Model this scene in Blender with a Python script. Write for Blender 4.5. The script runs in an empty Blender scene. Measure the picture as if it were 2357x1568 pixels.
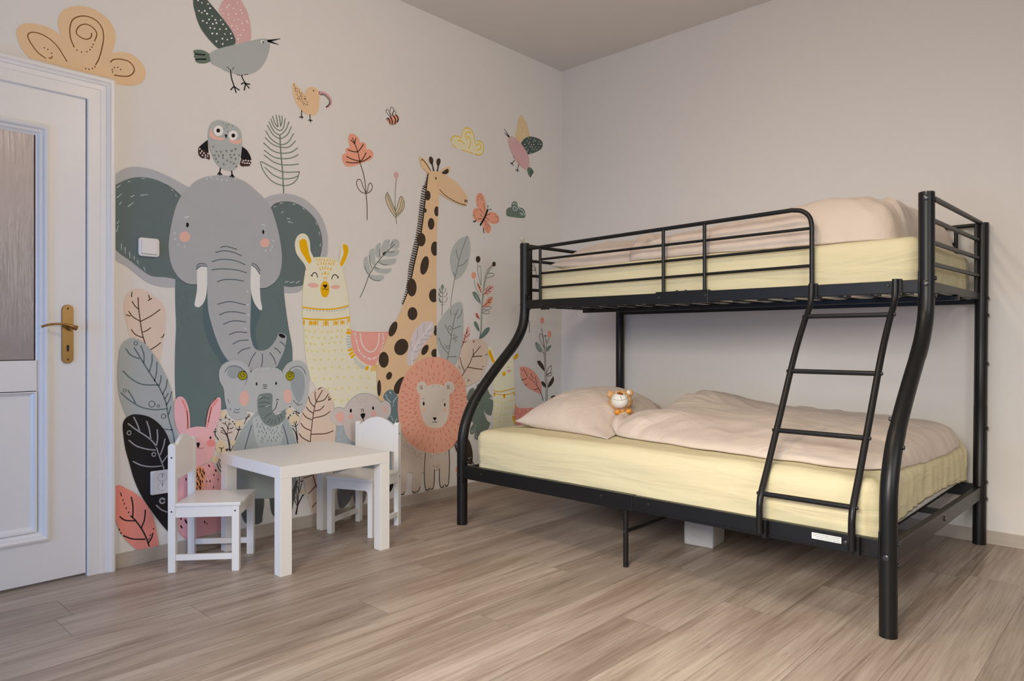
import bpy, bmesh, math, random
import numpy as np
from mathutils import Vector, Matrix, noise

# ------------------------------------------------------------------ camera, world, lights, exposure
sc = bpy.context.scene
COL = sc.collection
CAM = Vector((3.2711, -4.0061, 0.970))
cam_d = bpy.data.cameras.new('camera'); cam = bpy.data.objects.new('camera', cam_d); COL.objects.link(cam)
cam.location = CAM; cam.rotation_euler = (math.pi/2, 0, math.radians(43.2636))
cam_d.sensor_width = 36; cam_d.lens = 1615.99/2357*36; cam_d.clip_start = .05
sc.camera = cam
sc.view_settings.view_transform = 'Standard'; sc.view_settings.look = 'None'
sc.view_settings.gamma = 1; sc.view_settings.use_curve_mapping = False
sc.view_settings.exposure = 0.0
sc.cycles.diffuse_bounces = 6; sc.cycles.max_bounces = 10
w = bpy.data.worlds.new('world'); sc.world = w; w.use_nodes = True
w.node_tree.nodes['Background'].inputs[0].default_value = (.55, .7, 1, 1); w.node_tree.nodes['Background'].inputs[1].default_value = .6
def area(name, loc, target, sx, sy, power, colr, spread=180, shape='RECTANGLE'):
    d = bpy.data.lights.new(name, 'AREA'); d.shape = shape; d.size = sx; d.size_y = sy; d.energy = power; d.color = colr; d.spread = math.radians(spread)
    o = bpy.data.objects.new(name, d); COL.objects.link(o); o.location = loc
    o.rotation_euler = (Vector(target)-Vector(loc)).to_track_quat('-Z', 'Y').to_euler(); return o
def point(name, loc, r, power, colr):
    d = bpy.data.lights.new(name, 'POINT'); d.energy = power; d.color = colr; d.shadow_soft_size = r
    o = bpy.data.objects.new(name, d); COL.objects.link(o); o.location = loc
# daylight through the glazed balcony door and the window behind the camera, the pendant lamp, and an added side fill
area('balcony_daylight', (.95, -5.38, .85), (.5, -2.5, .5), .9, 1.2, 12, (.16, .44, 1.0), 130)
area('window_daylight', (3.0, -5.40, 1.92), (1.9, 0, -1.25), 1.5, .9, 36, (1.0, .93, .82), 75)
area('side_fill_light', (4.80, -2.7, 1.65), (0, -2.2, 1.5), 1.15, 1.15, 19, (.95, .98, 1.0), 150)  # fill light added from the right to brighten the mural wall
point('pendant_light', (2.0, -2.40, 2.40), .09, 29, (1.0, .80, .60))

# ------------------------------------------------------------------ materials
def mat(name, colr, rough=.6, spec=.4, var=0, scale=8, bump=0, bscale=200, metal=0, stretch=None, coord='Object', sheen=0, fold=None):
    m = bpy.data.materials.new(name); m.use_nodes = True; nt = m.node_tree; b = nt.nodes['Principled BSDF']
    b.inputs['Base Color'].default_value = (*colr, 1); b.inputs['Roughness'].default_value = rough
    b.inputs['Specular IOR Level'].default_value = spec; b.inputs['Metallic'].default_value = metal
    if sheen: b.inputs['Sheen Weight'].default_value = sheen; b.inputs['Sheen Roughness'].default_value = .5
    tc = nt.nodes.new('ShaderNodeTexCoord'); mp = nt.nodes.new('ShaderNodeMapping')
    nt.links.new(tc.outputs[coord], mp.inputs[0])
    if stretch: mp.inputs['Scale'].default_value = stretch
    if var:
        n = nt.nodes.new('ShaderNodeTexNoise'); n.inputs['Scale'].default_value = scale; n.inputs['Detail'].default_value = 5
        nt.links.new(mp.outputs[0], n.inputs[0])
        r = nt.nodes.new('ShaderNodeMix'); r.data_type = 'RGBA'
        r.inputs[6].default_value = (*[c*(1-var) for c in colr], 1); r.inputs[7].default_value = (*[min(.95, c*(1+var)) for c in colr], 1)
        nt.links.new(n.outputs[0], r.inputs[0]); nt.links.new(r.outputs[2], b.inputs['Base Color'])
    if bump:
        n2 = nt.nodes.new('ShaderNodeTexNoise'); n2.inputs['Scale'].default_value = bscale; n2.inputs['Detail'].default_value = 3
        nt.links.new(mp.outputs[0], n2.inputs[0])
        bp = nt.nodes.new('ShaderNodeBump'); bp.inputs['Strength'].default_value = bump; bp.inputs['Distance'].default_value = .004
        nt.links.new(n2.outputs[0], bp.inputs['Height']); nt.links.new(bp.outputs[0], b.inputs['Normal'])
        if fold:   # soft cloth folds: (scale xyz, distance, strength)
            m2 = nt.nodes.new('ShaderNodeMapping'); m2.inputs['Scale'].default_value = fold[0]; nt.links.new(tc.outputs[coord], m2.inputs[0])
            n3 = nt.nodes.new('ShaderNodeTexNoise'); n3.inputs['Scale'].default_value = 1; n3.inputs['Detail'].default_value = 4; n3.inputs['Distortion'].default_value = .8; nt.links.new(m2.outputs[0], n3.inputs[0])
            b2 = nt.nodes.new('ShaderNodeBump'); b2.inputs['Strength'].default_value = fold[2]; b2.inputs['Distance'].default_value = fold[1]
            nt.links.new(n3.outputs[0], b2.inputs['Height']); nt.links.new(b2.outputs[0], bp.inputs['Normal'])
    return m
M = {}
M['wall'] = mat('wall_paint', (.80, .785, .765), .85, .2, .015, 1.5, .08, 180)
M['wall2'] = mat('wall_paint_plain', (.74, .715, .685), .85, .2, .015, 1.5, .08, 180)
M['ceiling'] = mat('ceiling_paint', (.72, .69, .65), .9, .15, .015, 1.5, .05, 120)
M['door'] = mat('door_enamel', (.82, .81, .80), .35, .45, .01, 4, .03, 60)
M['furn'] = mat('white_lacquer', (.85, .845, .83), .33, .45, .01, 3)
M['metal'] = mat('black_powder_coat', (.006, .006, .0065), .38, .38, .1, 30, .05, 900)
M['bolt'] = mat('black_bolt', (.02, .02, .021), .28, .6)
M['brass'] = mat('aged_brass', (.30, .17, .055), .32, .5, .25, 40, .05, 300, .85, (60, 60, 2))
M['darkhole'] = mat('dark_hole', (.012, .011, .01), .6)
M['plastic'] = mat('white_plastic', (.82, .82, .83), .3, .5)
M['sheet'] = mat('yellow_sheet', (.70, .635, .415), .9, .1, .02, 20, .12, 900, fold=((1.6, 2.2, 15), .016, .8))
M['mattress'] = mat('mattress_ticking', (.78, .77, .74), .9, .1, .02, 30, .1, 500)
M['linen'] = mat('beige_pink_linen', (.66, .56, .48), .85, .15, .02, 6, .15, 700, sheen=.1, fold=((5, 7, 5), .02, .7))
M['greyfelt'] = mat('grey_melange', (.50, .50, .50), .95, .05, .28, 60, .2, 400, stretch=(1, 1, 7))
M['fur'] = mat('tan_plush', (.68, .42, .20), .95, .05, .22, 90, .9, 260)
M['muzzle'] = mat('cream_plush', (.78, .76, .70), .95, .05, .03, 60, .3, 500)
M['nosebrown'] = mat('brown_felt', (.24, .06, .018), .8, .1, .2, 90)
M['ribbon'] = mat('orange_ribbon', (.72, .30, .035), .4, .4, .1, 50)
M['thread'] = mat('dark_thread', (.06, .05, .045), .8)
M['label'] = mat('white_sticker', (.82, .82, .82), .4)
M['ink'] = mat('grey_ink', (.12, .12, .13), .6)
M['windowframe'] = mat('window_frame_white', (.8, .8, .8), .4)
M['lampshade'] = mat('lamp_opal', (.85, .84, .82), .3)

def obj(name, bm, m, parent=None, smooth=False, props=None, angle=None):
    me = bpy.data.meshes.new(name); bm.normal_update(); bm.to_mesh(me); bm.free()
    if m: me.materials.append(m)
    if smooth:
        for p in me.polygons: p.use_smooth = True
        if angle is not None: me.set_sharp_from_angle(angle=math.radians(angle))
    o = bpy.data.objects.new(name, me); COL.objects.link(o)
    if parent: o.parent = parent
    if props:
        for k, v in props.items(): o[k] = v
    return o
def empty(name, loc=(0, 0, 0), rz=0, parent=None, **props):
    o = bpy.data.objects.new(name, None); COL.objects.link(o); o.location = loc; o.rotation_euler = (0, 0, rz); o.empty_display_size = .05
    if parent: o.parent = parent
    for k, v in props.items(): o[k] = v
    return o
def box(bm, x0, x1, y0, y1, z0, z1, bev=0, seg=2):
    b = bmesh.new(); vs = [b.verts.new((x, y, z)) for x in (x0, x1) for y in (y0, y1) for z in (z0, z1)]
    for f in ((0, 1, 3, 2), (4, 6, 7, 5), (0, 4, 5, 1), (2, 3, 7, 6), (0, 2, 6, 4), (1, 5, 7, 3)): b.faces.new([vs[i] for i in f])
    if bev: bmesh.ops.bevel(b, geom=b.edges[:], offset=bev, segments=seg, profile=.5, affect='EDGES')
    bmesh.ops.recalc_face_normals(b, faces=b.faces[:]); join(bm, b)
def join(bm, b, mtx=None):
    mp = {}
    for v in b.verts: mp[v] = bm.verts.new(mtx @ v.co if mtx else v.co)
    for f in b.faces:
        try:
            nf = bm.faces.new([mp[v] for v in f.verts]); nf.smooth = f.smooth
        except ValueError: pass
    b.free()
def bx(*a, **k):
    bm = bmesh.new(); box(bm, *a, **k); return bm
def smoothpath(pts, n=8):
    P = [Vector(p) for p in pts]; out = []
    for i in range(len(P)-1):
        p0 = P[i-1] if i else P[0]*2-P[1]; p1, p2 = P[i], P[i+1]; p3 = P[i+2] if i+2 < len(P) else P[-1]*2-P[-2]
        for k in range(n):
            t = k/n; out.append(.5*((2*p1)+(p2-p0)*t+(2*p0-5*p1+4*p2-p3)*t*t+(3*p1-p0-3*p2+p3)*t**3))
    out.append(P[-1]); return out
def tube(bm, pts, r, seg=16, caps=True):
    """swept round tube; r a number or a list of radii"""
    P = [Vector(p) for p in pts]; n = len(P); R = r if isinstance(r, (list, tuple)) else [r]*n
    T = [(P[min(i+1, n-1)]-P[max(i-1, 0)]).normalized() for i in range(n)]
    a = Vector((0, 0, 1)) if abs(T[0].z) < .9 else Vector((1, 0, 0)); u = (a-T[0]*a.dot(T[0])).normalized(); rings = []
    for i in range(n):
        u = (u-T[i]*u.dot(T[i])).normalized(); v = T[i].cross(u)
        rings.append([bm.verts.new(P[i]+(u*math.cos(2*math.pi*k/seg)+v*math.sin(2*math.pi*k/seg))*R[i]) for k in range(seg)])
    for i in range(n-1):
        for k in range(seg):
            f = bm.faces.new((rings[i][k], rings[i][(k+1) % seg], rings[i+1][(k+1) % seg], rings[i+1][k])); f.smooth = True
    if caps: bm.faces.new(rings[0][::-1]); bm.faces.new(rings[-1])
    return bm
def tb(pts, r, seg=16): return tube(bmesh.new(), pts, r, seg)
def ellipsoid(bm, c, rad, rot=None, seg=24, rings=14, bumpy=0, bs=30):
    b = bmesh.new(); bmesh.ops.create_uvsphere(b, u_segments=seg, v_segments=rings, radius=1)
    for v in b.verts:
        co = Vector((v.co.x*rad[0], v.co.y*rad[1], v.co.z*rad[2]))
        if bumpy: co += v.co.normalized()*bumpy*(noise.noise(co*bs+Vector(c)*7)+.5*noise.noise(co*bs*2.7))
        if rot: co = rot @ co
        v.co = co+Vector(c)
    for f in b.faces: f.smooth = True
    join(bm, b)
# ------------------------------------------------------------------ the room
ST = {'kind': 'structure'}
H = 2.947; XR = 4.70; YF = -5.30
def structure(name, bm, m, **k):
    return obj(name, bm, m, None, k.get('smooth', False), {'kind': 'structure', 'label': k['label'], 'category': k['cat']} if 'label' in k else ST)
# mural wall (x = 0) with the door opening
bm = bmesh.new(); DY1, DY0, DZ = -3.090, -3.930, 1.985
box(bm, -.14, 0, DY1, 0, 0, H); box(bm, -.14, 0, YF-.14, DY0, 0, H); box(bm, -.14, 0, DY0, DY1, DZ, H)
structure('wall_left', bm, M['wall'])
structure('wall_back', bx(-.14, XR+.14, 0, .14, 0, H), M['wall2'])
bm = bmesh.new()
for a in ((YF, -3.3, 0, H), (-2.1, 0, 0, H), (-3.3, -2.1, 0, 1.05), (-3.3, -2.1, 2.25, H)): box(bm, XR, XR+.14, *a)  # opening added for the side fill light
structure('wall_right', bm, M['wall2'])
bm = bmesh.new()
for a in ((-3.3, -3.24, 1.05, 2.25), (-2.16, -2.1, 1.05, 2.25), (-3.24, -2.16, 1.05, 1.11), (-3.24, -2.16, 2.19, 2.25)): box(bm, XR+.04, XR+.08, *a, .004)
structure('window_3', bm, M['windowframe'])  # unseen window frame, added around the side fill light
bm = bmesh.new()   # wall behind the camera with a balcony door and a window
box(bm, 0, .45, YF-.14, YF, 0, H); box(bm, .45, 1.45, YF-.14, YF, 2.15, H); box(bm, .45, 1.45, YF-.14, YF, 0, .15); box(bm, 1.45, 2.2, YF-.14, YF, 0, H)
box(bm, 2.2, 3.8, YF-.14, YF, 2.5, H); box(bm, 2.2, 3.8, YF-.14, YF, 0, 1.3); box(bm, 3.8, XR, YF-.14, YF, 0, H)
structure('wall_front', bm, M['wall2'])
structure('ceiling', bx(-.14, XR+.14, YF-.14, .14, H, H+.12), M['ceiling'])
for n, (x0, x1, z0, z1) in enumerate(((.45, 1.45, .15, 2.15), (2.2, 3.8, 1.3, 2.5))):
    bm = bmesh.new()
    for a in ((x0, x0+.06, z0, z1), (x1-.06, x1, z0, z1), (x0+.06, x1-.06, z1-.06, z1), (x0+.06, x1-.06, z0, z0+.06)): box(bm, a[0], a[1], YF-.10, YF-.04, a[2], a[3], .004)
    structure('window_%d' % (n+1), bm, M['windowframe'])
# pendant lamp (its light is set at the top)
lamp = empty('pendant_lamp', (2.0, -2.40, H), label='pendant lamp holder hanging over the middle of the room', category='lamp')
obj('ceiling_rose', tb([(0, 0, -.001), (0, 0, -.03)], .05, 24), M['lampshade'], lamp, True, angle=40)
obj('cord', tb([(0, 0, -.03), (0, 0, -.36)], .003, 8), M['lampshade'], lamp, True, angle=40)
obj('lamp_holder', tb([(0, 0, -.36), (0, 0, -.37), (0, 0, -.43)], [.012, .02, .02], 16), M['lampshade'], lamp, True, angle=40)

# floor: laminate planks running towards the back wall
def floor_mat():
    m = bpy.data.materials.new('laminate_oak'); m.use_nodes = True; nt = m.node_tree; N = nt.nodes; L = nt.links; b = N['Principled BSDF']
    at = N.new('ShaderNodeAttribute'); at.attribute_name = 'plank'; tc = N.new('ShaderNodeTexCoord')
    sep = N.new('ShaderNodeSeparateColor'); L.new(at.outputs['Color'], sep.inputs[0])
    off = N.new('ShaderNodeVectorMath'); off.operation = 'MULTIPLY_ADD'; L.new(at.outputs['Color'], off.inputs[0]); off.inputs[1].default_value = (7, 19, 3); L.new(tc.outputs['Object'], off.inputs[2])
    def nz(scale, det, sx, sy, dist=0, rough=.55):
        mp = N.new('ShaderNodeMapping'); mp.inputs['Scale'].default_value = (sx, sy, 1); L.new(off.outputs[0], mp.inputs[0])
        n = N.new('ShaderNodeTexNoise'); n.inputs['Scale'].default_value = scale; n.inputs['Detail'].default_value = det; n.inputs['Distortion'].default_value = dist; n.inputs['Roughness'].default_value = rough
        L.new(mp.outputs[0], n.inputs[0]); return n.outputs[0]
    def ramp(inp, stops):
        r = N.new('ShaderNodeValToRGB'); e = r.color_ramp.elements
        e[0].position, e[0].color = stops[0][0], (*stops[0][1], 1); e[1].position, e[1].color = stops[-1][0], (*stops[-1][1], 1)
        for p, c in stops[1:-1]: q = e.new(p); q.color = (*c, 1)
        L.new(inp, r.inputs[0]); return r.outputs[0]
    def mix(fac, a, b_, mode='MIX'):
        x = N.new('ShaderNodeMix'); x.data_type = 'RGBA'; x.blend_type = mode
        for s, v in ((0, fac), (6, a), (7, b_)):
            if isinstance(v, (int, float)): x.inputs[s].default_value = v
            elif isinstance(v, tuple): x.inputs[s].default_value = (*v, 1)
            else: L.new(v, x.inputs[s])
        return x.outputs[2]
    base = ramp(nz(1, 5, 9, .9, 1.2), [(.30, (.285, .218, .170)), (.48, (.395, .325, .268)), (.70, (.49, .42, .355))])
    fine = ramp(nz(1, 4, 95, 2.2, .5, .65), [(.36, (.74, .72, .70)), (.6, (1.06, 1.06, 1.06))])
    c = mix(.75, base, fine, 'MULTIPLY')
    dark = ramp(nz(1, 3, 17, .75, 2.2, .5), [(.60, (0, 0, 0)), (.72, (1, 1, 1))])
    dk = N.new('ShaderNodeMath'); dk.operation = 'MULTIPLY'; L.new(dark, dk.inputs[0]); dk.inputs[1].default_value = .55
    c = mix(dk.outputs[0], c, (.17, .122, .090))
    lines = ramp(nz(1, 2, 26, .5, 3.5, .4), [(.485, (0, 0, 0)), (.5, (1, 1, 1)), (.515, (0, 0, 0))])
    lk = N.new('ShaderNodeMath'); lk.operation = 'MULTIPLY'; L.new(lines, lk.inputs[0]); lk.inputs[1].default_value = .42
    c = mix(lk.outputs[0], c, (.14, .10, .075))
    tone = ramp(sep.outputs[0], [(0, (.86, .84, .82)), (.5, (1, .99, .98)), (1, (1.10, 1.09, 1.08))])
    c = mix(1.0, c, tone, 'MULTIPLY')
    L.new(c, b.inputs['Base Color']); b.inputs['Roughness'].default_value = .42; b.inputs['Specular IOR Level'].default_value = .4
    bp = N.new('ShaderNodeBump'); bp.inputs['Strength'].default_value = .12; bp.inputs['Distance'].default_value = .002; L.new(fine, bp.inputs['Height']); L.new(bp.outputs[0], b.inputs['Normal'])
    return m
def build_floor():
    rnd = random.Random(7); bm = bmesh.new(); lay = bm.loops.layers.float_color.new('plank'); g = .0005
    joints = {0: -3.317, 1: -2.942, 2: -2.072, 3: -2.49, 4: -1.702, 5: -2.278, 6: -1.334, 7: -1.947, 8: -1.569, 9: -1.14, 10: -.66}
    pl = 1.494; wd = .2015; x0 = .443
    for k in range(-3, 22):
        a, b = x0+wd*k, x0+wd*(k+1); a = max(a, -.14); b = min(b, XR)
        if b <= a+.01: continue
        j = joints.get(k, -.9-rnd.random()*pl); ys = [j+pl*i for i in range(-6, 6)]
        cuts = [YF]+[y for y in ys if YF+.02 < y < -.02]+[0]
        for y0, y1 in zip(cuts, cuts[1:]):
            vs = [bm.verts.new(p) for p in ((a+g, y0+g, 0), (b-g, y0+g, 0), (b-g, y1-g, 0), (a+g, y1-g, 0))]
            f = bm.faces.new(vs); c = (rnd.random(), rnd.random(), rnd.random(), 1)
            for l in f.loops: l[lay] = c
    box(bm, -.14, XR+.14, YF-.14, .14, -.1, -.0015)
    for f in bm.faces:
        if f.calc_center_median().z < -.001:
            for l in f.loops: l[lay] = (.0, .3, .3, 1)
    return structure('floor', bm, floor_mat())
build_floor()
# baseboards in the floor's laminate
BB = mat('laminate_skirting', (.47, .41, .35), .45, .4, .16, 6, .1, 60, stretch=(1, .35, 9))
BB2 = mat('laminate_skirting_back', (.47, .41, .35), .45, .4, .16, 6, .1, 60, stretch=(.35, 1, 9))
structure('baseboard_left', bx(0, .0105, -2.996, 0, 0, .0626, .0015), BB)
structure('baseboard_back', bx(.0105, XR, -.0095, 0, 0, .0626, .0015), BB2)

# ------------------------------------------------------------------ door and its casing
def frame_profile(y0, y1, z0, z1, prof, sides='LTRB'):
    """mitred moulding around the rectangle y0..y1, z0..z1 on the plane x = const; prof = [(inward offset, height x)]"""
    bm = bmesh.new(); loops = []
    for off, hx in prof:
        pts = [(y0+off, z0+off if 'B' in sides else z0), (y0+off, z1-off), (y1-off, z1-off), (y1-off, z0+off if 'B' in sides else z0)]
        loops.append([bm.verts.new((hx, y, z)) for y, z in pts])
    n = 4 if 'B' in sides else 3
    for a, b in zip(loops, loops[1:]):
        for i in range(n): bm.faces.new((a[i], a[(i+1) % 4], b[(i+1) % 4], b[i]))
    if n == 3:
        for i in (0, 3):
            bm.faces.new([l[i] for l in loops]) if i == 0 else bm.faces.new([l[i] for l in loops][::-1])
    bmesh.ops.recalc_face_normals(bm, faces=bm.faces[:]); return bm
bm = frame_profile(-4.025, -2.998, 0, 2.066, [(0, 0), (0, .030), (.006, .034), (.016, .034), (.022, .029), (.032, .026), (.034, .022), (.052, .021), (.056, .019), (.098, .018), (.1005, .015), (.1005, -.12)], 'LTR')
structure('trim_1', bm, M['door'])
door = empty('door_1', (0, -3.92, 0), kind='structure')
D = lambda y: y+3.92
bm = bmesh.new(); xf = .004; oy0, oy1 = -3.795, -3.228; oz0, oz1 = .171, 1.831; gz0, gz1 = .891, 1.787; rz0 = .768
for a in ((-3.918, oy0, .012, 1.972), (oy1, -3.102, .012, 1.972), (oy0, oy1, .012, oz0), (oy0, oy1, oz1, 1.972)): box(bm, -.036, xf, D(a[0]), D(a[1]), a[2], a[3])
box(bm, -.036, -.004, D(oy0+.045), D(oy1-.045), rz0, gz0)
obj('door_leaf', bm, M['door'], door)
mp = [(0, .004), (.003, .013), (.012, .016), (.02, .012), (.026, .002), (.034, -.002), (.040, -.010), (.0475, -.016)]
bm = frame_profile(D(oy0), D(oy1), oz0, oz1, mp); obj('moulding', bm, M['door'], door)
bm = frame_profile(D(oy0+.046), D(oy1-.046), .214, rz0, [(-.003, -.004), (.004, -.004), (.007, -.012), (.014, -.018), (.018, -.020)]); obj('panel_bead', bm, M['door'], door)
obj('door_panel', bx(-.03, -.020, D(oy0+.04), D(oy1-.04), .2, rz0+.01), M['door'], door)
GL = bpy.data.materials.new('fluted_door_glass'); GL.use_nodes = True; nt = GL.node_tree; b = nt.nodes['Principled BSDF']
b.inputs['Base Color'].default_value = (.60, .55, .52, 1); b.inputs['Roughness'].default_value = .22; b.inputs['Transmission Weight'].default_value = .75; b.inputs['IOR'].default_value = 1.45
tc = nt.nodes.new('ShaderNodeTexCoord'); mpn = nt.nodes.new('ShaderNodeMapping'); mpn.inputs['Scale'].default_value = (1, 120, 5); nt.links.new(tc.outputs['Object'], mpn.inputs[0])
nn = nt.nodes.new('ShaderNodeTexNoise'); nn.inputs['Scale'].default_value = 1; nn.inputs['Detail'].default_value = 3; nt.links.new(mpn.outputs[0], nn.inputs[0])
bp = nt.nodes.new('ShaderNodeBump'); bp.inputs['Strength'].default_value = .8; bp.inputs['Distance'].default_value = .004; nt.links.new(nn.outputs[0], bp.inputs['Height']); nt.links.new(bp.outputs[0], b.inputs['Normal'])
obj('door_glass', bx(-.022, -.016, D(oy0+.045), D(oy1-.045), gz0, gz1), GL, door)
bm = frame_profile(D(oy0+.0465), D(oy1-.0465), gz0-.001, gz1+.001, [(0, -.014), (.004, -.0155)]); obj('glass_putty', bm, mat('dark_putty', (.055, .022, .016), .7, .2, .5, 60), door)
# dim hallway beyond the glass and the gap under the leaf
bm = bmesh.new(); box(bm, -1.6, -1.5, -4.6, -2.6, -.1, 2.4); structure('wall_hallway', bm, mat('hallway_paint', (.62, .54, .47), .9))
structure('floor_hallway', bx(-1.5, -.14, -4.6, -2.6, -.1, -.003), mat('hallway_floor', (.08, .06, .05), .6))
area('hallway_fill_light', (-.7, -3.0, 2.2), (-1.5, -3.6, 1.2), .5, .5, 9, (1, .88, .8))  # fill light added so some brightness shows through the door glass
# handle
bm = bmesh.new(); prof = []
for i in range(13):
    a = math.pi*i/12; prof.append((.0195*math.cos(a), .0985+.0195*math.sin(a)))
for i in range(13):
    a = math.pi+math.pi*i/12; prof.append((.0195*math.cos(a), -.0985+.0195*math.sin(a)))
fr = [bm.verts.new((.012, y, z)) for y, z in prof]; f2 = [bm.verts.new((.010, y*1.06, z*1.01)) for y, z in prof]; bk = [bm.verts.new((.004, y*1.06, z*1.01)) for y, z in prof]
bm.faces.new(fr)
for a, c in ((fr, f2), (f2, bk)):
    for i in range(len(prof)): bm.faces.new((a[i], a[(i+1) % len(prof)], c[(i+1) % len(prof)], c[i]))
bmesh.ops.recalc_face_normals(bm, faces=bm.faces[:])
bmesh.ops.translate(bm, vec=(0, D(-3.168), .996), verts=bm.verts[:])
hp = obj('handle_plate', bm, M['brass'], door)
bm = bmesh.new(); tube(bm, [(.011, D(-3.163), 1.022), (.05, D(-3.163), 1.022)], .009)
lev = smoothpath([(.052, D(-3.148), 1.020), (.056, D(-3.165), 1.026), (.056, D(-3.185), 1.034), (.054, D(-3.215), 1.036), (.052, D(-3.245), 1.032), (.05, D(-3.268), 1.024)], 8)
tube(bm, lev, [.0105-.006*min(1, i/(len(lev)*.45))+.0 for i in range(len(lev))], 14)
obj('door_handle', bm, M['brass'], door, True, angle=50)
bm = bmesh.new()
for z in (1.099, .893): tube(bm, [(.0118, D(-3.168), z), (.0126, D(-3.168), z)], .0036, 12)
obj('plate_screws', bm, M['darkhole'], door)
bm = bmesh.new(); tube(bm, [(.0118, D(-3.168), .946), (.0126, D(-3.168), .946)], .0055, 12); box(bm, .0118, .0125, D(-3.172), D(-3.164), .926, .944)
obj('keyhole', bm, M['darkhole'], door)

# ------------------------------------------------------------------ switch and socket on the mural wall
def rounded_plate(bm, w, h, x0, x1, r, bev=.004):
    n = 5; pts = []
    for cx, cy, a0 in ((w/2-r, h/2-r, 0), (-w/2+r, h/2-r, 90), (-w/2+r, -h/2+r, 180), (w/2-r, -h/2+r, 270)):
        for i in range(n+1): a = math.radians(a0+90*i/n); pts.append((cx+r*math.cos(a), cy+r*math.sin(a)))
    k = 1-2*bev/min(w, h)
    L0 = [bm.verts.new((x0, y, z)) for y, z in pts]; L1 = [bm.verts.new((x1-bev*.6, y, z)) for y, z in pts]; L2 = [bm.verts.new((x1, y*k, z*k)) for y, z in pts]
    for a, b in ((L0, L1), (L1, L2)):
        for i in range(len(pts)): bm.faces.new((a[i], a[(i+1) % len(pts)], b[(i+1) % len(pts)], b[i]))
    bm.faces.new(L2)
    return bm
sw = empty('light_switch', (0.0032, -2.8585, 1.3775), label='white square light switch on the dark elephant ear', category='light switch')
obj('switch_frame', rounded_plate(bmesh.new(), .085, .080, 0, .012, .012), M['plastic'], sw)
bm = bmesh.new(); rounded_plate(bm, .066, .064, .0112, .0122, .005, .0005); obj('switch_gap', bm, mat('grey_shadow_gap', (.25, .25, .26), .5), sw)
bm = bmesh.new(); rounded_plate(bm, .0645, .0615, .0115, .0165, .005, .003); bmesh.ops.translate(bm, vec=(0, .0, .001), verts=bm.verts[:]); obj('rocker', bm, M['plastic'], sw)
so = empty('power_socket', (0.0045, -2.807, .3435), label='white double power socket on the black painted leaf', category='power socket')
obj('socket_plate', rounded_plate(bmesh.new(), .088, .104, 0, .011, .006), M['plastic'], so)
for dz in (.021, -.021):
    bm = bmesh.new(); tube(bm, [(.0105, .002, dz), (.0116, .002, dz)], .0185, 28); r_ = obj('outlet_ring', bm, mat('outlet_gap', (.22, .23, .26), .5), so)
    bm = bmesh.new(); tube(bm, [(.0105, .002, dz), (.0122, .002, dz)], .0175, 28); q = obj('outlet', bm, M['plastic'], so)
    bm = bmesh.new()
    for y, z, r in ((.003, dz+.0105, .0028), (.002, dz+.003, .0022), (.002, dz-.0155, .0016), (.001, dz+.0165, .0014)): tube(bm, [(.012, y, z), (.0125, y, z)], r, 10)
    obj('outlet_holes', bm, M['thread'], q)
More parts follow.
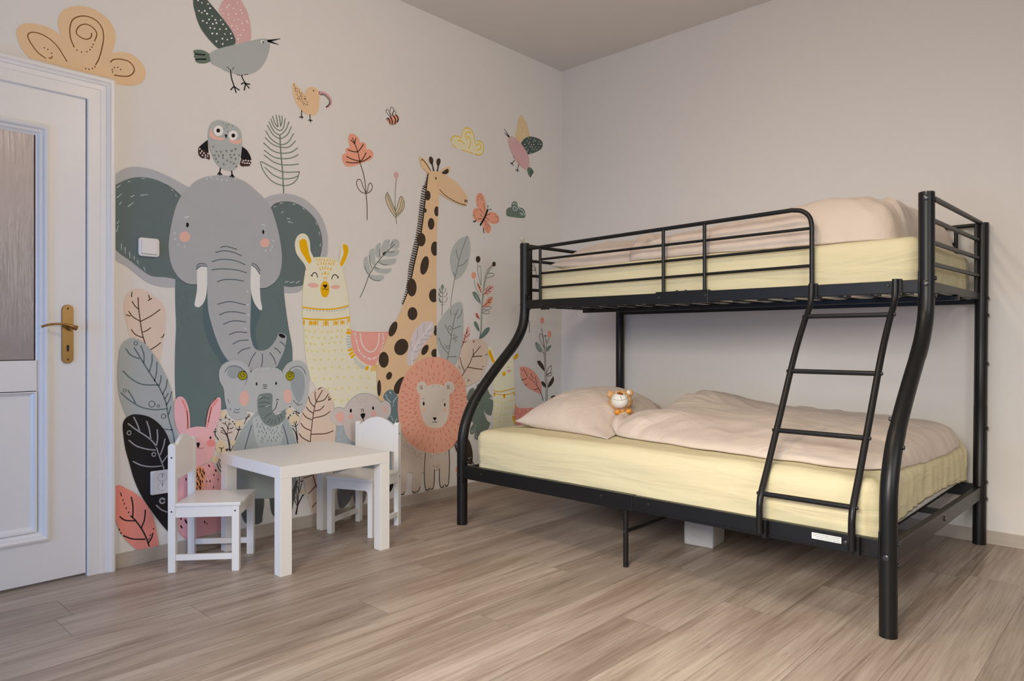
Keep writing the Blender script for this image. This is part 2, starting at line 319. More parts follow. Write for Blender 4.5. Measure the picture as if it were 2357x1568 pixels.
# ------------------------------------------------------------------ children's table and chairs
tx0, tx1, ty0, ty1 = .062, .612, -2.563, -2.013
tab = empty('childrens_table', ((tx0+tx1)/2, (ty0+ty1)/2, 0), label='low square white children\'s table between the two small chairs', category='table')
hx = .275
obj('table_top', bx(-hx, hx, -hx, hx, .401, .452, .0015), M['furn'], tab)
for sx in (-1, 1):
    for sy in (-1, 1):
        a, b = sorted((sx*hx, sx*(hx-.052))); c, d = sorted((sy*hx, sy*(hx-.052)))
        obj('leg', bx(a+.0004, b-.0004, c+.0004, d-.0004, 0, .4008, .0012), M['furn'], tab)
def make_chair(name, loc, rz, label, group):
    t = empty(name, loc, rz, label=label, category='chair', group=group)
    W, Dp = .1305, .1435; lw, ld = .0265, .030
    for s in (-1, 1):
        a, b = sorted((s*W, s*(W-lw)))
        obj('leg', bx(a, b, -Dp, -Dp+ld, 0, .2735, .0012), M['furn'], t)
        # rear leg rises into the back post with a rounded top
        bm = bmesh.new(); pr = [(Dp, 0), (Dp, .526), (Dp-.004, .534), (Dp-.011, .538), (Dp-ld+.011, .538), (Dp-ld+.004, .534), (Dp-ld, .526), (Dp-ld, 0)]
        A = [bm.verts.new((a, y, z)) for y, z in pr]; B = [bm.verts.new((b, y, z)) for y, z in pr]
        bm.faces.new(A); bm.faces.new(B[::-1])
        for i in range(8): bm.faces.new((A[i], B[i], B[(i+1) % 8], A[(i+1) % 8]))
        bmesh.ops.recalc_face_normals(bm, faces=bm.faces[:]); bmesh.ops.bevel(bm, geom=[e for e in bm.edges if abs(e.verts[0].co.x-e.verts[1].co.x) < 1e-6], offset=.0012, segments=1, affect='EDGES')
        obj('back_post', bm, M['furn'], t)
        c, d = sorted((s*(W-.003), s*(W-.020)))
        obj('side_apron', bx(c, d, -Dp+ld, Dp-ld, .229, .2735, .001), M['furn'], t)
        obj('stretcher', bx(c, d, -Dp+ld, Dp-ld, .0485, .0725, .0015), M['furn'], t)
        for y, z in ((Dp-.015, .480), (Dp-.015, .2545), (-Dp+.016, .2535)):
            obj('screw', tb([(s*(W-.001), y, z), (s*(W+.0012), y, z)], .0033, 14), M['bolt'], t)
    # front apron with bracketed corners
    bm = bmesh.new(); xs = W-lw; pr = [(-xs, .2735), (xs, .2735), (xs, .216), (xs-.012, .229), (-xs+.012, .229), (-xs, .216)]
    A = [bm.verts.new((x, -Dp+.003, z)) for x, z in pr]; B = [bm.verts.new((x, -Dp+.02, z)) for x, z in pr]
    bm.faces.new(A); bm.faces.new(B[::-1])
    for i in range(6): bm.faces.new((A[i], B[i], B[(i+1) % 6], A[(i+1) % 6]))
    bmesh.ops.recalc_face_normals(bm, faces=bm.faces[:]); obj('front_apron', bm, M['furn'], t)
    obj('seat', bx(-W-.002, W+.002, -Dp-.006, Dp-ld-.0005, .274, .289, .003, 3), M['furn'], t)
    # back panel with an arched top
    bm = bmesh.new(); xs = W-lw+.0015; pr = [(-xs, .385), (xs, .385), (xs, .519)]
    for i in range(17):
        u = 1-2*(i+.0)/16; pr.append((u*(xs-.004), .521+.043*math.cos(u*math.pi/2)**.9))
    pr.append((-xs, .519))
    y0, y1 = Dp-ld+.004, Dp-ld+.019
    A = [bm.verts.new((x, y0, z)) for x, z in pr]; B = [bm.verts.new((x, y1, z)) for x, z in pr]; n = len(pr)
    bm.faces.new(A); bm.faces.new(B[::-1])
    for i in range(n): bm.faces.new((A[i], B[i], B[(i+1) % n], A[(i+1) % n]))
    bmesh.ops.recalc_face_normals(bm, faces=bm.faces[:]); obj('back_panel', bm, M['furn'], t)
    return t
G_CH = 'small white chairs at the children\'s table'
# local front is -Y: rotate so that it points along the measured facing direction
make_chair('childrens_chair', (.213, -2.664, 0), math.atan2(.76, .65)+math.pi/2, 'small white chair in front of the pink rabbit, its back to the door', G_CH)
make_chair('childrens_chair', (.238, -1.890, 0), math.atan2(-.92, .394)+math.pi/2, 'small white chair tucked under the table in front of the koala', G_CH)

# ------------------------------------------------------------------ bunk bed
bed = empty('bunk_bed', (1.57, -.76, 0), label='black metal bunk bed with a wider lower bunk and slanted ladder', category='bunk bed')
BX, BY = 1.57, -.76
def Lp(p): return (p[0]-BX, p[1]-BY, p[2])
def LP(ps): return [Lp(p) for p in ps]
def bolt(parent, pos, nrm, r=.0085, off=(0, 0, 0)):
    n = Vector(nrm).normalized(); p = Vector(Lp(pos)); bm = bmesh.new()
    tube(bm, [p-n*.004, p+n*.0035, p+n*.005], [r, r, r*.7], 16); tube(bm, [p+n*.0048, p+n*.0054], r*.42, 6)
    return obj('bolt', bm, M['bolt'], parent, True, angle=35)
XL, XF = .537, 2.592; R = .0278
prof = [(-1.485, 0), (-1.485, .30), (-1.484, .40), (-1.478, .47), (-1.460, .535), (-1.428, .60), (-1.385, .66), (-1.315, .735), (-1.225, .82), (-1.140, .895), (-1.085, .945), (-1.040, 1.0), (-1.010, 1.055), (-.997, 1.11), (-.9925, 1.17), (-.9925, 1.30), (-.9925, 1.528)]
FP = {}
for x in (XL, XF):
    path = smoothpath([(x, y, z) for y, z in prof], 6); bm = bmesh.new()
    rr = [R*(1.0 if q.z < .668 else (.965 if q.z < .905 else 1.0)) for q in path]
    tube(bm, LP(path), rr, 28)
    FP[x] = obj('post', bm, M['metal'], bed, True, angle=60)
    obj('post_cap', tb([Lp((x, -.9925, 1.5275)), Lp((x, -.9925, 1.531)), Lp((x, -.9925, 1.533))], [R*1.0, R*1.0, R*.9], 28), M['bolt'], FP[x], True, angle=40)
for x0, x1 in ((.541, .541), (2.598, 2.611)):
    bm = bmesh.new(); xm = x0+(x1-x0)*.62
    tube(bm, LP([(x0, -.038, 0), (x0+(x1-x0)*.4, -.038, .66), (x0+(x1-x0)*.4, -.038, .661), (xm, -.038, 1.0), (x1, -.038, 1.529)]), [R, R, R*.97, R*.97, R*.97], 28)
    FP[-x0] = obj('post', bm, M['metal'], bed, True, angle=60)
# side rails
def rail(name, b, bev=.003): return obj(name, bx(b[0]-BX, b[1]-BX, b[2]-BY, b[3]-BY, b[4], b[5], bev), M['metal'], bed)
ur = rail('side_rail', (XL+.018, XF-.018, -1.008, -.983, 1.152, 1.202))
sl = obj('rail_sleeve', bx(1.42-BX, 1.70-BX, -1.011-BY, -.980-BY, 1.1475, 1.2075, .002), M['metal'], ur)
rail('side_rail', (.56, 2.585, -.048, -.026, 1.144, 1.168))
lr = rail('side_rail', (XL+.018, XF-.018, -1.500, -1.473, .250, .314))
obj('rail_sleeve', bx(XL+.03-BX, 1.611-BX, -1.5025-BY, -1.471-BY, .247, .3155, .002), M['metal'], lr)
obj('rail_lip', bx(1.62-BX, XF-.03-BX, -1.5035-BY, -1.498-BY, .257, .262, .001), M['metal'], lr)
rail('side_rail', (.56, 2.585, -.055, -.03, .225, .285))
for z0, z1, y1 in ((1.164, 1.196, -.965),):
    for x in (XL, XF+.002): rail('end_rail', (x-.011, x+.011, y1, -.05, z0, z1), .002)
bm = bmesh.new()
for x, nm in ((XL, 'end_rail'), (2.598, 'end_rail')):
    b = bmesh.new(); box(b, x-.013-BX, x+.013-BX, -1.465-BY, -.055-BY, -.03, .03, .003)
    for v in b.verts: v.co.z += .272+(-.024)*((v.co.y+BY+1.465)/1.41)
    er = obj(nm, b, M['metal'], bed)
    if x > 2: bolt(er, (2.611, -.80, .263), (1, 0, 0), .010)
bm.free()
# front guard rail
gr = obj('guard_rail', tb(LP(smoothpath([(XL+.02, -.995, 1.498), (1.2, -.995, 1.511), (2.06, -.995, 1.527)], 4)+smoothpath([(2.085, -.995, 1.5275), (2.125, -.995, 1.519), (2.155, -.995, 1.494), (2.166, -.995, 1.455), (2.167, -.995, 1.40)], 5)+[Vector((2.167, -.995, 1.195))]), .0098, 16), M['metal'], bed, True, angle=50)
for x in (.657, 1.455, 1.675): obj('guard_upright', tb(LP([(x, -.995, 1.195), (x, -.995, 1.498+.0195*(x-.55))]), .0085, 14), M['metal'], gr, True, angle=50)
for z0, z1 in ((1.430, 1.442), (1.351, 1.364), (1.271, 1.285)):
    obj('guard_bar', tb(LP([(.657, -.995, z0), (2.167, -.995, z1)]), .0068, 12), M['metal'], gr, True, angle=50)
# back guard rail
bg = obj('guard_rail', tb(LP([(.56, -.038, 1.52), (2.60, -.038, 1.522)]), .0095, 14), M['metal'], bed, True, angle=50)
for x in (.66, 1.455, 1.675, 2.503): obj('guard_upright', tb(LP([(x, -.038, 1.165), (x, -.038, 1.52)]), .0085, 12), M['metal'], bg, True, angle=50)
for z in (1.440, 1.36, 1.28): obj('guard_bar', tb(LP([(.66, -.038, z), (2.503, -.038, z)]), .0068, 12), M['metal'], bg, True, angle=50)
# end panels
for x in (XL, XF+.004):
    ep = obj('end_panel', tb(LP([(x, -.975, 1.520), (x+.01*(x > 1), -.055, 1.528)]), .0105, 14), M['metal'], bed, True, angle=50)
    for z0, z1 in ((1.434, 1.445), (1.348, 1.360), (1.265, 1.277)): obj('end_bar', tb(LP([(x, -.945, z0), (x+.006*(x > 1), -.095, z1)]), .0092, 12), M['metal'], ep, True, angle=50)
    for y in (-.945, -.098): obj('end_upright', bx(x-.006-BX, x+.006-BX, y-.012-BY, y+.012-BY, 1.19, 1.521, .002), M['metal'], ep)
# bed bases: slats, centre beam, middle legs
for z, y0, y1, n, nm in ((1.1655, -.985, -.048, 17, 'upper_base'), (.292, -1.475, -.055, 17, 'lower_base')):
    base = obj(nm, bx(.60-BX, 2.607-BX, (y0+y1)/2-.012-BY, (y0+y1)/2+.012-BY, z-.024, z-.002, .002), M['metal'], bed)
    for i in range(n):
        x = .66+1.86*i/(n-1); bm = bmesh.new(); box(bm, x-.016-BX, x+.016-BX, y0-BY, y1-BY, z-.002, z+.0025)
        for s in (-1, 1): box(bm, x+s*.014-.0018-BX, x+s*.014+.0018-BX, y0+.01-BY, y0+.05-BY, z-.018, z-.002)
        box(bm, x-.016-BX, x+.016-BX, y0+.008-BY, y0+.012-BY, z-.019, z-.015)
        obj('slat', bm, M['metal'], base)
ml = obj('middle_leg', tb(LP([(1.563, -1.479, 0), (1.563, -1.479, .26)]), .0115, 16), M['metal'], bed, True, angle=50)
obj('middle_leg', tb(LP([(1.563, -.10, 0), (1.563, -.10, .26)]), .0115, 16), M['metal'], bed, True, angle=50)
obj('leg_brace', tb(LP([(1.563, -1.479, .152), (1.563, -.10, .145)]), .0085, 12), M['metal'], ml, True, angle=50)
bolt(ml, (1.5655, -1.4902, .152), (.1, -1, 0), .005)
# ladder
ladder = empty('ladder', (0, 0, 0), parent=bed)
lad = [(-1.030, 1.206), (-1.034, 1.15), (-1.044, 1.115), (-1.070, 1.083), (-1.102, 1.05), (-1.205, .917), (-1.353, .677), (-1.455, .513), (-1.515, .42), (-1.529, .385), (-1.533, .35), (-1.533, .270)]
def lady(z):
    for (ya, za), (yb, zb) in zip(lad, lad[1:]):
        if zb <= z <= za: return ya+(yb-ya)*(za-z)/(za-zb)
for x in (2.178, 2.494):
    a = obj('ladder_rail', tb(LP(smoothpath([(x, y, z) for y, z in lad], 6)), .0118, 16), M['metal'], ladder, True, angle=50)
    for y, z0, z1 in ((-1.017, 1.15, 1.207), (-1.515, .252, .318)): obj('hook', bx(x+.004-BX, x+.020-BX, y-.008-BY, y+.010-BY, z0, z1, .001), M['metal'], a)
    for z in (1.068, .850, .630, .412): bolt(a, (x+(.0115 if x > 2.3 else -.0115), lady(z), z), (1 if x > 2.3 else -1, 0, 0), .0065)
for z in (1.068, .850, .630, .412): obj('rung', tb(LP([(2.178, lady(z), z), (2.494, lady(z), z)]), .0093, 14), M['metal'], ladder, True, angle=50)
# bolts
cdir = lambda x, y: (CAM.x-x, CAM.y-y, 0)
p = FP[XF]
bolt(p, (XF+.004, -1.0195, 1.507), (.1, -1, 0), .0105); bolt(p, (XF+.004, -1.0195, 1.185), (.1, -1, 0), .0105); bolt(p, (XF, -1.512, .262), (0, -1, 0), .0105)
for y, z in ((-.985, 1.205), (-.985, 1.14), (-1.418, .614), (-1.475, .305), (-1.475, .235), (-.985, 1.50)): bolt(p, (XF+.0277, y, z), (1, 0, 0), .008)
bolt(p, (XF-.0277, -1.36, .70), (-1, -.2, 0), .007)
p = FP[XL]
for z in (1.512, 1.18): bolt(p, (XL-.006, -1.0193, z), (-.2, -1, 0), .0075)
bolt(p, (XL-.004, -1.512, .262), (-.15, -1, 0), .007)
for y, z in ((-.985, 1.475), (-.985, 1.22), (-.985, 1.15), (-1.475, .33), (-1.40, .64)): bolt(p, (XL+.0277, y, z), (1, 0, 0), .007)
p = FP[-2.598]
for x, z in ((2.609, 1.17), (2.609, 1.09), (2.605, .555), (2.602, .30), (2.602, .22), (2.607, .86)): bolt(p, (x+.026, -.042, z), (1, 0, 0), .0075)
bolt(p, (2.607, -.0655, .262), (.3, -1, 0), .0075)
for x, z in ((1.442, 1.180), (1.688, 1.180), (2.463, 1.185), (.678, 1.170)): bolt(ur, (x, -1.011 if 1.4 < x < 1.7 else -1.008, z), (0, -1, 0), .007)
for x in (1.53, 1.578): bolt(ur, (x, -.996, 1.2075), (0, 0, 1), .006)
for x, z, y in ((1.452, .291, -1.5025), (1.690, .291, -1.5), (2.463, .285, -1.5), (.70, .285, -1.5025)): bolt(lr, (x, y, z), (0, -1, 0), .0055 if x < 2 else .0075)
# corner brackets on the posts
for x, s in ((XL, 1), (XF, -1)):
    obj('bracket', bx(x+s*.020-.006-BX, x+s*.020+.006-BX, -1.012-BY, -.979-BY, 1.125, 1.235, .004), M['metal'], bed)
    obj('bracket', bx(x+s*.020-.006-BX, x+s*.020+.006-BX, -1.5045-BY, -1.469-BY, .215, .345, .004), M['metal'], bed)
# sticker with small upside-down print
lb = obj('sticker', bx(2.352-BX, 2.4505-BX, -1.5009-BY, -1.4995-BY, .2785, .3000), M['label'], lr, props={'label': 'white sticker with three lines of tiny upside-down print'})
rnd = random.Random(3); bm = bmesh.new()
for row, (xa, xb) in enumerate(((2.356, 2.447), (2.356, 2.447), (2.367, 2.447))):
    x = xa; z = .2955-row*.0062
    while x < xb-.002:
        wd = rnd.uniform(.0022, .0075); wd = min(wd, xb-x); q = x
        while q < x+wd:
            lw = rnd.uniform(.0006, .0011); hh = rnd.choice((.0013, .0013, .0018)); box(bm, q-BX, q+lw-BX, -1.50105-BY, -1.5008-BY, z-hh, z+.0010); q += lw+.0004
        x += wd+.0015
obj('print', bm, M['ink'], lb)
# ------------------------------------------------------------------ mattresses with fitted sheets
def fbm(v, o=3):
    s = 0; a = 1
    for i in range(o): s += a*noise.noise(v); v = v*2.03+Vector((3.1, 1.7, 5.3)); a *= .5
    return s
def rounded_box(x0, x1, y0, y1, z0, z1, r, step, disp=None, open_bottom=False, rt=None):
    """dense rounded box shell; disp(p, n) moves each point along its normal"""
    bm = bmesh.new(); cache = {}; rt = rt or r
    nx, ny, nz = [max(2, int((b-a)/step)) for a, b in ((x0, x1), (y0, y1), (z0, z1))]
    def lin(a, b, n): return [a+(b-a)*i/n for i in range(n+1)]
    def edge(a, b, n):   # denser towards the ends
        return [a+(b-a)*(t-.28*math.sin(2*math.pi*t)/(2*math.pi)*1.6) for t in lin(0, 1, n)]
    X, Y, Z = edge(x0, x1, nx), edge(y0, y1, ny), edge(z0, z1, max(nz, 10)); nz = len(Z)-1
    def V(i, j, k):
        key = (i, j, k)
        if key not in cache:
            p = Vector((X[i], Y[j], Z[k])); c = Vector((min(max(p.x, x0+r), x1-r), min(max(p.y, y0+r), y1-r), min(max(p.z, z0 if open_bottom else z0+r), z1-r)))
            d = p-c; n = d.normalized() if d.length > 1e-9 else Vector((0, 0, 1))
            q = c+n*r if d.length > 1e-9 else p
            if disp: q = disp(q, n)
            if open_bottom and k == 0 and 0 < i < nx and 0 < j < ny: q = Vector((min(max(p.x, x0+.03), x1-.03), min(max(p.y, y0+.03), y1-.03), z0+.085))
            cache[key] = bm.verts.new(q)
        return cache[key]
    def quad(a, b, c, d):
        vs = [V(*a), V(*b), V(*c), V(*d)]
        try: f = bm.faces.new(vs); f.smooth = True
        except ValueError: pass
    for i in range(nx):
        for j in range(ny):
            quad((i, j, nz), (i+1, j, nz), (i+1, j+1, nz), (i, j+1, nz))
            quad((i, j, 0), (i, j+1, 0), (i+1, j+1, 0), (i+1, j, 0))
    for i in range(nx):
        for k in range(nz):
            quad((i, 0, k), (i+1, 0, k), (i+1, 0, k+1), (i, 0, k+1)); quad((i, ny, k), (i, ny, k+1), (i+1, ny, k+1), (i+1, ny, k))
    for j in range(ny):
        for k in range(nz):
            quad((0, j, k), (0, j, k+1), (0, j+1, k+1), (0, j+1, k)); quad((nx, j, k), (nx, j+1, k), (nx, j+1, k+1), (nx, j, k+1))
    bmesh.ops.remove_doubles(bm, verts=bm.verts[:], dist=1e-5)
    return bm
def sheet_disp(x0, x1, y0, y1, z0, z1, amp, hem, seed):
    def f(p, n):
        o = Vector((seed, seed*.7, 0)); q = p.copy()
        crown = .012*max(0, n.z)*(1-((p.x-(x0+x1)/2)/((x1-x0)/2))**2*.6)
        q.z += crown
        t = (p.z-z0)/(z1-z0)
        if abs(n.y) > .3:      # long soft creases along the sides
            a = noise.noise(Vector((p.x*1.3, p.z*22+p.x*2.2, 0))+o)+.5*noise.noise(Vector((p.x*3.1, p.z*40+p.x*5, 3))+o)
            q += n*amp*a*(1-.6*t)
            q += n*amp*.9*noise.noise(Vector((p.x*2.4, p.z*5, 9))+o)
        if abs(n.x) > .3:      # gathers at the ends
            a = math.sin(p.y*70+6*noise.noise(Vector((p.y*4, p.z*3, 1))+o))*.6+noise.noise(Vector((p.y*26, p.z*4, 2))+o)
            q += n*amp*1.5*a*(1-t)**.6*t**.15
            q += n*amp*1.2*noise.noise(Vector((p.y*5, p.z*5, 4))+o)
            if hem and p.z < z1-.02:
                s = (p.y-y0)/(y1-y0); arch = hem*math.sin(math.pi*min(1, max(0, s)))**.8
                q.z = z1-(z1-p.z)*(1-arch/(z1-z0))
        if n.z > .8:
            q.z += amp*.8*fbm(Vector((p.x*3, p.y*5, seed)))+amp*.5*noise.noise(Vector((p.x*9+p.y*3, p.y*2, seed)))
        return q
    return f
def mattress(name, b, label, amp, hem, seed, r):
    x0, x1, y0, y1, z0, z1 = b
    m = obj(name, rounded_box(x0+.012, x1-.012, y0+.012, y1-.012, z0, z1-.02, .03, .08), M['mattress'], None, True, {'label': label, 'category': 'mattress', 'group': 'mattresses in yellow fitted sheets'})
    obj('fitted_sheet', rounded_box(x0, x1, y0, y1, z0+.002, z1, r, .017, sheet_disp(x0, x1, y0, y1, z0, z1, amp, hem, seed), True), M['sheet'], m, True, {'label': 'pale yellow fitted sheet'})
    MATS.append(m.children[0]); return m
MATS = []
LZ = .508
mattress('mattress', (.606, 2.562, -1.470, -.075, .2955, LZ-.010), 'wide mattress in a pale yellow sheet on the lower bunk', .0065, .045, 2.3, .058)
mattress('mattress', (.612, 2.560, -.968, -.068, 1.169, 1.368), 'narrow mattress in a pale yellow sheet on the upper bunk', .0060, .02, 8.1, .035)

# ------------------------------------------------------------------ bedding
def smooth_closed(pts, n=10):
    P = [Vector((p[0], p[1], 0)) for p in pts]; out = []; m = len(P)
    for i in range(m):
        p0, p1, p2, p3 = P[i-1], P[i], P[(i+1) % m], P[(i+2) % m]
        for k in range(n):
            t = k/n; out.append(.5*((2*p1)+(p2-p0)*t+(2*p0-5*p1+4*p2-p3)*t*t+(3*p1-p0-3*p2+p3)*t**3))
    return out
def quilt(name, outline, centre, zb, T, Rf, label, cat, group, m, rings=46, wr=1.0, seed=0):
    """puffy cloth with the given floor-plan outline: T(x,y) thickness, Rf(x,y) width of the rounded edge"""
    O = smooth_closed(outline, 14); c = Vector((centre[0], centre[1], 0)); bm = bmesh.new(); top = []
    n = len(O)
    for r in range(rings+1):
        s = 1-(1-r/rings)**1.55; ring = []
        for q in O:
            p = c+(q-c)*s; d = (q-c).length*(1-s); R_ = Rf(q.x, q.y); e = min(1, d/R_)
            h = T(p.x, p.y)*math.sqrt(max(0, 1-(1-e)**2))
            ang = math.atan2(q.y-c.y, q.x-c.x)
            wv = fbm(Vector((p.x*4.2+seed, p.y*4.2, .3)))*.010*min(1, e*2)
            wv += (1-abs(noise.noise(Vector((p.x*3.1+seed, p.y*7.5+p.x*4, 2.2)))*2))*.006*e
            crease = noise.noise(Vector((ang*11+seed, d*3, 1.4)))*.012*max(0, 1-d/.35)*min(1, e*3)
            ring.append(bm.verts.new((p.x+.004*noise.noise(Vector((q.x*14, q.y*14, seed)))*s**6, p.y+.006*noise.noise(Vector((q.x*16, q.y*16, seed+3)))*s**6, zb(p.x, p.y)+.010+h+(wv+crease)*wr)))
        top.append(ring)
    for a, b in zip(top, top[1:]):
        for i in range(n):
            f = bm.faces.new((a[i], b[i], b[(i+1) % n], a[(i+1) % n])); f.smooth = True
    low = []
    for s, dz in ((1.004, .003), (.985, -.001), (.9, .001)):
        low.append([bm.verts.new((c.x+(q.x-c.x)*s, c.y+(q.y-c.y)*s, zb(q.x, q.y)+dz+.001)) for q in O])
    seq = [top[-1]]+low
    for a, b in zip(seq, seq[1:]):
        for i in range(n):
            f = bm.faces.new((a[i], b[i], b[(i+1) % n], a[(i+1) % n])); f.smooth = True
    bm.faces.new(low[-1])
    bmesh.ops.remove_doubles(bm, verts=bm.verts[:], dist=1e-6); bmesh.ops.recalc_face_normals(bm, faces=bm.faces[:])
    return obj(name, bm, m, None, True, {'label': label, 'category': cat, 'group': group})
from mathutils.bvhtree import BVHTree
def top_of(o, x, y, cache={}):
    """height of an object's upper surface above (x, y)"""
    if o.name not in cache: cache[o.name] = BVHTree.FromPolygons([v.co[:] for v in o.data.vertices], [p.vertices[:] for p in o.data.polygons])
    h = cache[o.name].ray_cast(Vector((x, y, 3)), Vector((0, 0, -1)))
    return h[0].z if h[0] else -1
def pillow(name, c4, zrest, Hh, label, seed, thin=0):
    """c4: corners front-left, front-right, back-right, back-left (x, y, z of the seam)"""
    FL, FR, BR, BL = [Vector(q) for q in c4]; n = 56; bm = bmesh.new(); G = [[], []]
    for s in (0, 1):
        for i in range(n+1):
            row = []
            for j in range(n+1):
                u = -1+2*i/n; v = -1+2*j/n; u = math.sin(u*math.pi/2)*.35+u*.65; v = math.sin(v*math.pi/2)*.35+v*.65
                pu = u*(1-.085*(1-v*v)*abs(u)**2); pv = v*(1-.085*(1-u*u)*abs(v)**2)
                a, b = (pu+1)/2, (pv+1)/2
                p = FL*(1-a)*(1-b)+FR*a*(1-b)+BR*a*b+BL*(1-a)*b
                k = (max(0, 1-abs(u)**2.6)*max(0, 1-abs(v)**2.6))**.62
                k *= 1-thin*math.exp(-((u-1)**2+(v+1)**2)/.55)
                e = 1-k
                wv = .007*fbm(Vector((u*3+seed, v*3, s*4)))*k+.010*noise.noise(Vector((math.atan2(v, u)*9+seed, (u*u+v*v)*1.5, s+.5)))*e*min(1, k*5)
                if s == 0: z = p.z+Hh*k+wv
                else: z = max(zrest(p.x, p.y)+.002, p.z-Hh*.5*k)
                row.append(bm.verts.new((p.x, p.y, z)) if (s == 0 or 0 < i < n and 0 < j < n) else G[0][i][j])
            G[s].append(row)
    for s in (0, 1):
        for i in range(n):
            for j in range(n):
                q = [G[s][i][j], G[s][i+1][j], G[s][i+1][j+1], G[s][i][j+1]]
                try: f = bm.faces.new(q if s == 0 else q[::-1]); f.smooth = True
                except ValueError: pass
    bmesh.ops.recalc_face_normals(bm, faces=bm.faces[:])
    return obj(name, bm, M['linen'], None, True, {'label': label, 'category': 'pillow', 'group': 'beige pink pillows'})
low_pillow = pillow('pillow', [(.705, -1.265, .538), (1.365, -1.335, .512), (1.195, -.47, .548), (.63, -.42, .56)], lambda x, y: top_of(MATS[0], x, y), .170, 'large beige pink pillow leaning at the lower bunk\'s head end', 2.2, .72)
up_pillow = pillow('pillow', [(.655, -.915, 1.402), (1.27, -.90, 1.385), (1.24, -.14, 1.40), (.66, -.14, 1.41)], lambda x, y: top_of(MATS[1], x, y), .150, 'beige pink pillow at the upper bunk\'s head end', 6.4)

def low_rest(x, y):
    x = min(x, 2.553); return max(top_of(MATS[0], x, y), top_of(low_pillow, x, y), .43)+.003
def up_rest(x, y): return max(top_of(MATS[1], min(x, 2.55), y), top_of(up_pillow, x, y), 1.3)+.003
def g2(x, y, cx, cy, sx, sy): return math.exp(-((x-cx)/sx)**2-((y-cy)/sy)**2)
low_out = [(1.285, -1.185), (1.42, -1.248), (1.71, -1.302), (2.01, -1.340), (2.27, -1.345), (2.45, -1.315), (2.525, -1.22), (2.545, -1.00), (2.555, -.70), (2.560, -.36), (2.50, -.16), (2.10, -.10), (1.60, -.095), (1.32, -.11), (1.27, -.26), (1.265, -.50), (1.28, -.70), (1.325, -.88), (1.275, -.97), (1.25, -1.08)]
def lowT(x, y):
    t = .060+.020*(y+1.3)
    t += .085*g2(x, y, 1.43, -.45, .20, .30)+.03*g2(x, y, 1.48, -1.05, .17, .16)+.03*g2(x, y, 1.80, -.75, .7, .35)
    t -= .015*g2(x, y, 2.5, -.4, .3, .5)
    return max(.02, t*min(1, .5+max(0, x-1.24)/.25))
quilt('duvet', low_out, (1.85, -.70), low_rest, lowT, lambda x, y: (.30 if y < -1.0 else .13) if x > 1.45 else .10, 'beige pink duvet spread across the lower bunk', 'duvet', 'beige pink duvets', M['linen'], seed=1.1)
up_out = [(1.20, -.90), (1.42, -.925), (1.80, -.935), (2.20, -.935), (2.42, -.90), (2.475, -.78), (2.46, -.55), (2.50, -.36), (2.525, -.20), (2.44, -.12), (2.0, -.10), (1.5, -.10), (1.22, -.12), (1.15, -.35), (1.14, -.65)]
def upT(x, y):
    t = .095+.085*min(1, max(0, (x-1.25)/.95))
    t += .035*g2(x, y, 2.22, -.55, .25, .3)-.05*g2(x, y, 2.52, -.2, .13, .2)-.03*g2(x, y, 2.36, -.62, .035, .2)+.015*g2(x, y, 1.55, -.5, .2, .3)
    return t
quilt('duvet', up_out, (1.86, -.52), up_rest, upT, lambda x, y: .16 if y < -.8 else (.10 if x > 2.3 else .2), 'beige pink duvet folded up on the upper bunk', 'duvet', 'beige pink duvets', M['linen'], wr=1.1, seed=5.7)
# ------------------------------------------------------------------ teddy bear on the lower pillow
B0 = Vector((1.212, -1.005, .612))
bear = empty('teddy_bear', B0, label='small tan plush bear with white muzzle and orange bow on the pillow', category='plush toy')
def fx(*pts): return pts
rt = Vector((.731, .682, 0)); fw = Vector((-.682, .731, 0)); up = Vector((0, 0, 1))   # towards the camera is -fw
def q(r_, u_, f_): return rt*r_+up*u_+fw*f_
bm = bmesh.new(); ellipsoid(bm, q(.005, -.035, .0), (.055, .055, .05), None, 40, 24, .008, 55); obj('body', bm, M['fur'], bear, True)
bm = bmesh.new(); ellipsoid(bm, q(.0, .045, .012), (.060, .058, .056), None, 56, 36, .007, 70); head = obj('head', bm, M['fur'], bear, True)
bm = bmesh.new(); ellipsoid(bm, q(-.010, .053, -.034), (.044, .040, .040), None, 36, 22); mz = obj('muzzle', bm, M['muzzle'], head, True, {'label': 'white muzzle'})
bm = bmesh.new(); ellipsoid(bm, q(-.011, .0865, -.048), (.0175, .012, .009), Matrix.Rotation(math.radians(-28), 3, 'X'), 20, 12); obj('nose', bm, M['nosebrown'], mz, True, {'label': 'brown nose'})
bm = bmesh.new(); tube(bm, smoothpath([q(-.011, .079, -.069), q(-.009, .068, -.0740), q(-.006, .058, -.0755)], 5), .0008, 6)
tube(bm, smoothpath([q(-.046, .062, -.052), q(-.030, .058, -.0685), q(-.007, .0575, -.0757), q(.014, .064, -.0690), q(.030, .073, -.0465)], 6), .0007, 6); obj('stitching', bm, M['thread'], mz)
bm = bmesh.new(); ellipsoid(bm, q(.046, .086, .018), (.020, .020, .021), None, 24, 14, .004, 90); e1 = obj('ear', bm, M['fur'], head, True)
bm = bmesh.new(); ellipsoid(bm, q(.040, .090, .004), (.012, .012, .013), None, 16, 10); obj('ear_lining', bm, M['muzzle'], e1, True, {'label': 'white ear lining'})
bm = bmesh.new(); ellipsoid(bm, q(-.050, .080, .026), (.017, .017, .019), None, 24, 14, .004, 90); obj('ear', bm, M['fur'], head, True)
bm = bmesh.new(); tube(bm, smoothpath([q(-.030, -.022, .0), q(-.058, -.026, -.012), q(-.078, -.026, -.018)], 6), .021, 14); ellipsoid(bm, q(-.087, -.022, -.020), (.030, .030, .030), None, 32, 20, .004, 80); obj('arm', bm, M['fur'], bear, True)
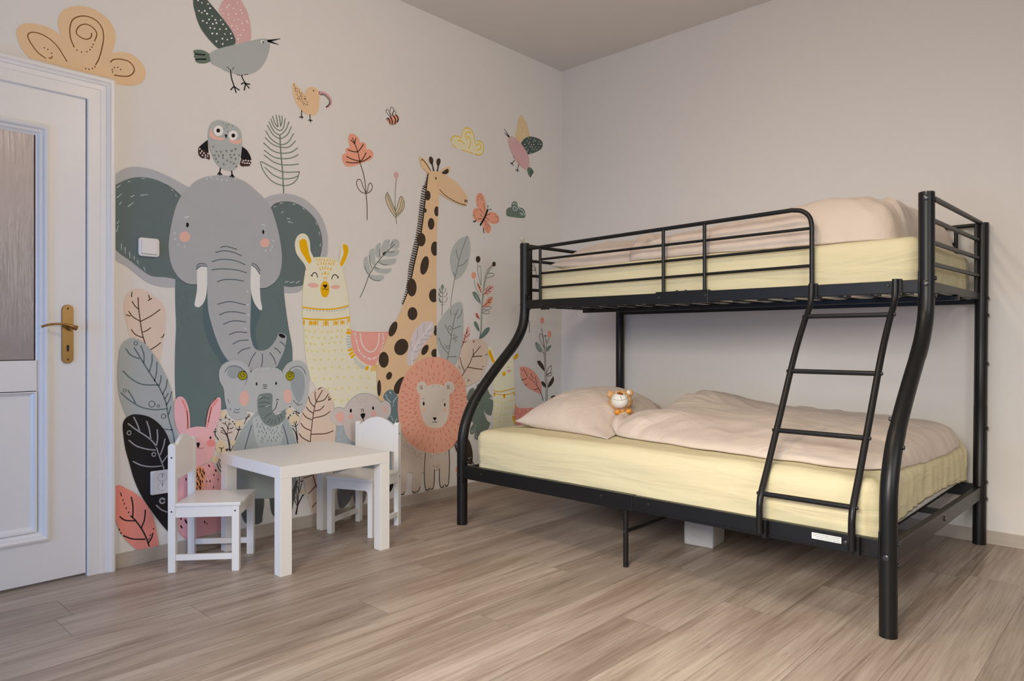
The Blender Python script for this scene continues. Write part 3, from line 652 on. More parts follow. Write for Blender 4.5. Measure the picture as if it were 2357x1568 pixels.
bm = bmesh.new(); tube(bm, smoothpath([q(.035, -.012, .008), q(.07, -.030, .0), q(.105, -.042, -.01), q(.15, -.052, -.02)], 6), [.020-.010*i/18 for i in range(19)], 14); obj('arm', bm, M['fur'], bear, True)
bm = bmesh.new()
def petal(cx, cu, w_, h_, tilt):
    ellipsoid(bm, q(cx, cu, -.058), (w_*.72, w_*.72, h_), Matrix.Rotation(tilt, 3, fw), 20, 12)
petal(-.026, -.003, .020, .013, .15); petal(.030, .002, .024, .012, -.35)
ellipsoid(bm, q(.0, -.001, -.062), (.007, .007, .006), None, 12, 8)
tube(bm, smoothpath([q(-.008, -.004, -.062), q(-.016, -.017, -.062), q(-.022, -.034, -.058)], 4), [.004, .006, .007, .008, .009, .009, .009, .009, .009], 8)
obj('bow', bm, M['ribbon'], bear, True, {'label': 'orange ribbon bow'})

# ------------------------------------------------------------------ grey fabric cube under the bed
cu = empty('fabric_cube', (1.641, -.932, 0), math.atan2(.014, .143), label='small light grey fabric cube on the floor under the bunk bed', category='fabric cube')
obj('cover', rounded_box(-.072, .072, -.072, .072, 0, .145, .009, .016, lambda p, n: p+Vector((n.x, n.y, 0))*.002*noise.noise(p*14)), M['greyfelt'], cu, True)
bm = bmesh.new()
for sx in (-1, 1):
    for sy in (-1, 1): tube(bm, [(sx*.0697, sy*.0697, .008), (sx*.0697, sy*.0697, .138)], .0016, 8)
for z in (.0065,):
    for a, b in (((-1, -1), (1, -1)), ((1, -1), (1, 1)), ((1, 1), (-1, 1)), ((-1, 1), (-1, -1))): tube(bm, [(a[0]*.068, a[1]*.068, z), (b[0]*.068, b[1]*.068, z)], .0015, 8)
obj('seam', bm, M['greyfelt'], cu)
# mural data: outlines (F, * = sharp corner), brush strokes (S width ends) and ellipses (E), in wall coordinates (half millimetres; widths and ellipses 0.1 mm)
PAINT = {
 'birdgrey': (0.463, 0.499, 0.508),
 'birdpink': (0.746, 0.468, 0.482),
 'black': (0.014, 0.013, 0.016),
 'black2': (0.024, 0.020, 0.020),
 'blush': (0.900, 0.526, 0.450),
 'blush2': (0.900, 0.490, 0.407),
 'bunnybody': (0.897, 0.479, 0.504),
 'bunnycheek': (0.900, 0.317, 0.332),
 'bunnydark': (0.900, 0.317, 0.307),
 'bunnyorange': (0.900, 0.400, 0.195),
 'bunnypink': (0.900, 0.528, 0.578),
 'coral': (0.900, 0.419, 0.291),
 'coral2': (0.900, 0.323, 0.269),
 'coral3': (0.900, 0.394, 0.300),
 'coral4': (0.900, 0.320, 0.263),
 'coralred': (0.855, 0.273, 0.246),
 'cream': (0.900, 0.900, 0.900),
 'curlbrown': (0.224, 0.094, 0.026),
 'darkbrown': (0.059, 0.034, 0.020),
 'dkgreen': (0.095, 0.131, 0.117),
 'eardark': (0.148, 0.197, 0.202),
 'elebaby': (0.525, 0.563, 0.590),
 'elebaby2': (0.398, 0.467, 0.492),
 'elebaby3': (0.521, 0.584, 0.612),
 'elebaby4': (0.362, 0.413, 0.447),
 'elebabyblush': (0.818, 0.515, 0.465),
 'eleblush': (0.846, 0.512, 0.450),
 'eledark': (0.146, 0.207, 0.212),
 'eledark2': (0.109, 0.168, 0.192),
 'eledark3': (0.107, 0.123, 0.119),
 'elegrey': (0.458, 0.484, 0.519),
 'elegrey2': (0.500, 0.519, 0.557),
 'eletrunk': (0.217, 0.270, 0.269),
 'fringegrey': (0.571, 0.632, 0.660),
 'fringegrey2': (0.487, 0.498, 0.464),
 'furmark': (0.216, 0.167, 0.138),
 'gold': (0.900, 0.570, 0.015),
 'gold2': (0.900, 0.898, 0.340),
 'gold3': (0.900, 0.803, 0.122),
 'gold4': (0.900, 0.749, 0.093),
 'green': (0.161, 0.224, 0.180),
 'koala': (0.713, 0.648, 0.631),
 'koalablush': (0.900, 0.498, 0.450),
 'koalabody': (0.427, 0.494, 0.546),
 'koalaear': (0.900, 0.540, 0.464),
 'koalafoot': (0.219, 0.219, 0.238),
 'koalaline': (0.422, 0.498, 0.535),
 'leafbeige': (0.809, 0.664, 0.560),
 'leafbeige2': (0.747, 0.629, 0.442),
 'leafbeige3': (0.900, 0.866, 0.724),
 'leafbeige4': (0.809, 0.683, 0.493),
 'leafblack': (0.020, 0.018, 0.018),
 'leafblue': (0.442, 0.487, 0.509),
 'leafbluedark': (0.135, 0.187, 0.205),
 'leafgreen': (0.246, 0.308, 0.271),
 'leafgreen2': (0.161, 0.246, 0.209),
 'leafgreen3': (0.179, 0.228, 0.192),
 'leafgrey': (0.509, 0.557, 0.558),
 'leafpink': (0.900, 0.576, 0.544),
 'leafteal': (0.166, 0.241, 0.266),
 'linegreen': (0.196, 0.254, 0.211),
 'lionblush': (0.900, 0.632, 0.478),
 'lionbody': (0.702, 0.610, 0.534),
 'lioncoral': (0.900, 0.462, 0.338),
 'lionface': (0.800, 0.721, 0.639),
 'llamacream': (0.882, 0.857, 0.689),
 'llamacream2': (0.854, 0.830, 0.739),
 'llamacream3': (0.894, 0.882, 0.672),
 'manemark': (0.765, 0.197, 0.142),
 'mauve': (0.773, 0.695, 0.746),
 'mauve2': (0.721, 0.643, 0.602),
 'olive': (0.375, 0.358, 0.018),
 'olivegrey': (0.200, 0.220, 0.175),
 'orange': (0.900, 0.498, 0.004),
 'orange2': (0.900, 0.498, 0.005),
 'orange3': (0.900, 0.457, 0.005),
 'owlgrey': (0.487, 0.526, 0.535),
 'palegrey': (0.617, 0.714, 0.747),
 'palemauve': (0.900, 0.882, 0.900),
 'palevein': (0.378, 0.384, 0.415),
 'paleyellow': (0.877, 0.845, 0.580),
 'redbrown': (0.159, 0.038, 0.029),
 'saddlepink': (0.900, 0.436, 0.376),
 'saddlepink2': (0.900, 0.337, 0.286),
 'spot': (0.066, 0.047, 0.033),
 'stembrown': (0.135, 0.105, 0.083),
 'stemgreen': (0.172, 0.236, 0.209),
 'stemgreen2': (0.133, 0.177, 0.152),
 'stemgrey': (0.184, 0.206, 0.186),
 'stemgrey2': (0.450, 0.462, 0.467),
 'tan': (0.855, 0.616, 0.381),
 'tan2': (0.821, 0.628, 0.360),
 'tanblush': (0.855, 0.548, 0.340),
 'twigblack': (0.032, 0.020, 0.024),
 'umber': (0.063, 0.034, 0.027),
 'veinbrown': (0.085, 0.043, 0.027),
 'white': (0.846, 0.858, 0.863),
 'wrinkle': (0.100, 0.135, 0.170),
 'wrinkle2': (0.044, 0.056, 0.064),
 'wrinkle3': (0.080, 0.117, 0.156),
 'wrinkle4': (0.107, 0.141, 0.145),
}
MURAL_POS = {'big tan painted cloud with brown curls above the white door frame': (-3.1, 2.195),
 'large grey painted bird with dark green and pink dotted wings': (-2.461, 2.509),
 'small tan painted bird with long curved pink beak': (-2.084, 2.231),
 'tiny painted bee with coral and black stripes': (-1.564, 2.273),
 'green line painted feather standing on the big elephant ear': (-2.225, 1.868),
 'coral painted leaf flower on a long brown stem': (-1.781, 2.018),
 'painted tulip with a pink bud and two striped beige leaves': (-1.549, 1.751),
 'pale painted cloud outlined with golden yellow swirls': (-0.937, 2.239),
 'pink painted bird with tan and dark green dotted wings near the corner': (-0.431, 2.429),
 'grey painted owl with round white eyes standing on the elephant head': (-2.616, 1.866),
 'huge grey painted elephant with dark green ears and white tusks': (-2.851, 1.473),
 'cream painted llama with orange ears and pink fringed saddle': (-2.1, 1.439),
 'tall tan painted giraffe with dark brown spots and mane': (-1.295, 2.02),
 'coral painted butterfly with black body and dotted wings': (-0.824, 1.865),
 'small dark green painted cloud beside the butterfly': (-0.502, 1.856),
 'grey painted palm leaf split into rounded lobes, beside giraffe neck': (-1.52, 1.526),
 'pointed oval grey painted leaf hanging above a round grey leaf': (-1.007, 1.493),
 'small dark green painted sprig right of the giraffe': (-1.156, 1.216),
 'mauve painted feather lying across the giraffe body': (-1.335, 0.967),
 'round grey painted leaf with small ring marks behind the lion': (-1.081, 1.024),
 'narrow pink painted leaf between the grey and beige leaves': (-0.957, 1.003),
 'round beige painted leaf between the lion and the small llama': (-0.898, 0.847),
 'painted wildflower bunch with dark and coral buds': (-0.797, 1.242),
 'painted lion with round coral mane and beige body': (-1.31, 0.17),
 'dark green painted monstera leaf behind the bunk bed post': (-0.838, 0.518),
 'small cream painted llama partly hidden behind the bunk bed post': (-0.731, 0.881),
 'coral painted leaf left of the tall stem above the pillow': (-0.334, 0.694),
 'tall painted stem with coral buds in the room corner': (-0.194, 0.791),
 'beige painted tree leaves peeking out behind the bunk bed post': (-0.427, 1.658),
 'beige painted leaf with dark veins below the elephant ear': (-2.873, 1.064),
 'large blue grey painted leaf with ring marks beside the door frame': (-2.86, 0.742),
 'black painted leaf with pale veins behind the power socket': (-2.853, 0.447),
 'coral painted leaf at the baseboard next to the door frame': (-2.913, 0.202),
 'pink painted rabbit behind the child chair nearest the door': (-2.713, 0.63),
 'painted cluster of little round trees with black twigs around the small elephant': (-2.51, 0.545),
 'small blue grey painted elephant with olive spiral ears behind the table': (-2.377, 0.136),
 'tall beige painted leaf with dark veins behind the white table': (-2.013, 0.448),
 'blue green painted leaf between the koala and the lion': (-1.545, 0.602),
 'pink grey painted koala behind the second child chair': (-1.773, 0.338),
 'black painted leaf stem low behind the front bunk post': (-0.979, 0.277)}
MURAL = [
 ('mural_cloud', 'big tan painted cloud with brown curls above the white door frame', 'painted cloud', 1, [
  ('cloud_shape', 'tan', ['F-6679,4322 -6673,4367 -6642,4409 -6587,4435 -6513,4446 -6446,4437 -6398,4417 -6369,4390* -6393,4446 -6400,4516 -6379,4591 -6340,4640 -6271,4679 -6200,4700 -6118,4693 -6045,4658 -5997,4603 -5976,4539 -5981,4467 -6000,4376* -5938,4405 -5861,4411 -5795,4380 -5749,4333 -5736,4276 -5749,4218 -5783,4173 -5850,4139 -5927,4126 -5997,4122* -5997,4157* -6320,4152* -6591,4159* -6633,4201 -6664,4256']),
  ('curl', 'curlbrown', ['S40 40 -6486,4190 -6541,4223 -6591,4290 -6605,4334 -6582,4365 -6531,4374 -6465,4356 -6408,4313 -6369,4258 -6338,4208', 'S44 44 -6286,4339 -6310,4399 -6317,4476 -6301,4550 -6261,4595 -6200,4621 -6128,4612 -6082,4564 -6069,4487 -6082,4390 -6103,4302 -6128,4239', 'S43 43 -6136,4436 -6120,4494 -6134,4530 -6170,4553 -6215,4550 -6256,4513 -6271,4463 -6246,4437 -6200,4430 -6164,4457 -6159,4493', 'S46 46 -6016,4295 -5992,4323 -5938,4342 -5872,4340 -5834,4303 -5834,4261 -5872,4217 -5927,4200 -5986,4193', 'S41 41 -6463,4199 -6451,4198 -6440,4217']),
  ('dots', 'darkbrown', ['E-31328 21601 25 8 0 -28', 'E-31163 21571 25 8 0 -29', 'E-30965 21648 25 8 0 -29', 'E-30853 21768 26 8 0 -29', 'E-30781 21893 26 8 0 -29', 'E-30735 22022 26 8 0 -29', 'E-31011 20936 25 7 0 -29', 'E-30894 20940 26 7 0 -29', 'E-30761 21012 26 7 0 -29', 'E-30668 21113 26 7 0 -29', 'E-30001 21080 27 7 0 -29', 'E-30012 21170 27 7 0 -29', 'E-29932 21287 27 8 0 -29', 'E-29803 21329 27 8 0 -29', 'E-29689 21267 27 8 0 -30', 'E-32473 21350 24 7 0 -28', 'E-32350 21321 24 7 0 -28', 'E-32222 21210 24 7 0 -28']),
 ]),
 ('mural_bird', 'large grey painted bird with dark green and pink dotted wings', 'painted bird', 1, [
  ('wing', 'birdpink', ['F-4931,4789* -4931,4825 -4982,4921 -5049,4991 -5086,5043 -5076,5099 -5043,5163 -4982,5237 -4901,5253 -4852,5190 -4810,5124 -4782,5026 -4772,4935 -4782,4864 -4859,4813*']),
  ('wing', 'dkgreen', ['F-5320,5167 -5328,5037 -5314,4966 -5289,4885 -5251,4814 -5193,4755 -5135,4709 -5096,4688* -5009,4728 -4931,4781* -4931,4831 -4969,4899 -5036,4969 -5115,5040 -5193,5104 -5257,5152']),
  ('wing_dots', 'cream', ['E-26326 25683 41 15 0 -34', 'E-26417 25375 39 14 0 -46', 'E-26144 25601 44 16 0 -43', 'E-26245 25326 33 12 0 -37', 'E-25962 25370 42 15 0 -39', 'E-26382 24901 42 14 0 -36', 'E-26114 24996 46 16 0 -43', 'E-25867 25204 46 16 0 -43', 'E-26246 24866 41 14 0 -34', 'E-26002 24902 46 16 0 -50', 'E-25765 24873 37 12 0 -35', 'E-26202 24499 46 15 0 -40', 'E-25909 24667 42 14 0 -44', 'E-25619 24747 48 16 0 -42', 'E-25364 24815 36 12 0 -39', 'E-26016 24471 42 14 0 -41', 'E-25737 24515 44 14 0 -46', 'E-25570 24617 44 14 0 -50', 'E-25255 24656 43 14 0 -40', 'E-25858 24292 41 13 0 -46', 'E-25660 24324 46 15 0 -38', 'E-25405 24372 44 14 0 -36', 'E-25103 24486 47 15 0 -42', 'E-25761 24060 45 14 0 -48', 'E-25544 24115 46 15 0 -45', 'E-25162 24225 35 11 0 -39', 'E-24882 24326 39 12 0 -42', 'E-25566 23754 39 12 0 -50', 'E-25281 23968 45 14 0 -48', 'E-25045 23993 38 12 0 -40', 'E-24836 24133 43 14 0 -39', 'E-25268 23720 44 14 0 -43', 'E-24833 26050 42 15 0 -41', 'E-24956 25663 40 14 0 -41', 'E-24551 25932 33 12 0 -38', 'E-25328 25327 35 12 0 -31', 'E-25058 25521 41 14 0 -41', 'E-24747 25591 42 14 0 -37', 'E-24385 25620 36 12 0 -35', 'E-25260 25163 39 13 0 -29', 'E-24986 25200 32 11 0 -37', 'E-24611 25376 43 15 0 -32', 'E-24319 25500 38 13 0 -33', 'E-24981 25041 29 10 0 -32', 'E-24708 25042 32 11 0 -34', 'E-24513 25134 29 10 0 -40', 'E-24077 25192 40 13 0 -44', 'E-24822 24723 34 11 0 -43', 'E-24584 24793 33 11 0 -32', 'E-24313 25002 34 11 0 -44', 'E-24027 25119 30 10 0 -32', 'E-24669 24580 31 10 0 -30', 'E-24535 24668 39 12 0 -31', 'E-24234 24709 33 10 0 -44', 'E-24518 24365 32 10 0 -35', 'E-24387 24416 32 10 0 -42', 'E-24520 24184 42 13 0 -38']),
  ('tail', 'green', ['F-5157,4566 -5168,4602 -5206,4623 -5257,4627 -5314,4609 -5328,4590 -5318,4570 -5323,4543 -5305,4529 -5310,4509 -5283,4498 -5225,4510 -5174,4542']),
  ('body', 'birdgrey', ['F-5178,4614 -5135,4657 -5063,4705 -4955,4764 -4845,4824 -4718,4891 -4632,4927 -4588,4922 -4576,4873 -4595,4785 -4632,4692 -4690,4607 -4761,4546 -4845,4506 -4928,4493 -5009,4493 -5089,4514 -5155,4528 -5170,4562']),
  ('tail_stripe', 'black', ['S64 64 -5308,4573 -5222,4591', 'S64 64 -5305,4525 -5213,4554']),
  ('eye', 'cream', ['E-23283 24441 94 29 0 -75']),
  ('pupil', 'black', ['E-23247 24432 44 13 0 -48']),
  ('beak', 'black', ['S115 22 -4595,4915 -4536,4943 -4466,4977', 'S115 22 -4591,4915 -4529,4913 -4484,4914']),
  ('leg', 'black', ['S54 54 -4977,4516 -4969,4449 -4948,4388 -4942,4374', 'S53 53 -4942,4374 -4976,4331', 'S54 54 -4942,4374 -4923,4318', 'S54 54 -4942,4370 -4892,4350']),
  ('leg', 'black', ['S55 55 -4870,4495 -4848,4455 -4829,4431', 'S55 55 -4870,4413 -4852,4430 -4829,4430 -4787,4434', 'S55 55 -4829,4431 -4841,4363', 'S55 55 -4829,4428 -4792,4395']),
  ('belly_dots', 'black', ['E-25046 22684 27 8 0 -26', 'E-24979 22637 27 8 0 -26', 'E-24912 22603 27 8 0 -26', 'E-24742 22737 27 8 0 -27', 'E-24790 22657 27 8 0 -26', 'E-24537 22455 27 8 0 -27', 'E-24434 22477 28 8 0 -27', 'E-24296 22515 28 8 0 -27', 'E-24171 22563 28 8 0 -27', 'E-24052 22623 28 8 0 -27']),
 ]),
 ('mural_bird', 'small tan painted bird with long curved pink beak', 'painted bird', 1, [
  ('body', 'tan', ['F-4318,4581* -4279,4554 -4225,4514 -4189,4482* -4181,4520 -4153,4565 -4116,4586 -4073,4586 -4029,4568 -4014,4535 -4021,4473 -4026,4394 -4042,4335 -4079,4298 -4122,4285 -4183,4290 -4231,4312 -4279,4360 -4315,4421 -4332,4492 -4332,4545']),
  ('wing_dots', 'darkbrown', ['E-21583 22788 29 8 0 -29', 'E-21550 22697 29 8 0 -21', 'E-21499 22620 28 7 0 -29', 'E-21514 22555 24 6 0 -25', 'E-21409 22609 31 8 0 -20', 'E-21293 22591 21 5 0 -28', 'E-21490 22480 26 7 0 -28', 'E-21393 22481 29 8 0 -28', 'E-21284 22497 22 6 0 -23', 'E-21410 22372 22 6 0 -20', 'E-21276 22435 25 6 0 -22', 'E-21190 22439 26 7 0 -24', 'E-21112 22454 21 5 0 -25', 'E-21390 22297 24 6 0 -24', 'E-21219 22341 31 8 0 -24', 'E-21140 22368 26 7 0 -23', 'E-21290 22232 25 6 0 -28', 'E-21177 22271 28 7 0 -28', 'E-21091 22292 24 6 0 -25', 'E-20949 22329 24 6 0 -30', 'E-21369 22126 28 7 0 -28', 'E-21263 22163 29 7 0 -28', 'E-21149 22180 30 8 0 -27', 'E-20992 22212 27 7 0 -25', 'E-20933 22234 31 8 0 -25', 'E-21298 22079 27 7 0 -28', 'E-21187 22088 21 5 0 -22', 'E-21086 22118 23 6 0 -27', 'E-20958 22187 26 7 0 -22', 'E-20883 22200 24 6 0 -22', 'E-21173 22021 24 6 0 -24', 'E-21051 22025 25 6 0 -20', 'E-20902 22108 27 7 0 -23', 'E-20789 22082 30 7 0 -24', 'E-21074 21959 31 8 0 -20', 'E-20994 21966 28 7 0 -21', 'E-20843 21983 25 6 0 -24', 'E-21030 21882 32 8 0 -25', 'E-20925 21898 22 5 0 -26', 'E-20798 21941 30 7 0 -28']),
  ('eye', 'black', ['E-20451 22766 37 10 0 -39']),
  ('beak', 'birdpink', ['S168 108 -4017,4547 -3973,4560 -3922,4548 -3884,4510 -3884,4468 -3922,4421']),
  ('beak_line', 'darkbrown', ['S30 30 -4018,4564 -4024,4544 -4013,4530 -3973,4537 -3928,4520 -3900,4486 -3909,4450 -3941,4420 -3932,4413', 'S30 30 -4004,4541 -3960,4549 -3912,4524 -3891,4488 -3902,4452 -3935,4418']),
  ('leg', 'black', ['S46 46 -4227,4313 -4230,4249', 'S46 46 -4230,4249 -4252,4237', 'S46 46 -4230,4249 -4225,4230', 'S46 46 -4230,4249 -4210,4245']),
  ('leg', 'black', ['S46 46 -4131,4292 -4130,4232', 'S46 46 -4128,4237 -4147,4229', 'S46 46 -4128,4237 -4125,4216', 'S47 47 -4128,4237 -4106,4236']),
 ]),
 ('mural_bee', 'tiny painted bee with coral and black stripes', 'painted bee', 1, [
  ('wing', 'darkbrown', ['S30 30 -3102,4509 -3146,4540 -3161,4567 -3139,4584 -3117,4565 -3097,4516', 'S30 30 -3097,4522 -3105,4580 -3097,4612 -3077,4623 -3053,4611 -3057,4580 -3083,4528', 'S31 31 -3077,4521 -3057,4574 -3035,4591 -3022,4576 -3032,4549 -3057,4525']),
  ('body', 'coral', ['F-3143,4463 -3124,4491 -3065,4532 -3012,4551 -2982,4537 -2977,4507 -2997,4466 -3042,4435 -3095,4426 -3132,4435']),
  ('stripe', 'black', ['S80 80 -3132,4484 -3109,4459 -3106,4435', 'S81 81 -3100,4509 -3077,4472 -3075,4432', 'S81 81 -3057,4531 -3027,4496 -3035,4445', 'S82 82 -3016,4548 -2989,4516 -3001,4471']),
  ('leg', 'black', ['S27 27 -3109,4422 -3112,4412', 'S27 27 -3092,4424 -3090,4415', 'S27 27 -3057,4432 -3056,4422', 'S27 27 -3042,4437 -3041,4429', 'S27 27 -3143,4457 -3160,4477', 'S27 27 -3139,4470 -3151,4488']),
 ]),
 ('mural_feather', 'green line painted feather standing on the big elephant ear', 'painted leaf', 1, [
  ('stem', 'linegreen', ['S65 65 -4469,4007 -4460,3848 -4442,3656 -4428,3432']),
  ('barbs', 'linegreen', ['S47 47 -4548,4179 -4522,4114 -4492,4085', 'S47 47 -4510,4200 -4499,4146 -4489,4090', 'S47 47 -4447,4203 -4447,4144 -4462,4096', 'S47 47 -4477,4203 -4469,4153 -4463,4106', 'S47 47 -4569,4148 -4529,4077 -4469,4053 -4431,4092 -4412,4187', 'S47 47 -4585,4113 -4536,4034 -4472,4010 -4409,4069 -4370,4162', 'S47 47 -4603,4077 -4544,3998 -4466,3973 -4386,4032 -4343,4119', 'S47 47 -4620,4016 -4559,3946 -4462,3914 -4378,3956 -4319,4053', 'S47 47 -4625,3949 -4551,3900 -4462,3887 -4370,3908 -4298,3982', 'S47 47 -4642,3892 -4551,3837 -4457,3828 -4347,3859 -4274,3916', 'S47 47 -4635,3821 -4544,3777 -4454,3773 -4347,3800 -4266,3847', 'S47 47 -4636,3773 -4536,3725 -4447,3714 -4347,3729 -4265,3754', 'S46 46 -4254,3675 -4347,3655 -4439,3643 -4544,3666 -4664,3703 -4673,3684 -4639,3608 -4559,3532 -4447,3505 -4347,3532 -4277,3600 -4254,3675', 'S47 47 -4628,3654 -4544,3597 -4447,3574 -4347,3591 -4269,3630']),
 ]),
 ('mural_flower', 'coral painted leaf flower on a long brown stem', 'painted flower', 1, [
  ('petal', 'coral', ['F-3663,4115 -3667,4148 -3654,4185 -3620,4204 -3572,4200 -3531,4171 -3513,4126* -3483,4140 -3448,4136 -3430,4110 -3434,4068* -3399,4077 -3356,4069 -3335,4035 -3349,3990 -3399,3952 -3483,3907 -3565,3866 -3633,3842 -3694,3836 -3730,3867 -3744,3916 -3738,3951 -3687,3981* -3703,4003 -3690,4029 -3644,4049*']),
  ('veins', 'veinbrown', ['S57 57 -3590,4112 -3559,4055 -3535,3990 -3513,3901', 'S56 56 -3613,4157 -3583,4106', 'S56 56 -3633,4130 -3586,4102', 'S56 56 -3568,4161 -3583,4108', 'S57 57 -3670,4019 -3620,4011 -3549,4020 -3504,4066 -3469,4117', 'S57 57 -3687,3941 -3620,3925 -3517,3924 -3469,3968 -3434,4031', 'S57 57 -3691,3880 -3606,3886 -3513,3913 -3441,3950 -3375,4001']),
  ('stem', 'veinbrown', ['S45 45 -3513,3901 -3476,3815 -3448,3703 -3434,3576 -3420,3437 -3420,3287']),
  ('leaf', 'veinbrown', ['S38 38 -3434,3576 -3497,3584 -3545,3629 -3559,3684 -3531,3721 -3497,3706 -3476,3651 -3437,3584']),
  ('leaf', 'veinbrown', ['S39 39 -3434,3574 -3378,3608 -3349,3660 -3364,3699 -3385,3701 -3406,3662 -3413,3614 -3434,3582']),
 ]),
 ('mural_tulip', 'painted tulip with a pink bud and two striped beige leaves', 'painted flower', 1, [
  ('leaf', 'leafbeige2', ['F-3142,3635 -3166,3593 -3161,3533 -3124,3466 -3072,3401 -3024,3361* -3027,3431 -3065,3511 -3109,3589']),
  ('leaf', 'leafbeige2', ['F-2943,3620 -2913,3594 -2897,3522 -2928,3450 -3024,3361* -3027,3431 -2989,3534 -2966,3598']),
  ('leaf_lines', 'olivegrey', ['S40 40 -3142,3635 -3166,3593 -3161,3533 -3124,3466 -3072,3401 -3024,3361', 'S40 40 -3142,3635 -3109,3589 -3065,3511 -3027,3431 -3024,3361', 'S41 41 -2943,3620 -2913,3594 -2897,3522 -2928,3450 -3024,3361', 'S41 41 -2943,3620 -2966,3598 -2989,3534 -3026,3437', 'S40 40 -3154,3607 -3109,3517 -3038,3399', 'S40 40 -3136,3609 -3080,3509 -3032,3431', 'S41 41 -2936,3603 -2959,3501 -3019,3396', 'S41 41 -2913,3569 -2943,3467 -3016,3384']),
  ('stem', 'olivegrey', ['S37 37 -3015,3816 -3030,3662 -3032,3491 -3024,3371 -3012,3289']),
  ('bud', 'birdpink', ['E-15082 19263 182 31 0 -189']),
 ]),
 ('mural_cloud', 'pale painted cloud outlined with golden yellow swirls', 'painted cloud', 1, [
  ('cloud_shape', 'paleyellow', ['F-2170,4430 -2146,4476 -2099,4504 -1995,4490* -1987,4563 -1939,4628 -1890,4648 -1824,4635 -1782,4583 -1754,4492* -1690,4526 -1630,4512 -1599,4463 -1613,4392 -1673,4344 -1774,4337 -1890,4344 -2035,4351 -2131,4368']),
  ('outline', 'gold', ['S62 62 -2165,4422 -2165,4443 -2139,4481 -2096,4502 -2051,4502 -1995,4490', 'S62 62 -1990,4521 -1987,4537', 'S62 62 -1982,4555 -1974,4578', 'S63 63 -1963,4598 -1952,4616', 'S64 64 -1939,4628 -1898,4646 -1832,4639 -1787,4588 -1757,4486', 'S65 65 -1715,4512 -1690,4524 -1630,4512 -1599,4457 -1622,4385 -1681,4343 -1757,4340', 'S61 61 -2151,4385 -2134,4374', 'S62 62 -2115,4369 -2091,4360', 'S63 63 -1971,4350 -1939,4347', 'S63 63 -1914,4346 -1890,4347', 'S63 63 -1865,4347 -1844,4344', 'S64 64 -1827,4342 -1804,4341']),
  ('curl', 'gold', ['S56 56 -1930,4519 -1922,4565 -1890,4594 -1848,4599 -1824,4589', 'S56 56 -1906,4485 -1898,4523 -1870,4538 -1844,4516 -1840,4463 -1870,4390', 'S56 56 -2067,4452 -2019,4459 -1971,4448 -1947,4431', 'S58 58 -1740,4447 -1707,4480 -1673,4485 -1647,4459 -1664,4425 -1723,4401']),
 ]),
 ('mural_bird', 'pink painted bird with tan and dark green dotted wings near the corner', 'painted bird', 1, [
  ('wing', 'tan2', ['F-874,5052* -820,5010 -752,4934 -717,4850 -707,4786 -781,4764 -888,4673 -973,4691 -987,4740 -973,4833 -945,4943 -916,5014']),
  ('wing', 'dkgreen', ['F-888,4655* -820,4730 -723,4783 -604,4802 -482,4794 -431,4764 -427,4711 -482,4647 -604,4583 -752,4525*']),
  ('wing_dots', 'cream', ['E-4361 25057 38 9 0 -30', 'E-4413 24873 33 8 0 -28', 'E-4633 24640 43 10 0 -27', 'E-4345 24776 41 9 0 -25', 'E-4730 24435 44 10 0 -27', 'E-4394 24537 43 10 0 -32', 'E-4212 24617 40 9 0 -25', 'E-4629 24320 35 8 0 -24', 'E-4278 24459 34 7 0 -31', 'E-3950 24546 43 10 0 -22', 'E-3721 24492 41 9 0 -25', 'E-4727 24161 32 7 0 -33', 'E-4496 24208 42 9 0 -26', 'E-4046 24327 47 10 0 -32', 'E-3808 24303 38 8 0 -31', 'E-4798 23963 37 8 0 -29', 'E-4578 24060 42 9 0 -25', 'E-4277 24044 33 7 0 -22', 'E-4050 24115 36 8 0 -25', 'E-3700 24151 35 8 0 -27', 'E-4641 23817 34 7 0 -27', 'E-4423 23918 36 8 0 -25', 'E-4077 23971 41 9 0 -33', 'E-3764 24031 41 9 0 -26', 'E-4512 23637 35 7 0 -22', 'E-4284 23788 31 7 0 -30', 'E-4052 23759 36 8 0 -32', 'E-4400 23551 43 9 0 -31', 'E-3645 23774 38 8 0 -33', 'E-3417 23813 38 8 0 -28', 'E-3013 23846 40 8 0 -29', 'E-3745 23575 40 8 0 -28', 'E-3527 23551 41 8 0 -34', 'E-3135 23690 48 10 0 -27', 'E-2920 23756 51 11 0 -32', 'E-2536 23786 47 10 0 -31', 'E-4024 23293 47 9 0 -38', 'E-3608 23415 56 11 0 -28', 'E-3343 23408 40 8 0 -33', 'E-3089 23471 53 11 0 -34', 'E-2591 23619 52 11 0 -35', 'E-2315 23656 56 11 0 -39', 'E-3899 23114 49 10 0 -39', 'E-3427 23263 45 9 0 -35', 'E-3257 23274 41 8 0 -28', 'E-2920 23301 40 8 0 -30', 'E-2521 23368 40 8 0 -33', 'E-3695 23004 44 9 0 -38', 'E-3237 23129 41 8 0 -29', 'E-3051 23122 49 10 0 -30', 'E-2765 23188 45 9 0 -34', 'E-3780 22846 54 11 0 -36', 'E-3417 22820 45 9 0 -32']),
  ('tail', 'green', ['F-752,4351 -683,4359 -634,4333 -624,4295 -663,4255 -683,4225 -723,4245 -752,4299']),
  ('body', 'birdpink', ['F-1123,4698 -1049,4714 -964,4693 -878,4653 -781,4575 -723,4494 -707,4405 -742,4340 -781,4313 -859,4328 -954,4373 -1049,4458 -1114,4560 -1142,4644']),
  ('tail_stripe', 'black', ['S57 57 -699,4295 -673,4266 -687,4227', 'S57 57 -679,4315 -628,4294']),
  ('eye', 'cream', ['E-5318 23376 103 21 0 -77']),
  ('pupil', 'black', ['E-5318 23363 47 10 0 -45']),
  ('beak', 'black', ['S84 23 -1119,4697 -1169,4746 -1215,4783', 'S84 23 -1127,4698 -1169,4712 -1211,4737']),
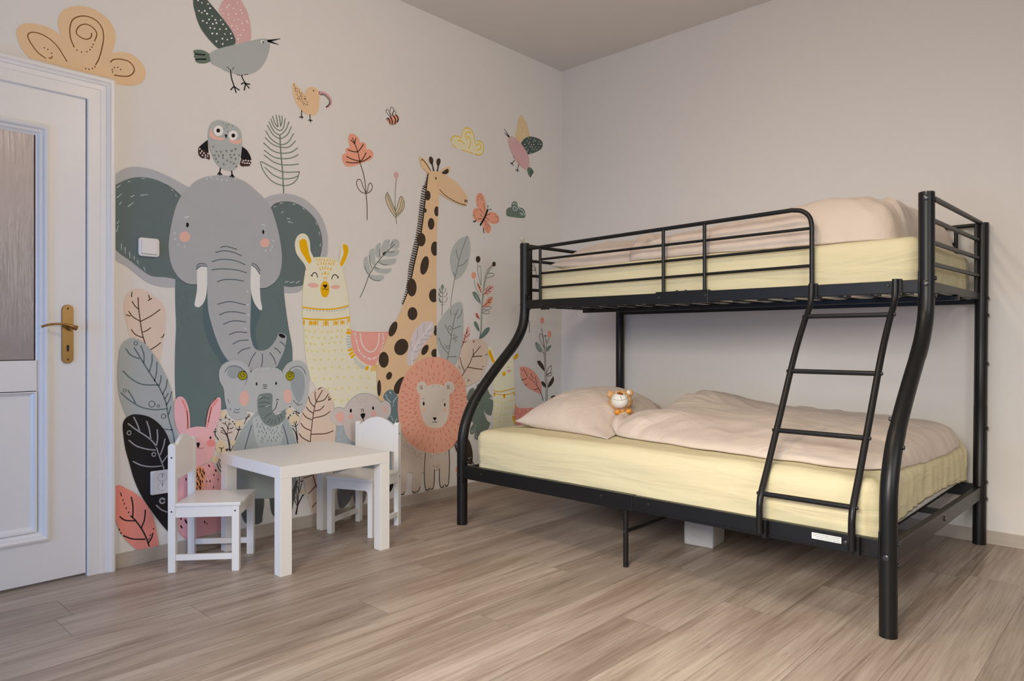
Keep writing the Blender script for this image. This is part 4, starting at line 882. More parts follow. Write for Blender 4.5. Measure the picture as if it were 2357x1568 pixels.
  ('leg', 'black', ['S50 50 -1011,4401 -1058,4351', 'S50 50 -1058,4351 -1095,4349', 'S50 50 -1058,4351 -1077,4335', 'S50 50 -1058,4351 -1037,4321']),
  ('leg', 'black', ['S51 51 -930,4358 -954,4280', 'S51 51 -954,4280 -992,4270', 'S51 51 -954,4280 -958,4253', 'S51 51 -954,4282 -926,4268']),
  ('belly_dots', 'darkbrown', ['E-5169 22252 33 6 0 -22', 'E-5103 22175 33 6 0 -22', 'E-5056 22094 33 6 0 -22', 'E-4696 21974 33 6 0 -23', 'E-4630 21902 33 6 0 -23', 'E-4534 21842 33 6 0 -23']),
 ]),
 ('mural_owl', 'grey painted owl with round white eyes standing on the elephant head', 'painted owl', 3, [
  ('wing', 'black', ['F-5197,3807* -5238,3766 -5283,3712 -5251,3699 -5187,3677*']),
  ('wing', 'black', ['F-4869,3815* -4810,3779 -4772,3703 -4817,3684 -4876,3697*']),
  ('wing_edge', 'umber', ['F-5280,3723* -5283,3668 -5270,3641* -5247,3626* -5213,3634* -5178,3625* -5178,3662 -5193,3691 -5238,3708']),
  ('wing_edge', 'umber', ['F-4870,3694* -4887,3638 -4866,3619* -4829,3628* -4789,3638* -4772,3679 -4772,3706* -4824,3693']),
  ('wing_dots', 'cream', ['E-26350 18542 35 7 0 -35', 'E-26255 18452 35 7 0 -35', 'E-26318 18356 35 7 0 -35', 'E-26159 18387 35 7 0 -35', 'E-26223 18266 35 7 0 -35', 'E-26082 18305 35 7 0 -35', 'E-25986 18272 35 7 0 -35', 'E-26095 18206 35 7 0 -35', 'E-25967 18392 35 7 0 -35', 'E-24261 18388 38 7 0 -37', 'E-24143 18423 38 7 0 -37', 'E-24017 18420 39 7 0 -37', 'E-23890 18443 39 7 0 -37', 'E-24192 18280 38 7 0 -37', 'E-24073 18302 39 7 0 -37', 'E-23961 18309 39 7 0 -37', 'E-24310 18298 38 7 0 -37']),
  ('leg', 'black', ['S53 53 -5076,3564 -5084,3517', 'S52 52 -5084,3523 -5102,3503', 'S53 53 -5084,3519 -5082,3499', 'S53 53 -5084,3522 -5063,3507']),
  ('leg', 'black', ['S54 54 -4970,3570 -4962,3514', 'S53 53 -4963,3522 -4982,3501', 'S54 54 -4962,3519 -4962,3498', 'S54 54 -4962,3522 -4942,3504']),
  ('body', 'owlgrey', ['F-5193,3840 -5187,3912 -5155,3977 -5096,4014 -5023,4014 -4942,3999 -4894,3976 -4870,3921 -4866,3822 -4880,3712 -4912,3613 -4955,3566 -5009,3559 -5076,3573 -5128,3620 -5161,3685 -5183,3758']),
  ('cheek', 'blush', ['F-5178,3888 -5165,3917 -5142,3864 -5089,3853 -5033,3854 -5063,3832 -5135,3826 -5174,3844']),
  ('cheek', 'blush', ['F-4998,3858 -4942,3853 -4894,3870 -4876,3887 -4876,3853 -4907,3827 -4969,3825']),
  ('feather_pattern', 'linegreen', ['E-25734 18769 41 8 0 -47', 'E-25577 18569 47 9 0 -44', 'E-25361 18599 41 8 0 -55', 'E-25104 18696 47 9 0 -57', 'E-24844 18749 60 12 0 -55', 'E-24652 18870 62 12 0 -53', 'E-25670 18372 58 11 0 -47', 'E-25466 18390 42 8 0 -58', 'E-25264 18455 55 11 0 -62', 'E-24915 18549 45 9 0 -45', 'E-24718 18586 42 8 0 -62', 'E-24474 18605 46 9 0 -48', 'E-25597 18225 47 9 0 -59', 'E-25270 18322 48 9 0 -45', 'E-25063 18247 45 8 0 -58', 'E-24873 18420 57 11 0 -50', 'E-24648 18402 46 9 0 -51', 'E-25503 18086 42 8 0 -53', 'E-25227 18035 51 9 0 -57', 'E-24896 18202 41 8 0 -45', 'E-24738 18158 57 10 0 -50', 'E-24608 18044 54 10 0 -53', 'E-25255 19972 25 6 0 -33', 'E-25120 19904 35 8 0 -28', 'E-25004 19963 32 7 0 -39', 'E-24808 19943 31 7 0 -36', 'E-25203 19723 31 7 0 -27', 'E-25082 19799 29 6 0 -37', 'E-25025 19653 37 8 0 -28']),
  ('eye', 'cream', ['E-25478 19562 225 49 0 -248']),
  ('eye', 'cream', ['E-24769 19498 218 46 0 -232']),
  ('pupil', 'black', ['E-25491 19573 92 20 0 -98']),
  ('pupil', 'black', ['E-24763 19493 95 20 0 -99']),
  ('beak', 'black', ['F-5037,3890 -5012,3891 -5023,3853*']),
 ]),
 ('mural_elephant', 'huge grey painted elephant with dark green ears and white tusks', 'painted elephant', 2, [
  ('ear', 'elegrey2', ['F-6007,3320 -5982,3350 -5928,3399 -5872,3430 -5815,3445 -5749,3448 -5665,3441 -5571,3416 -5484,3386 -5413,3356 -5359,3334* -5359,2842* -5359,2462* -5431,2434 -5502,2419 -5589,2416 -5674,2432 -5741,2461 -5815,2518 -5888,2578 -5944,2604 -5982,2631 -6007,2655']),
  ('ear', 'elegrey2', ['F-4641,3341* -4566,3382 -4479,3413 -4402,3427 -4289,3424 -4173,3389 -4067,3319 -3982,3218 -3933,3095 -3919,2989 -3933,2837 -3994,2682 -4090,2569 -4208,2477 -4277,2437 -4357,2423 -4435,2426 -4523,2450 -4572,2478* -4673,2812*']),
  ('ear_inside', 'eardark', ['F-6007,3243 -5982,3260 -5912,3310 -5840,3346 -5766,3363 -5691,3365 -5606,3348 -5528,3310 -5475,3278 -5438,3248* -5431,3018* -5431,2650* -5413,2477* -5502,2494 -5571,2503 -5674,2504 -5733,2528 -5799,2576 -5872,2632 -5936,2674 -5982,2713 -6007,2732']),
  ('ear_inside', 'eardark', ['F-4568,3261* -4523,3307 -4441,3342 -4345,3353 -4243,3331 -4150,3281 -4067,3207 -4013,3107 -3988,3003 -3994,2896 -4031,2775 -4114,2641 -4208,2519 -4289,2494 -4368,2484 -4457,2495 -4545,2520* -4566,2923*']),
  ('body', 'eledark', ['F-5488,2518* -5487,2281 -5480,2071 -5488,1870 -5491,1642 -5486,1459 -5466,1275 -5359,1128* -5220,1124* -5068,1287* -5029,1289 -4880,1328* -4457,1504* -4332,1716* -4336,1871 -4374,2067 -4407,2272 -4427,2435* -4427,2589*']),
  ('body_shade', 'eledark2', ['F-5197,2386* -5243,2206 -5229,2056 -5173,1896 -5116,1800 -5068,1723 -4979,1721* -5077,1876 -5163,2104', 'F-4777,2407* -4673,2253 -4694,2162 -4725,2062 -4725,1953 -4699,1863 -4746,1864* -4783,2012']),
  ('body_fur_pattern', 'eledark2', ['S36 22 -5409,2385 -5407,2362', 'S37 22 -5379,2386 -5377,2360', 'S36 22 -5464,2341 -5459,2315', 'S37 22 -5388,2354 -5389,2326', 'S36 22 -5472,2278 -5469,2262', 'S36 22 -5422,2300 -5419,2280', 'S37 22 -5384,2292 -5382,2265', 'S36 22 -5449,2234 -5447,2210', 'S36 22 -5395,2250 -5397,2221', 'S36 22 -5466,2181 -5463,2162', 'S36 22 -5429,2204 -5428,2183', 'S36 22 -5436,2129 -5432,2110', 'S37 22 -5381,2144 -5382,2123', 'S36 22 -5415,2101 -5411,2081', 'S36 22 -5462,2052 -5459,2035', 'S36 22 -5462,1952 -5459,1932', 'S32 19 -4455,2406 -4450,2385', 'S32 19 -4485,2354 -4485,2330', 'S32 19 -4436,2359 -4431,2337', 'S32 19 -4472,2319 -4466,2295', 'S32 19 -4483,2290 -4484,2273', 'S32 19 -4447,2279 -4446,2261', 'S32 19 -4469,2256 -4465,2236', 'S32 19 -4476,2225 -4476,2208', 'S32 19 -4445,2212 -4442,2190']),
  ('head', 'elegrey', ['F-5366,3339 -5304,3406 -5220,3456 -5116,3490 -5019,3505 -4920,3499 -4808,3464 -4705,3396 -4625,3333 -4566,3256 -4517,3131 -4474,2973 -4452,2832 -4452,2710 -4479,2595 -4545,2505 -4620,2460 -4684,2450 -4880,2439* -5125,2447* -5294,2454 -5368,2457 -5431,2485 -5484,2546 -5519,2616 -5539,2705 -5544,2804 -5532,2915 -5510,3035 -5480,3149 -5440,3242 -5404,3298']),
  ('trunk', 'elegrey', ['F-5201,2669* -5201,2480 -5197,2292 -5187,2198 -5163,2104 -5125,1981 -5077,1866 -5029,1784 -4984,1735 -4920,1680 -4798,1647 -4673,1654 -4523,1669 -4468,1749 -4424,1841 -4402,1933 -4399,1974 -4413,2000 -4468,2017 -4492,2002 -4512,1953 -4566,1883 -4620,1848 -4684,1841 -4736,1864 -4767,1933 -4783,2032 -4779,2210 -4775,2358 -4775,2506 -4777,2704*']),
  ('nostril', 'black', ['E-22241 9936 181 -77 -44 -88']),
  ('tusk', 'white', ['F-5296,2587* -5294,2428 -5306,2334 -5317,2269 -5294,2246 -5262,2257 -5225,2310 -5206,2395 -5201,2528 -5203,2629* -5248,2628']),
  ('tusk', 'white', ['F-4772,2674* -4779,2555 -4775,2427 -4746,2320 -4699,2252 -4673,2238 -4660,2258 -4678,2362 -4684,2512 -4681,2592* -4725,2648']),
  ('wrinkle_pattern', 'wrinkle', ['S44 44 -5074,2818 -5019,2833 -4915,2814', 'S44 44 -5121,2766 -5048,2789 -4960,2785 -4869,2757', 'S44 44 -5156,2676 -5087,2702 -4999,2710 -4920,2702 -4834,2674', 'S44 44 -5157,2600 -5077,2615 -4979,2619 -4900,2614 -4822,2597', 'S44 44 -5106,2491 -5048,2514 -4950,2523 -4849,2514', 'S44 44 -5103,2281 -5029,2303 -4960,2309 -4831,2285', 'S42 42 -5299,2619 -5271,2649 -5211,2649', 'S42 42 -5302,2594 -5267,2626 -5201,2629', 'S46 46 -4759,2692 -4720,2678 -4681,2626', 'S46 46 -4769,2676 -4725,2648 -4684,2593', 'S44 44 -5087,2182 -5019,2208 -4940,2215 -4834,2201', 'S44 44 -5048,2094 -4979,2122 -4910,2128 -4829,2120', 'S45 45 -4989,1996 -4930,2019 -4880,2023 -4816,2015', 'S45 45 -4955,1906 -4890,1938 -4803,1945', 'S45 45 -4908,1814 -4859,1850 -4783,1871', 'S45 45 -4798,1692 -4772,1760 -4728,1824', 'S46 46 -4668,1685 -4657,1743 -4659,1810', 'S47 47 -4514,1707 -4539,1766 -4580,1819', 'S48 48 -4466,1814 -4496,1847 -4532,1867', 'S48 48 -4415,1882 -4437,1907 -4468,1928']),
  ('crease', 'wrinkle2', ['S22 22 -5571,3335 -5502,3301 -5438,3248', 'S26 26 -4568,3261 -4523,3307 -4437,3342', 'S23 23 -5457,2497 -5377,2456 -5296,2454', 'S26 26 -4684,2450 -4609,2464 -4523,2516']),
  ('eye', 'black', ['E-26901 14968 63 8 0 -111']),
  ('eye', 'black', ['E-23243 15061 58 7 0 -105']),
  ('cheek', 'eleblush', ['E-27019 14415 244 26 0 -240']),
  ('cheek', 'eleblush', ['E-23153 14530 241 24 0 -221']),
  ('highlight_pattern', 'palegrey', ['S34 17 -5880,3304 -5860,3313', 'S34 17 -5770,3350 -5739,3354', 'S33 17 -5968,3241 -5940,3267', 'S33 17 -5968,3154 -5928,3195', 'S34 17 -5778,3204 -5716,3220', 'S34 17 -5856,3180 -5827,3197', 'S33 17 -5948,3101 -5930,3125', 'S34 17 -5880,3093 -5836,3133', 'S33 17 -5932,2764 -5932,2709', 'S33 17 -5904,2738 -5902,2686', 'S34 17 -5868,2698 -5866,2648', 'S34 17 -5833,2666 -5831,2640', 'S34 17 -5807,2633 -5797,2603', 'S34 17 -5753,2578 -5741,2550', 'S43 21 -4452,3229 -4433,3243', 'S43 22 -4393,3177 -4357,3179', 'S43 22 -4379,3146 -4328,3140', 'S45 23 -4061,3176 -4052,3151', 'S45 23 -4028,3079 -4021,3048', 'S45 23 -4010,2956 -4013,2931', 'S43 22 -4413,2531 -4374,2541', 'S43 22 -4357,2529 -4311,2542', 'S44 22 -4289,2530 -4246,2556', 'S33 17 -5971,2865 -5956,2919', 'S33 17 -5964,2935 -5952,2962', 'S36 18 -5519,3292 -5509,3284', 'S36 18 -5484,3249 -5475,3239', 'S44 22 -4328,3332 -4300,3332', 'S42 21 -4534,3275 -4517,3285', 'S44 22 -4214,3304 -4196,3294', 'S43 21 -4468,3323 -4435,3327', 'S55 55 -5401,3057 -5372,3071', 'S62 62 -4657,3085 -4631,3076', 'E-27473 14535 40 4 0 -41', 'E-27451 14268 40 4 0 -41', 'E-27309 14027 40 4 0 -41', 'E-27028 13967 40 4 0 -41', 'E-22712 14676 49 5 0 -46', 'E-22761 14377 49 5 0 -46', 'E-22858 14207 49 5 0 -45', 'E-23110 14148 48 4 0 -45', 'E-25817 17314 43 7 0 -43', 'E-25531 17291 43 7 0 -43', 'E-25314 17280 44 7 0 -43', 'E-25094 17302 44 7 0 -43', 'E-24674 17425 45 8 0 -44', 'E-26030 17208 42 7 0 -42', 'E-24067 12076 46 2 0 -44', 'E-24016 10946 46 1 0 -44', 'E-24041 11438 46 2 0 -44', 'E-24169 10280 46 1 0 -44']),
 ]),
 ('mural_llama', 'cream painted llama with orange ears and pink fringed saddle', 'painted llama', 3, [
  ('ear', 'llamacream', ['F-4088,2801* -4127,2878 -4134,2956 -4154,3013 -4192,3043 -4235,3041 -4278,3009 -4302,2958 -4305,2900 -4289,2834 -4246,2780 -4197,2726 -4178,2678* -4072,2686*']),
  ('ear', 'llamacream2', ['F-3792,2773* -3769,2871 -3769,2952 -3757,2992 -3727,3008 -3680,2992 -3650,2923 -3668,2839 -3704,2764 -3745,2708* -3798,2716*']),
  ('body', 'llamacream', ['F-4088,2801 -4038,2814 -3937,2820 -3868,2810 -3798,2782 -3739,2706 -3716,2610 -3686,2469 -3668,2346 -3656,2203 -3646,2070 -3632,2047* -3132,2033* -3205,1870* -3279,1660 -3297,1590 -3291,1450 -3279,1274* -3545,1198* -3843,1214* -3859,1286 -3988,1397 -4062,1443 -4093,1495 -4124,1525 -4165,1673 -4186,1803 -4201,1949 -4206,2133 -4219,2199 -4219,2345 -4212,2491 -4197,2599 -4178,2683']),
  ('ear_inside', 'orange', ['F-4257,2944 -4241,2976 -4208,2989 -4176,2976 -4159,2914 -4143,2838 -4118,2781 -4127,2749 -4154,2746 -4197,2804 -4241,2868']),
  ('ear_inside', 'orange', ['F-3737,2974 -3704,2982 -3674,2967 -3665,2921 -3686,2848 -3721,2778 -3751,2742 -3772,2764 -3751,2822 -3727,2885']),
  ('outline', 'gold2', ['S20 20 -4197,2599 -4212,2491 -4219,2345 -4219,2199 -4205,2072 -4197,1926 -4181,1780', 'S22 22 -3739,2706 -3716,2610 -3686,2469 -3668,2346 -3656,2203 -3646,2070', 'S22 22 -4088,2808 -4016,2817 -3937,2820 -3868,2810 -3804,2787 -3789,2808 -3769,2932', 'S21 21 -4178,2683 -4197,2599']),
  ('forehead_pattern', 'gold', ['S52 52 -4063,2795 -4056,2778', 'S53 53 -4026,2799 -4021,2779', 'S53 53 -3996,2803 -3993,2785', 'S53 53 -3962,2802 -3963,2786', 'S53 53 -3925,2805 -3929,2787', 'S54 54 -3889,2802 -3894,2788', 'S54 54 -3856,2796 -3864,2784', 'S54 54 -3833,2790 -3841,2780', 'S53 53 -4044,2752 -4035,2733', 'S53 53 -4007,2762 -4001,2743', 'S53 53 -3974,2768 -3973,2746', 'S53 53 -3942,2769 -3945,2745', 'S54 54 -3906,2771 -3914,2748', 'S54 54 -3874,2773 -3885,2748', 'S54 54 -3845,2766 -3856,2742', 'S53 53 -4019,2700 -4008,2686', 'S53 53 -3988,2717 -3982,2695', 'S53 53 -3955,2723 -3957,2697', 'S53 53 -3916,2718 -3928,2695', 'S54 54 -3877,2713 -3900,2689', 'S53 53 -3993,2652 -3984,2635', 'S53 53 -3962,2666 -3959,2645', 'S53 53 -3945,2668 -3950,2640', 'S53 53 -3911,2656 -3925,2637', 'S53 53 -3965,2611 -3962,2592', 'S53 53 -3941,2613 -3943,2594']),
  ('cheek', 'blush', ['E-20485 12584 310 -6 -12 -123']),
  ('cheek', 'blush', ['E-19136 12571 292 25 4 -111']),
  ('eye', 'black', ['S47 47 -4110,2614 -4099,2640 -4075,2651 -4055,2636 -4044,2604', 'S47 47 -4123,2623 -4107,2610']),
  ('eye', 'black', ['S49 49 -3874,2598 -3862,2631 -3835,2646 -3810,2635 -3792,2621', 'S49 49 -3798,2620 -3803,2610']),
  ('snout', 'orange', ['E-19785 12415 268 14 0 -439']),
  ('nose', 'black', ['F-3982,2518 -3971,2532 -3956,2527 -3942,2536 -3929,2525 -3937,2508 -3954,2497', 'S32 32 -3984,2488 -3973,2479 -3956,2495 -3939,2478 -3921,2489']),
  ('neck_band', 'orange2', ['S75 75 -4214,2283 -4127,2275 -4016,2269 -3902,2272 -3786,2289 -3668,2318', 'S81 81 -4212,2167 -4116,2162 -4005,2160 -3879,2162 -3751,2178 -3653,2195']),
  ('pompom_pattern', 'fringegrey', ['E-21031 11331 43 1 0 -54', 'E-20852 11293 44 1 0 -54', 'E-20661 11275 44 1 0 -54', 'E-20446 11271 44 1 0 -54', 'E-20263 11267 45 1 0 -54', 'E-20084 11268 45 1 0 -55', 'E-19876 11259 45 1 0 -55', 'E-19666 11256 46 1 0 -55', 'E-19517 11255 46 1 0 -55', 'E-19356 11270 46 1 0 -55', 'E-19200 11295 46 1 0 -56', 'E-19049 11315 47 1 0 -56', 'E-18867 11356 47 1 0 -56', 'E-18732 11381 47 2 0 -56', 'E-18601 11411 48 2 0 -56', 'E-18476 11456 48 2 0 -56', 'E-18357 11516 48 2 0 -56']),
  ('tassel_pattern', 'orange2', ['E-20600 10613 83 2 0 -123', 'E-20358 10618 83 2 0 -118', 'E-19729 10614 85 2 0 -150', 'E-19119 10640 76 1 0 -131', 'E-18714 10673 71 1 0 -112', 'E-18297 10820 48 1 0 -134', 'E-21015 10630 54 1 0 -136', 'S41 41 -4138,2152 -4145,2103', 'S42 42 -3975,2145 -3976,2093', 'S43 43 -3920,2146 -3920,2096', 'S43 43 -3848,2153 -3853,2102', 'S44 44 -3798,2154 -3798,2108', 'S44 44 -3763,2160 -3765,2114', 'S44 44 -3725,2155 -3719,2115', 'S42 42 -4044,2149 -4041,2099', 'S44 44 -3680,2177 -3680,2120', 'S42 42 -4094,2145 -4094,2103']),
  ('heart_pattern', 'gold3', ['S34 24 -4196,2057 -4186,2038', 'S34 24 -4176,2058 -4185,2038', 'S34 24 -4150,2042 -4140,2023', 'S34 24 -4130,2043 -4139,2023', 'S34 24 -4088,2043 -4078,2023', 'S34 24 -4067,2043 -4077,2023', 'S35 24 -4006,2039 -3996,2019', 'S35 24 -3985,2039 -3995,2019', 'S35 25 -3933,2037 -3923,2017', 'S35 25 -3911,2037 -3921,2017', 'S35 25 -3883,2042 -3873,2022', 'S35 25 -3862,2042 -3872,2022', 'S36 25 -3815,2055 -3805,2035', 'S36 25 -3794,2056 -3804,2035', 'S36 25 -3760,2059 -3750,2038', 'S36 25 -3738,2059 -3749,2038', 'S36 26 -3691,2071 -3680,2050', 'S36 26 -3669,2071 -3679,2050', 'S34 24 -4188,1991 -4178,1972', 'S34 24 -4168,1992 -4177,1972', 'S34 24 -4117,1983 -4107,1963', 'S34 24 -4096,1983 -4106,1963', 'S35 24 -4043,1974 -4033,1954', 'S35 24 -4022,1974 -4032,1954', 'S35 25 -3972,1977 -3962,1956', 'S35 25 -3951,1977 -3961,1956', 'S35 25 -3886,1979 -3876,1958', 'S35 25 -3865,1979 -3875,1958', 'S36 25 -3824,1987 -3814,1966', 'S36 25 -3802,1987 -3813,1966', 'S36 25 -3760,1992 -3750,1971', 'S36 25 -3738,1992 -3749,1971', 'S34 24 -4188,1925 -4178,1906', 'S34 24 -4168,1925 -4177,1906', 'S34 24 -4138,1918 -4128,1898', 'S34 24 -4117,1918 -4127,1898', 'S34 24 -4090,1911 -4080,1891', 'S34 24 -4069,1911 -4079,1891', 'S35 24 -3999,1910 -3989,1890', 'S35 24 -3978,1910 -3988,1890', 'S35 25 -3918,1920 -3907,1900', 'S35 25 -3896,1920 -3906,1900', 'S36 25 -3847,1925 -3837,1904', 'S36 25 -3826,1925 -3836,1904', 'S36 25 -3777,1931 -3766,1911', 'S36 25 -3755,1931 -3765,1911', 'S34 24 -4176,1847 -4166,1827', 'S34 24 -4155,1847 -4165,1827', 'S34 24 -4126,1837 -4117,1817', 'S34 24 -4106,1836 -4116,1817', 'S35 24 -4057,1834 -4047,1814', 'S35 24 -4036,1834 -4046,1814', 'S35 24 -3980,1840 -3970,1819', 'S35 24 -3958,1840 -3969,1819', 'S35 25 -3921,1835 -3911,1814', 'S35 25 -3899,1834 -3910,1814', 'S36 25 -3847,1843 -3837,1823', 'S36 25 -3826,1843 -3836,1823', 'S36 25 -3760,1845 -3750,1825', 'S36 25 -3738,1845 -3749,1825', 'S34 24 -4095,1749 -4085,1729', 'S34 24 -4075,1749 -4084,1729', 'S35 24 -4020,1748 -4010,1727', 'S35 24 -3999,1747 -4009,1727', 'S35 25 -3928,1751 -3918,1730', 'S35 25 -3907,1750 -3917,1730', 'S36 25 -3844,1746 -3834,1726', 'S36 25 -3822,1746 -3833,1726', 'S36 25 -3755,1745 -3744,1724', 'S36 25 -3733,1744 -3743,1724', 'S34 24 -4121,1662 -4111,1642', 'S34 24 -4101,1661 -4110,1642', 'S35 24 -4039,1648 -4029,1627', 'S35 24 -4018,1647 -4028,1627', 'S35 25 -3969,1658 -3959,1637', 'S35 25 -3948,1657 -3958,1637', 'S36 25 -3878,1667 -3867,1646', 'S36 25 -3856,1666 -3866,1646', 'S36 25 -3793,1664 -3783,1643', 'S36 25 -3772,1664 -3782,1643', 'S37 26 -3674,1658 -3664,1637', 'S37 26 -3652,1658 -3662,1637', 'S37 26 -3562,1651 -3552,1630', 'S37 26 -3540,1651 -3550,1630', 'S34 24 -4085,1553 -4075,1533', 'S34 24 -4064,1553 -4074,1533', 'S35 24 -3982,1540 -3972,1519', 'S35 24 -3961,1539 -3971,1519', 'S35 25 -3905,1542 -3894,1521', 'S35 25 -3883,1541 -3893,1521', 'S36 25 -3813,1553 -3803,1532', 'S36 25 -3791,1553 -3802,1532', 'S36 25 -3729,1552 -3719,1531', 'S36 25 -3707,1551 -3717,1531', 'S37 26 -3628,1546 -3617,1524', 'S37 26 -3605,1545 -3616,1524', 'S37 26 -3520,1541 -3509,1520', 'S37 26 -3497,1541 -3508,1520', 'S38 27 -3413,1536 -3402,1514', 'S38 27 -3389,1535 -3401,1514', 'S35 25 -3924,1442 -3914,1421', 'S35 25 -3903,1441 -3913,1421', 'S36 25 -3835,1428 -3825,1407', 'S36 25 -3813,1427 -3824,1407', 'S36 25 -3755,1436 -3744,1415', 'S36 25 -3733,1435 -3743,1415', 'S37 26 -3666,1429 -3656,1408', 'S37 26 -3644,1428 -3654,1408', 'S37 26 -3560,1427 -3549,1405', 'S37 26 -3537,1426 -3548,1405', 'S38 26 -3446,1426 -3435,1404', 'S38 26 -3423,1425 -3434,1404', 'S38 27 -3333,1413 -3322,1391', 'S38 27 -3309,1412 -3321,1391', 'S36 25 -3852,1317 -3841,1296', 'S36 25 -3830,1315 -3840,1295', 'S36 25 -3768,1300 -3758,1279', 'S36 25 -3746,1299 -3756,1279', 'S37 26 -3682,1309 -3671,1288', 'S37 26 -3660,1308 -3670,1288']),
  ('saddle', 'saddlepink', ['F-3639,2054* -3545,2036 -3369,2035 -3112,2036* -3205,1870 -3273,1730 -3309,1659* -3369,1657 -3452,1684 -3522,1730 -3591,1804 -3626,1892 -3640,1979']),
  ('saddle_trim', 'coralred', ['S33 33 -3637,2051 -3545,2034 -3369,2033 -3117,2035']),
  ('saddle_arc', 'cream', ['S60 60 -3513,2019 -3505,1950 -3476,1881 -3428,1832 -3375,1813 -3321,1831 -3279,1890 -3264,1960 -3263,2021', 'E-17916 10115 46 0 0 -39', 'E-17888 9994 46 0 0 -39', 'E-17865 9872 46 0 0 -39', 'E-17842 9750 46 0 0 -39', 'E-17807 9628 46 0 0 -39', 'E-17767 9506 46 0 0 -39', 'E-17726 9359 46 0 0 -39', 'E-17680 9222 46 0 0 -39', 'E-17611 9089 46 -1 0 -39', 'E-17506 8975 47 -1 0 -39', 'E-17378 8866 47 -1 0 -39', 'E-17231 8765 47 -1 0 -39', 'E-17054 8702 47 -1 0 -40', 'E-16875 8669 48 -1 0 -40', 'E-16696 8696 48 -1 0 -40', 'E-16515 8752 48 -1 0 -40', 'E-16364 8825 49 -1 0 -40', 'E-16027 10080 49 0 0 -40', 'E-16009 9954 49 0 0 -40', 'E-15996 9828 49 0 0 -40', 'E-15984 9701 49 0 0 -40', 'E-16027 9550 49 0 0 -40', 'E-16070 9399 49 0 0 -40', 'E-16132 9249 49 0 0 -40', 'E-16211 9099 49 -1 0 -40', 'E-17928 10057 46 0 0 -39', 'E-17824 9692 46 0 0 -39', 'E-17657 9154 46 0 0 -39', 'E-17307 8805 47 -1 0 -39', 'E-16965 8681 48 -1 0 -40', 'E-16606 8719 48 -1 0 -40']),
  ('fringe_pattern', 'fringegrey', ['S89 89 -3682,1987 -3646,1981', 'S89 89 -3691,1956 -3643,1955', 'S89 89 -3688,1926 -3637,1926', 'S89 89 -3682,1895 -3635,1900', 'S89 89 -3673,1865 -3628,1872', 'S69 69 -3594,1721 -3578,1744', 'S69 69 -3582,1692 -3555,1726', 'S69 69 -3557,1672 -3534,1707', 'S69 69 -3531,1657 -3511,1690', 'S70 70 -3511,1641 -3493,1675', 'S70 70 -3490,1631 -3473,1665', 'S70 70 -3466,1625 -3454,1659']),
  ('fringe_pattern', 'orange2', ['S168 168 -3682,2024 -3646,2023', 'S131 131 -3664,1832 -3623,1845', 'S132 132 -3648,1790 -3612,1812', 'S132 132 -3626,1758 -3594,1780', 'E-17125 8160 100 -33 -57 -128', 'S55 55 -3375,1603 -3357,1647', 'S55 55 -3355,1600 -3333,1651', 'S55 55 -3333,1599 -3315,1656', 'S55 55 -3311,1601 -3297,1662', 'S52 52 -3680,2061 -3660,2047', 'S52 52 -3660,2071 -3651,2051']),
 ]),
 ('mural_giraffe', 'tall tan painted giraffe with dark brown spots and mane', 'painted giraffe', 4, [
  ('ear', 'tan', ['F-2495,3985 -2518,4029 -2573,4103 -2642,4134 -2673,4120 -2673,4072 -2634,4008 -2573,3965 -2531,3952']),
  ('ear', 'tan', ['F-2384,3986 -2311,4047 -2230,4096 -2194,4087 -2200,4030 -2246,3997 -2320,3981']),
  ('horn', 'spot', ['F-2510,4166 -2471,4152 -2463,4111 -2484,4074 -2515,4090 -2529,4129', 'S97 97 -2484,4095 -2452,3997']),
  ('horn', 'spot', ['F-2384,4166 -2352,4162 -2347,4127 -2373,4082 -2400,4086 -2409,4133', 'S98 98 -2376,4093 -2400,3994']),
  ('body', 'tan', ['F-2557,3938 -2503,3986 -2392,4003 -2328,3992 -2230,3969 -2097,3923 -1979,3848 -1910,3783 -1889,3722 -1910,3662 -1961,3646 -2063,3653 -2213,3687 -2311,3716 -2368,3744* -2373,3615 -2384,3492 -2403,3246 -2408,3002 -2416,2709 -2413,2466 -2414,2431 -2411,2161 -2411,1620* -2958,1279* -3097,1232* -3258,1262 -3276,1313 -3295,1594 -3282,1684 -3234,1804 -3135,1995 -3034,2159 -2958,2285 -2852,2517 -2793,2673 -2718,2950 -2673,3109 -2650,3224 -2619,3365 -2596,3512 -2573,3683 -2553,3866']),
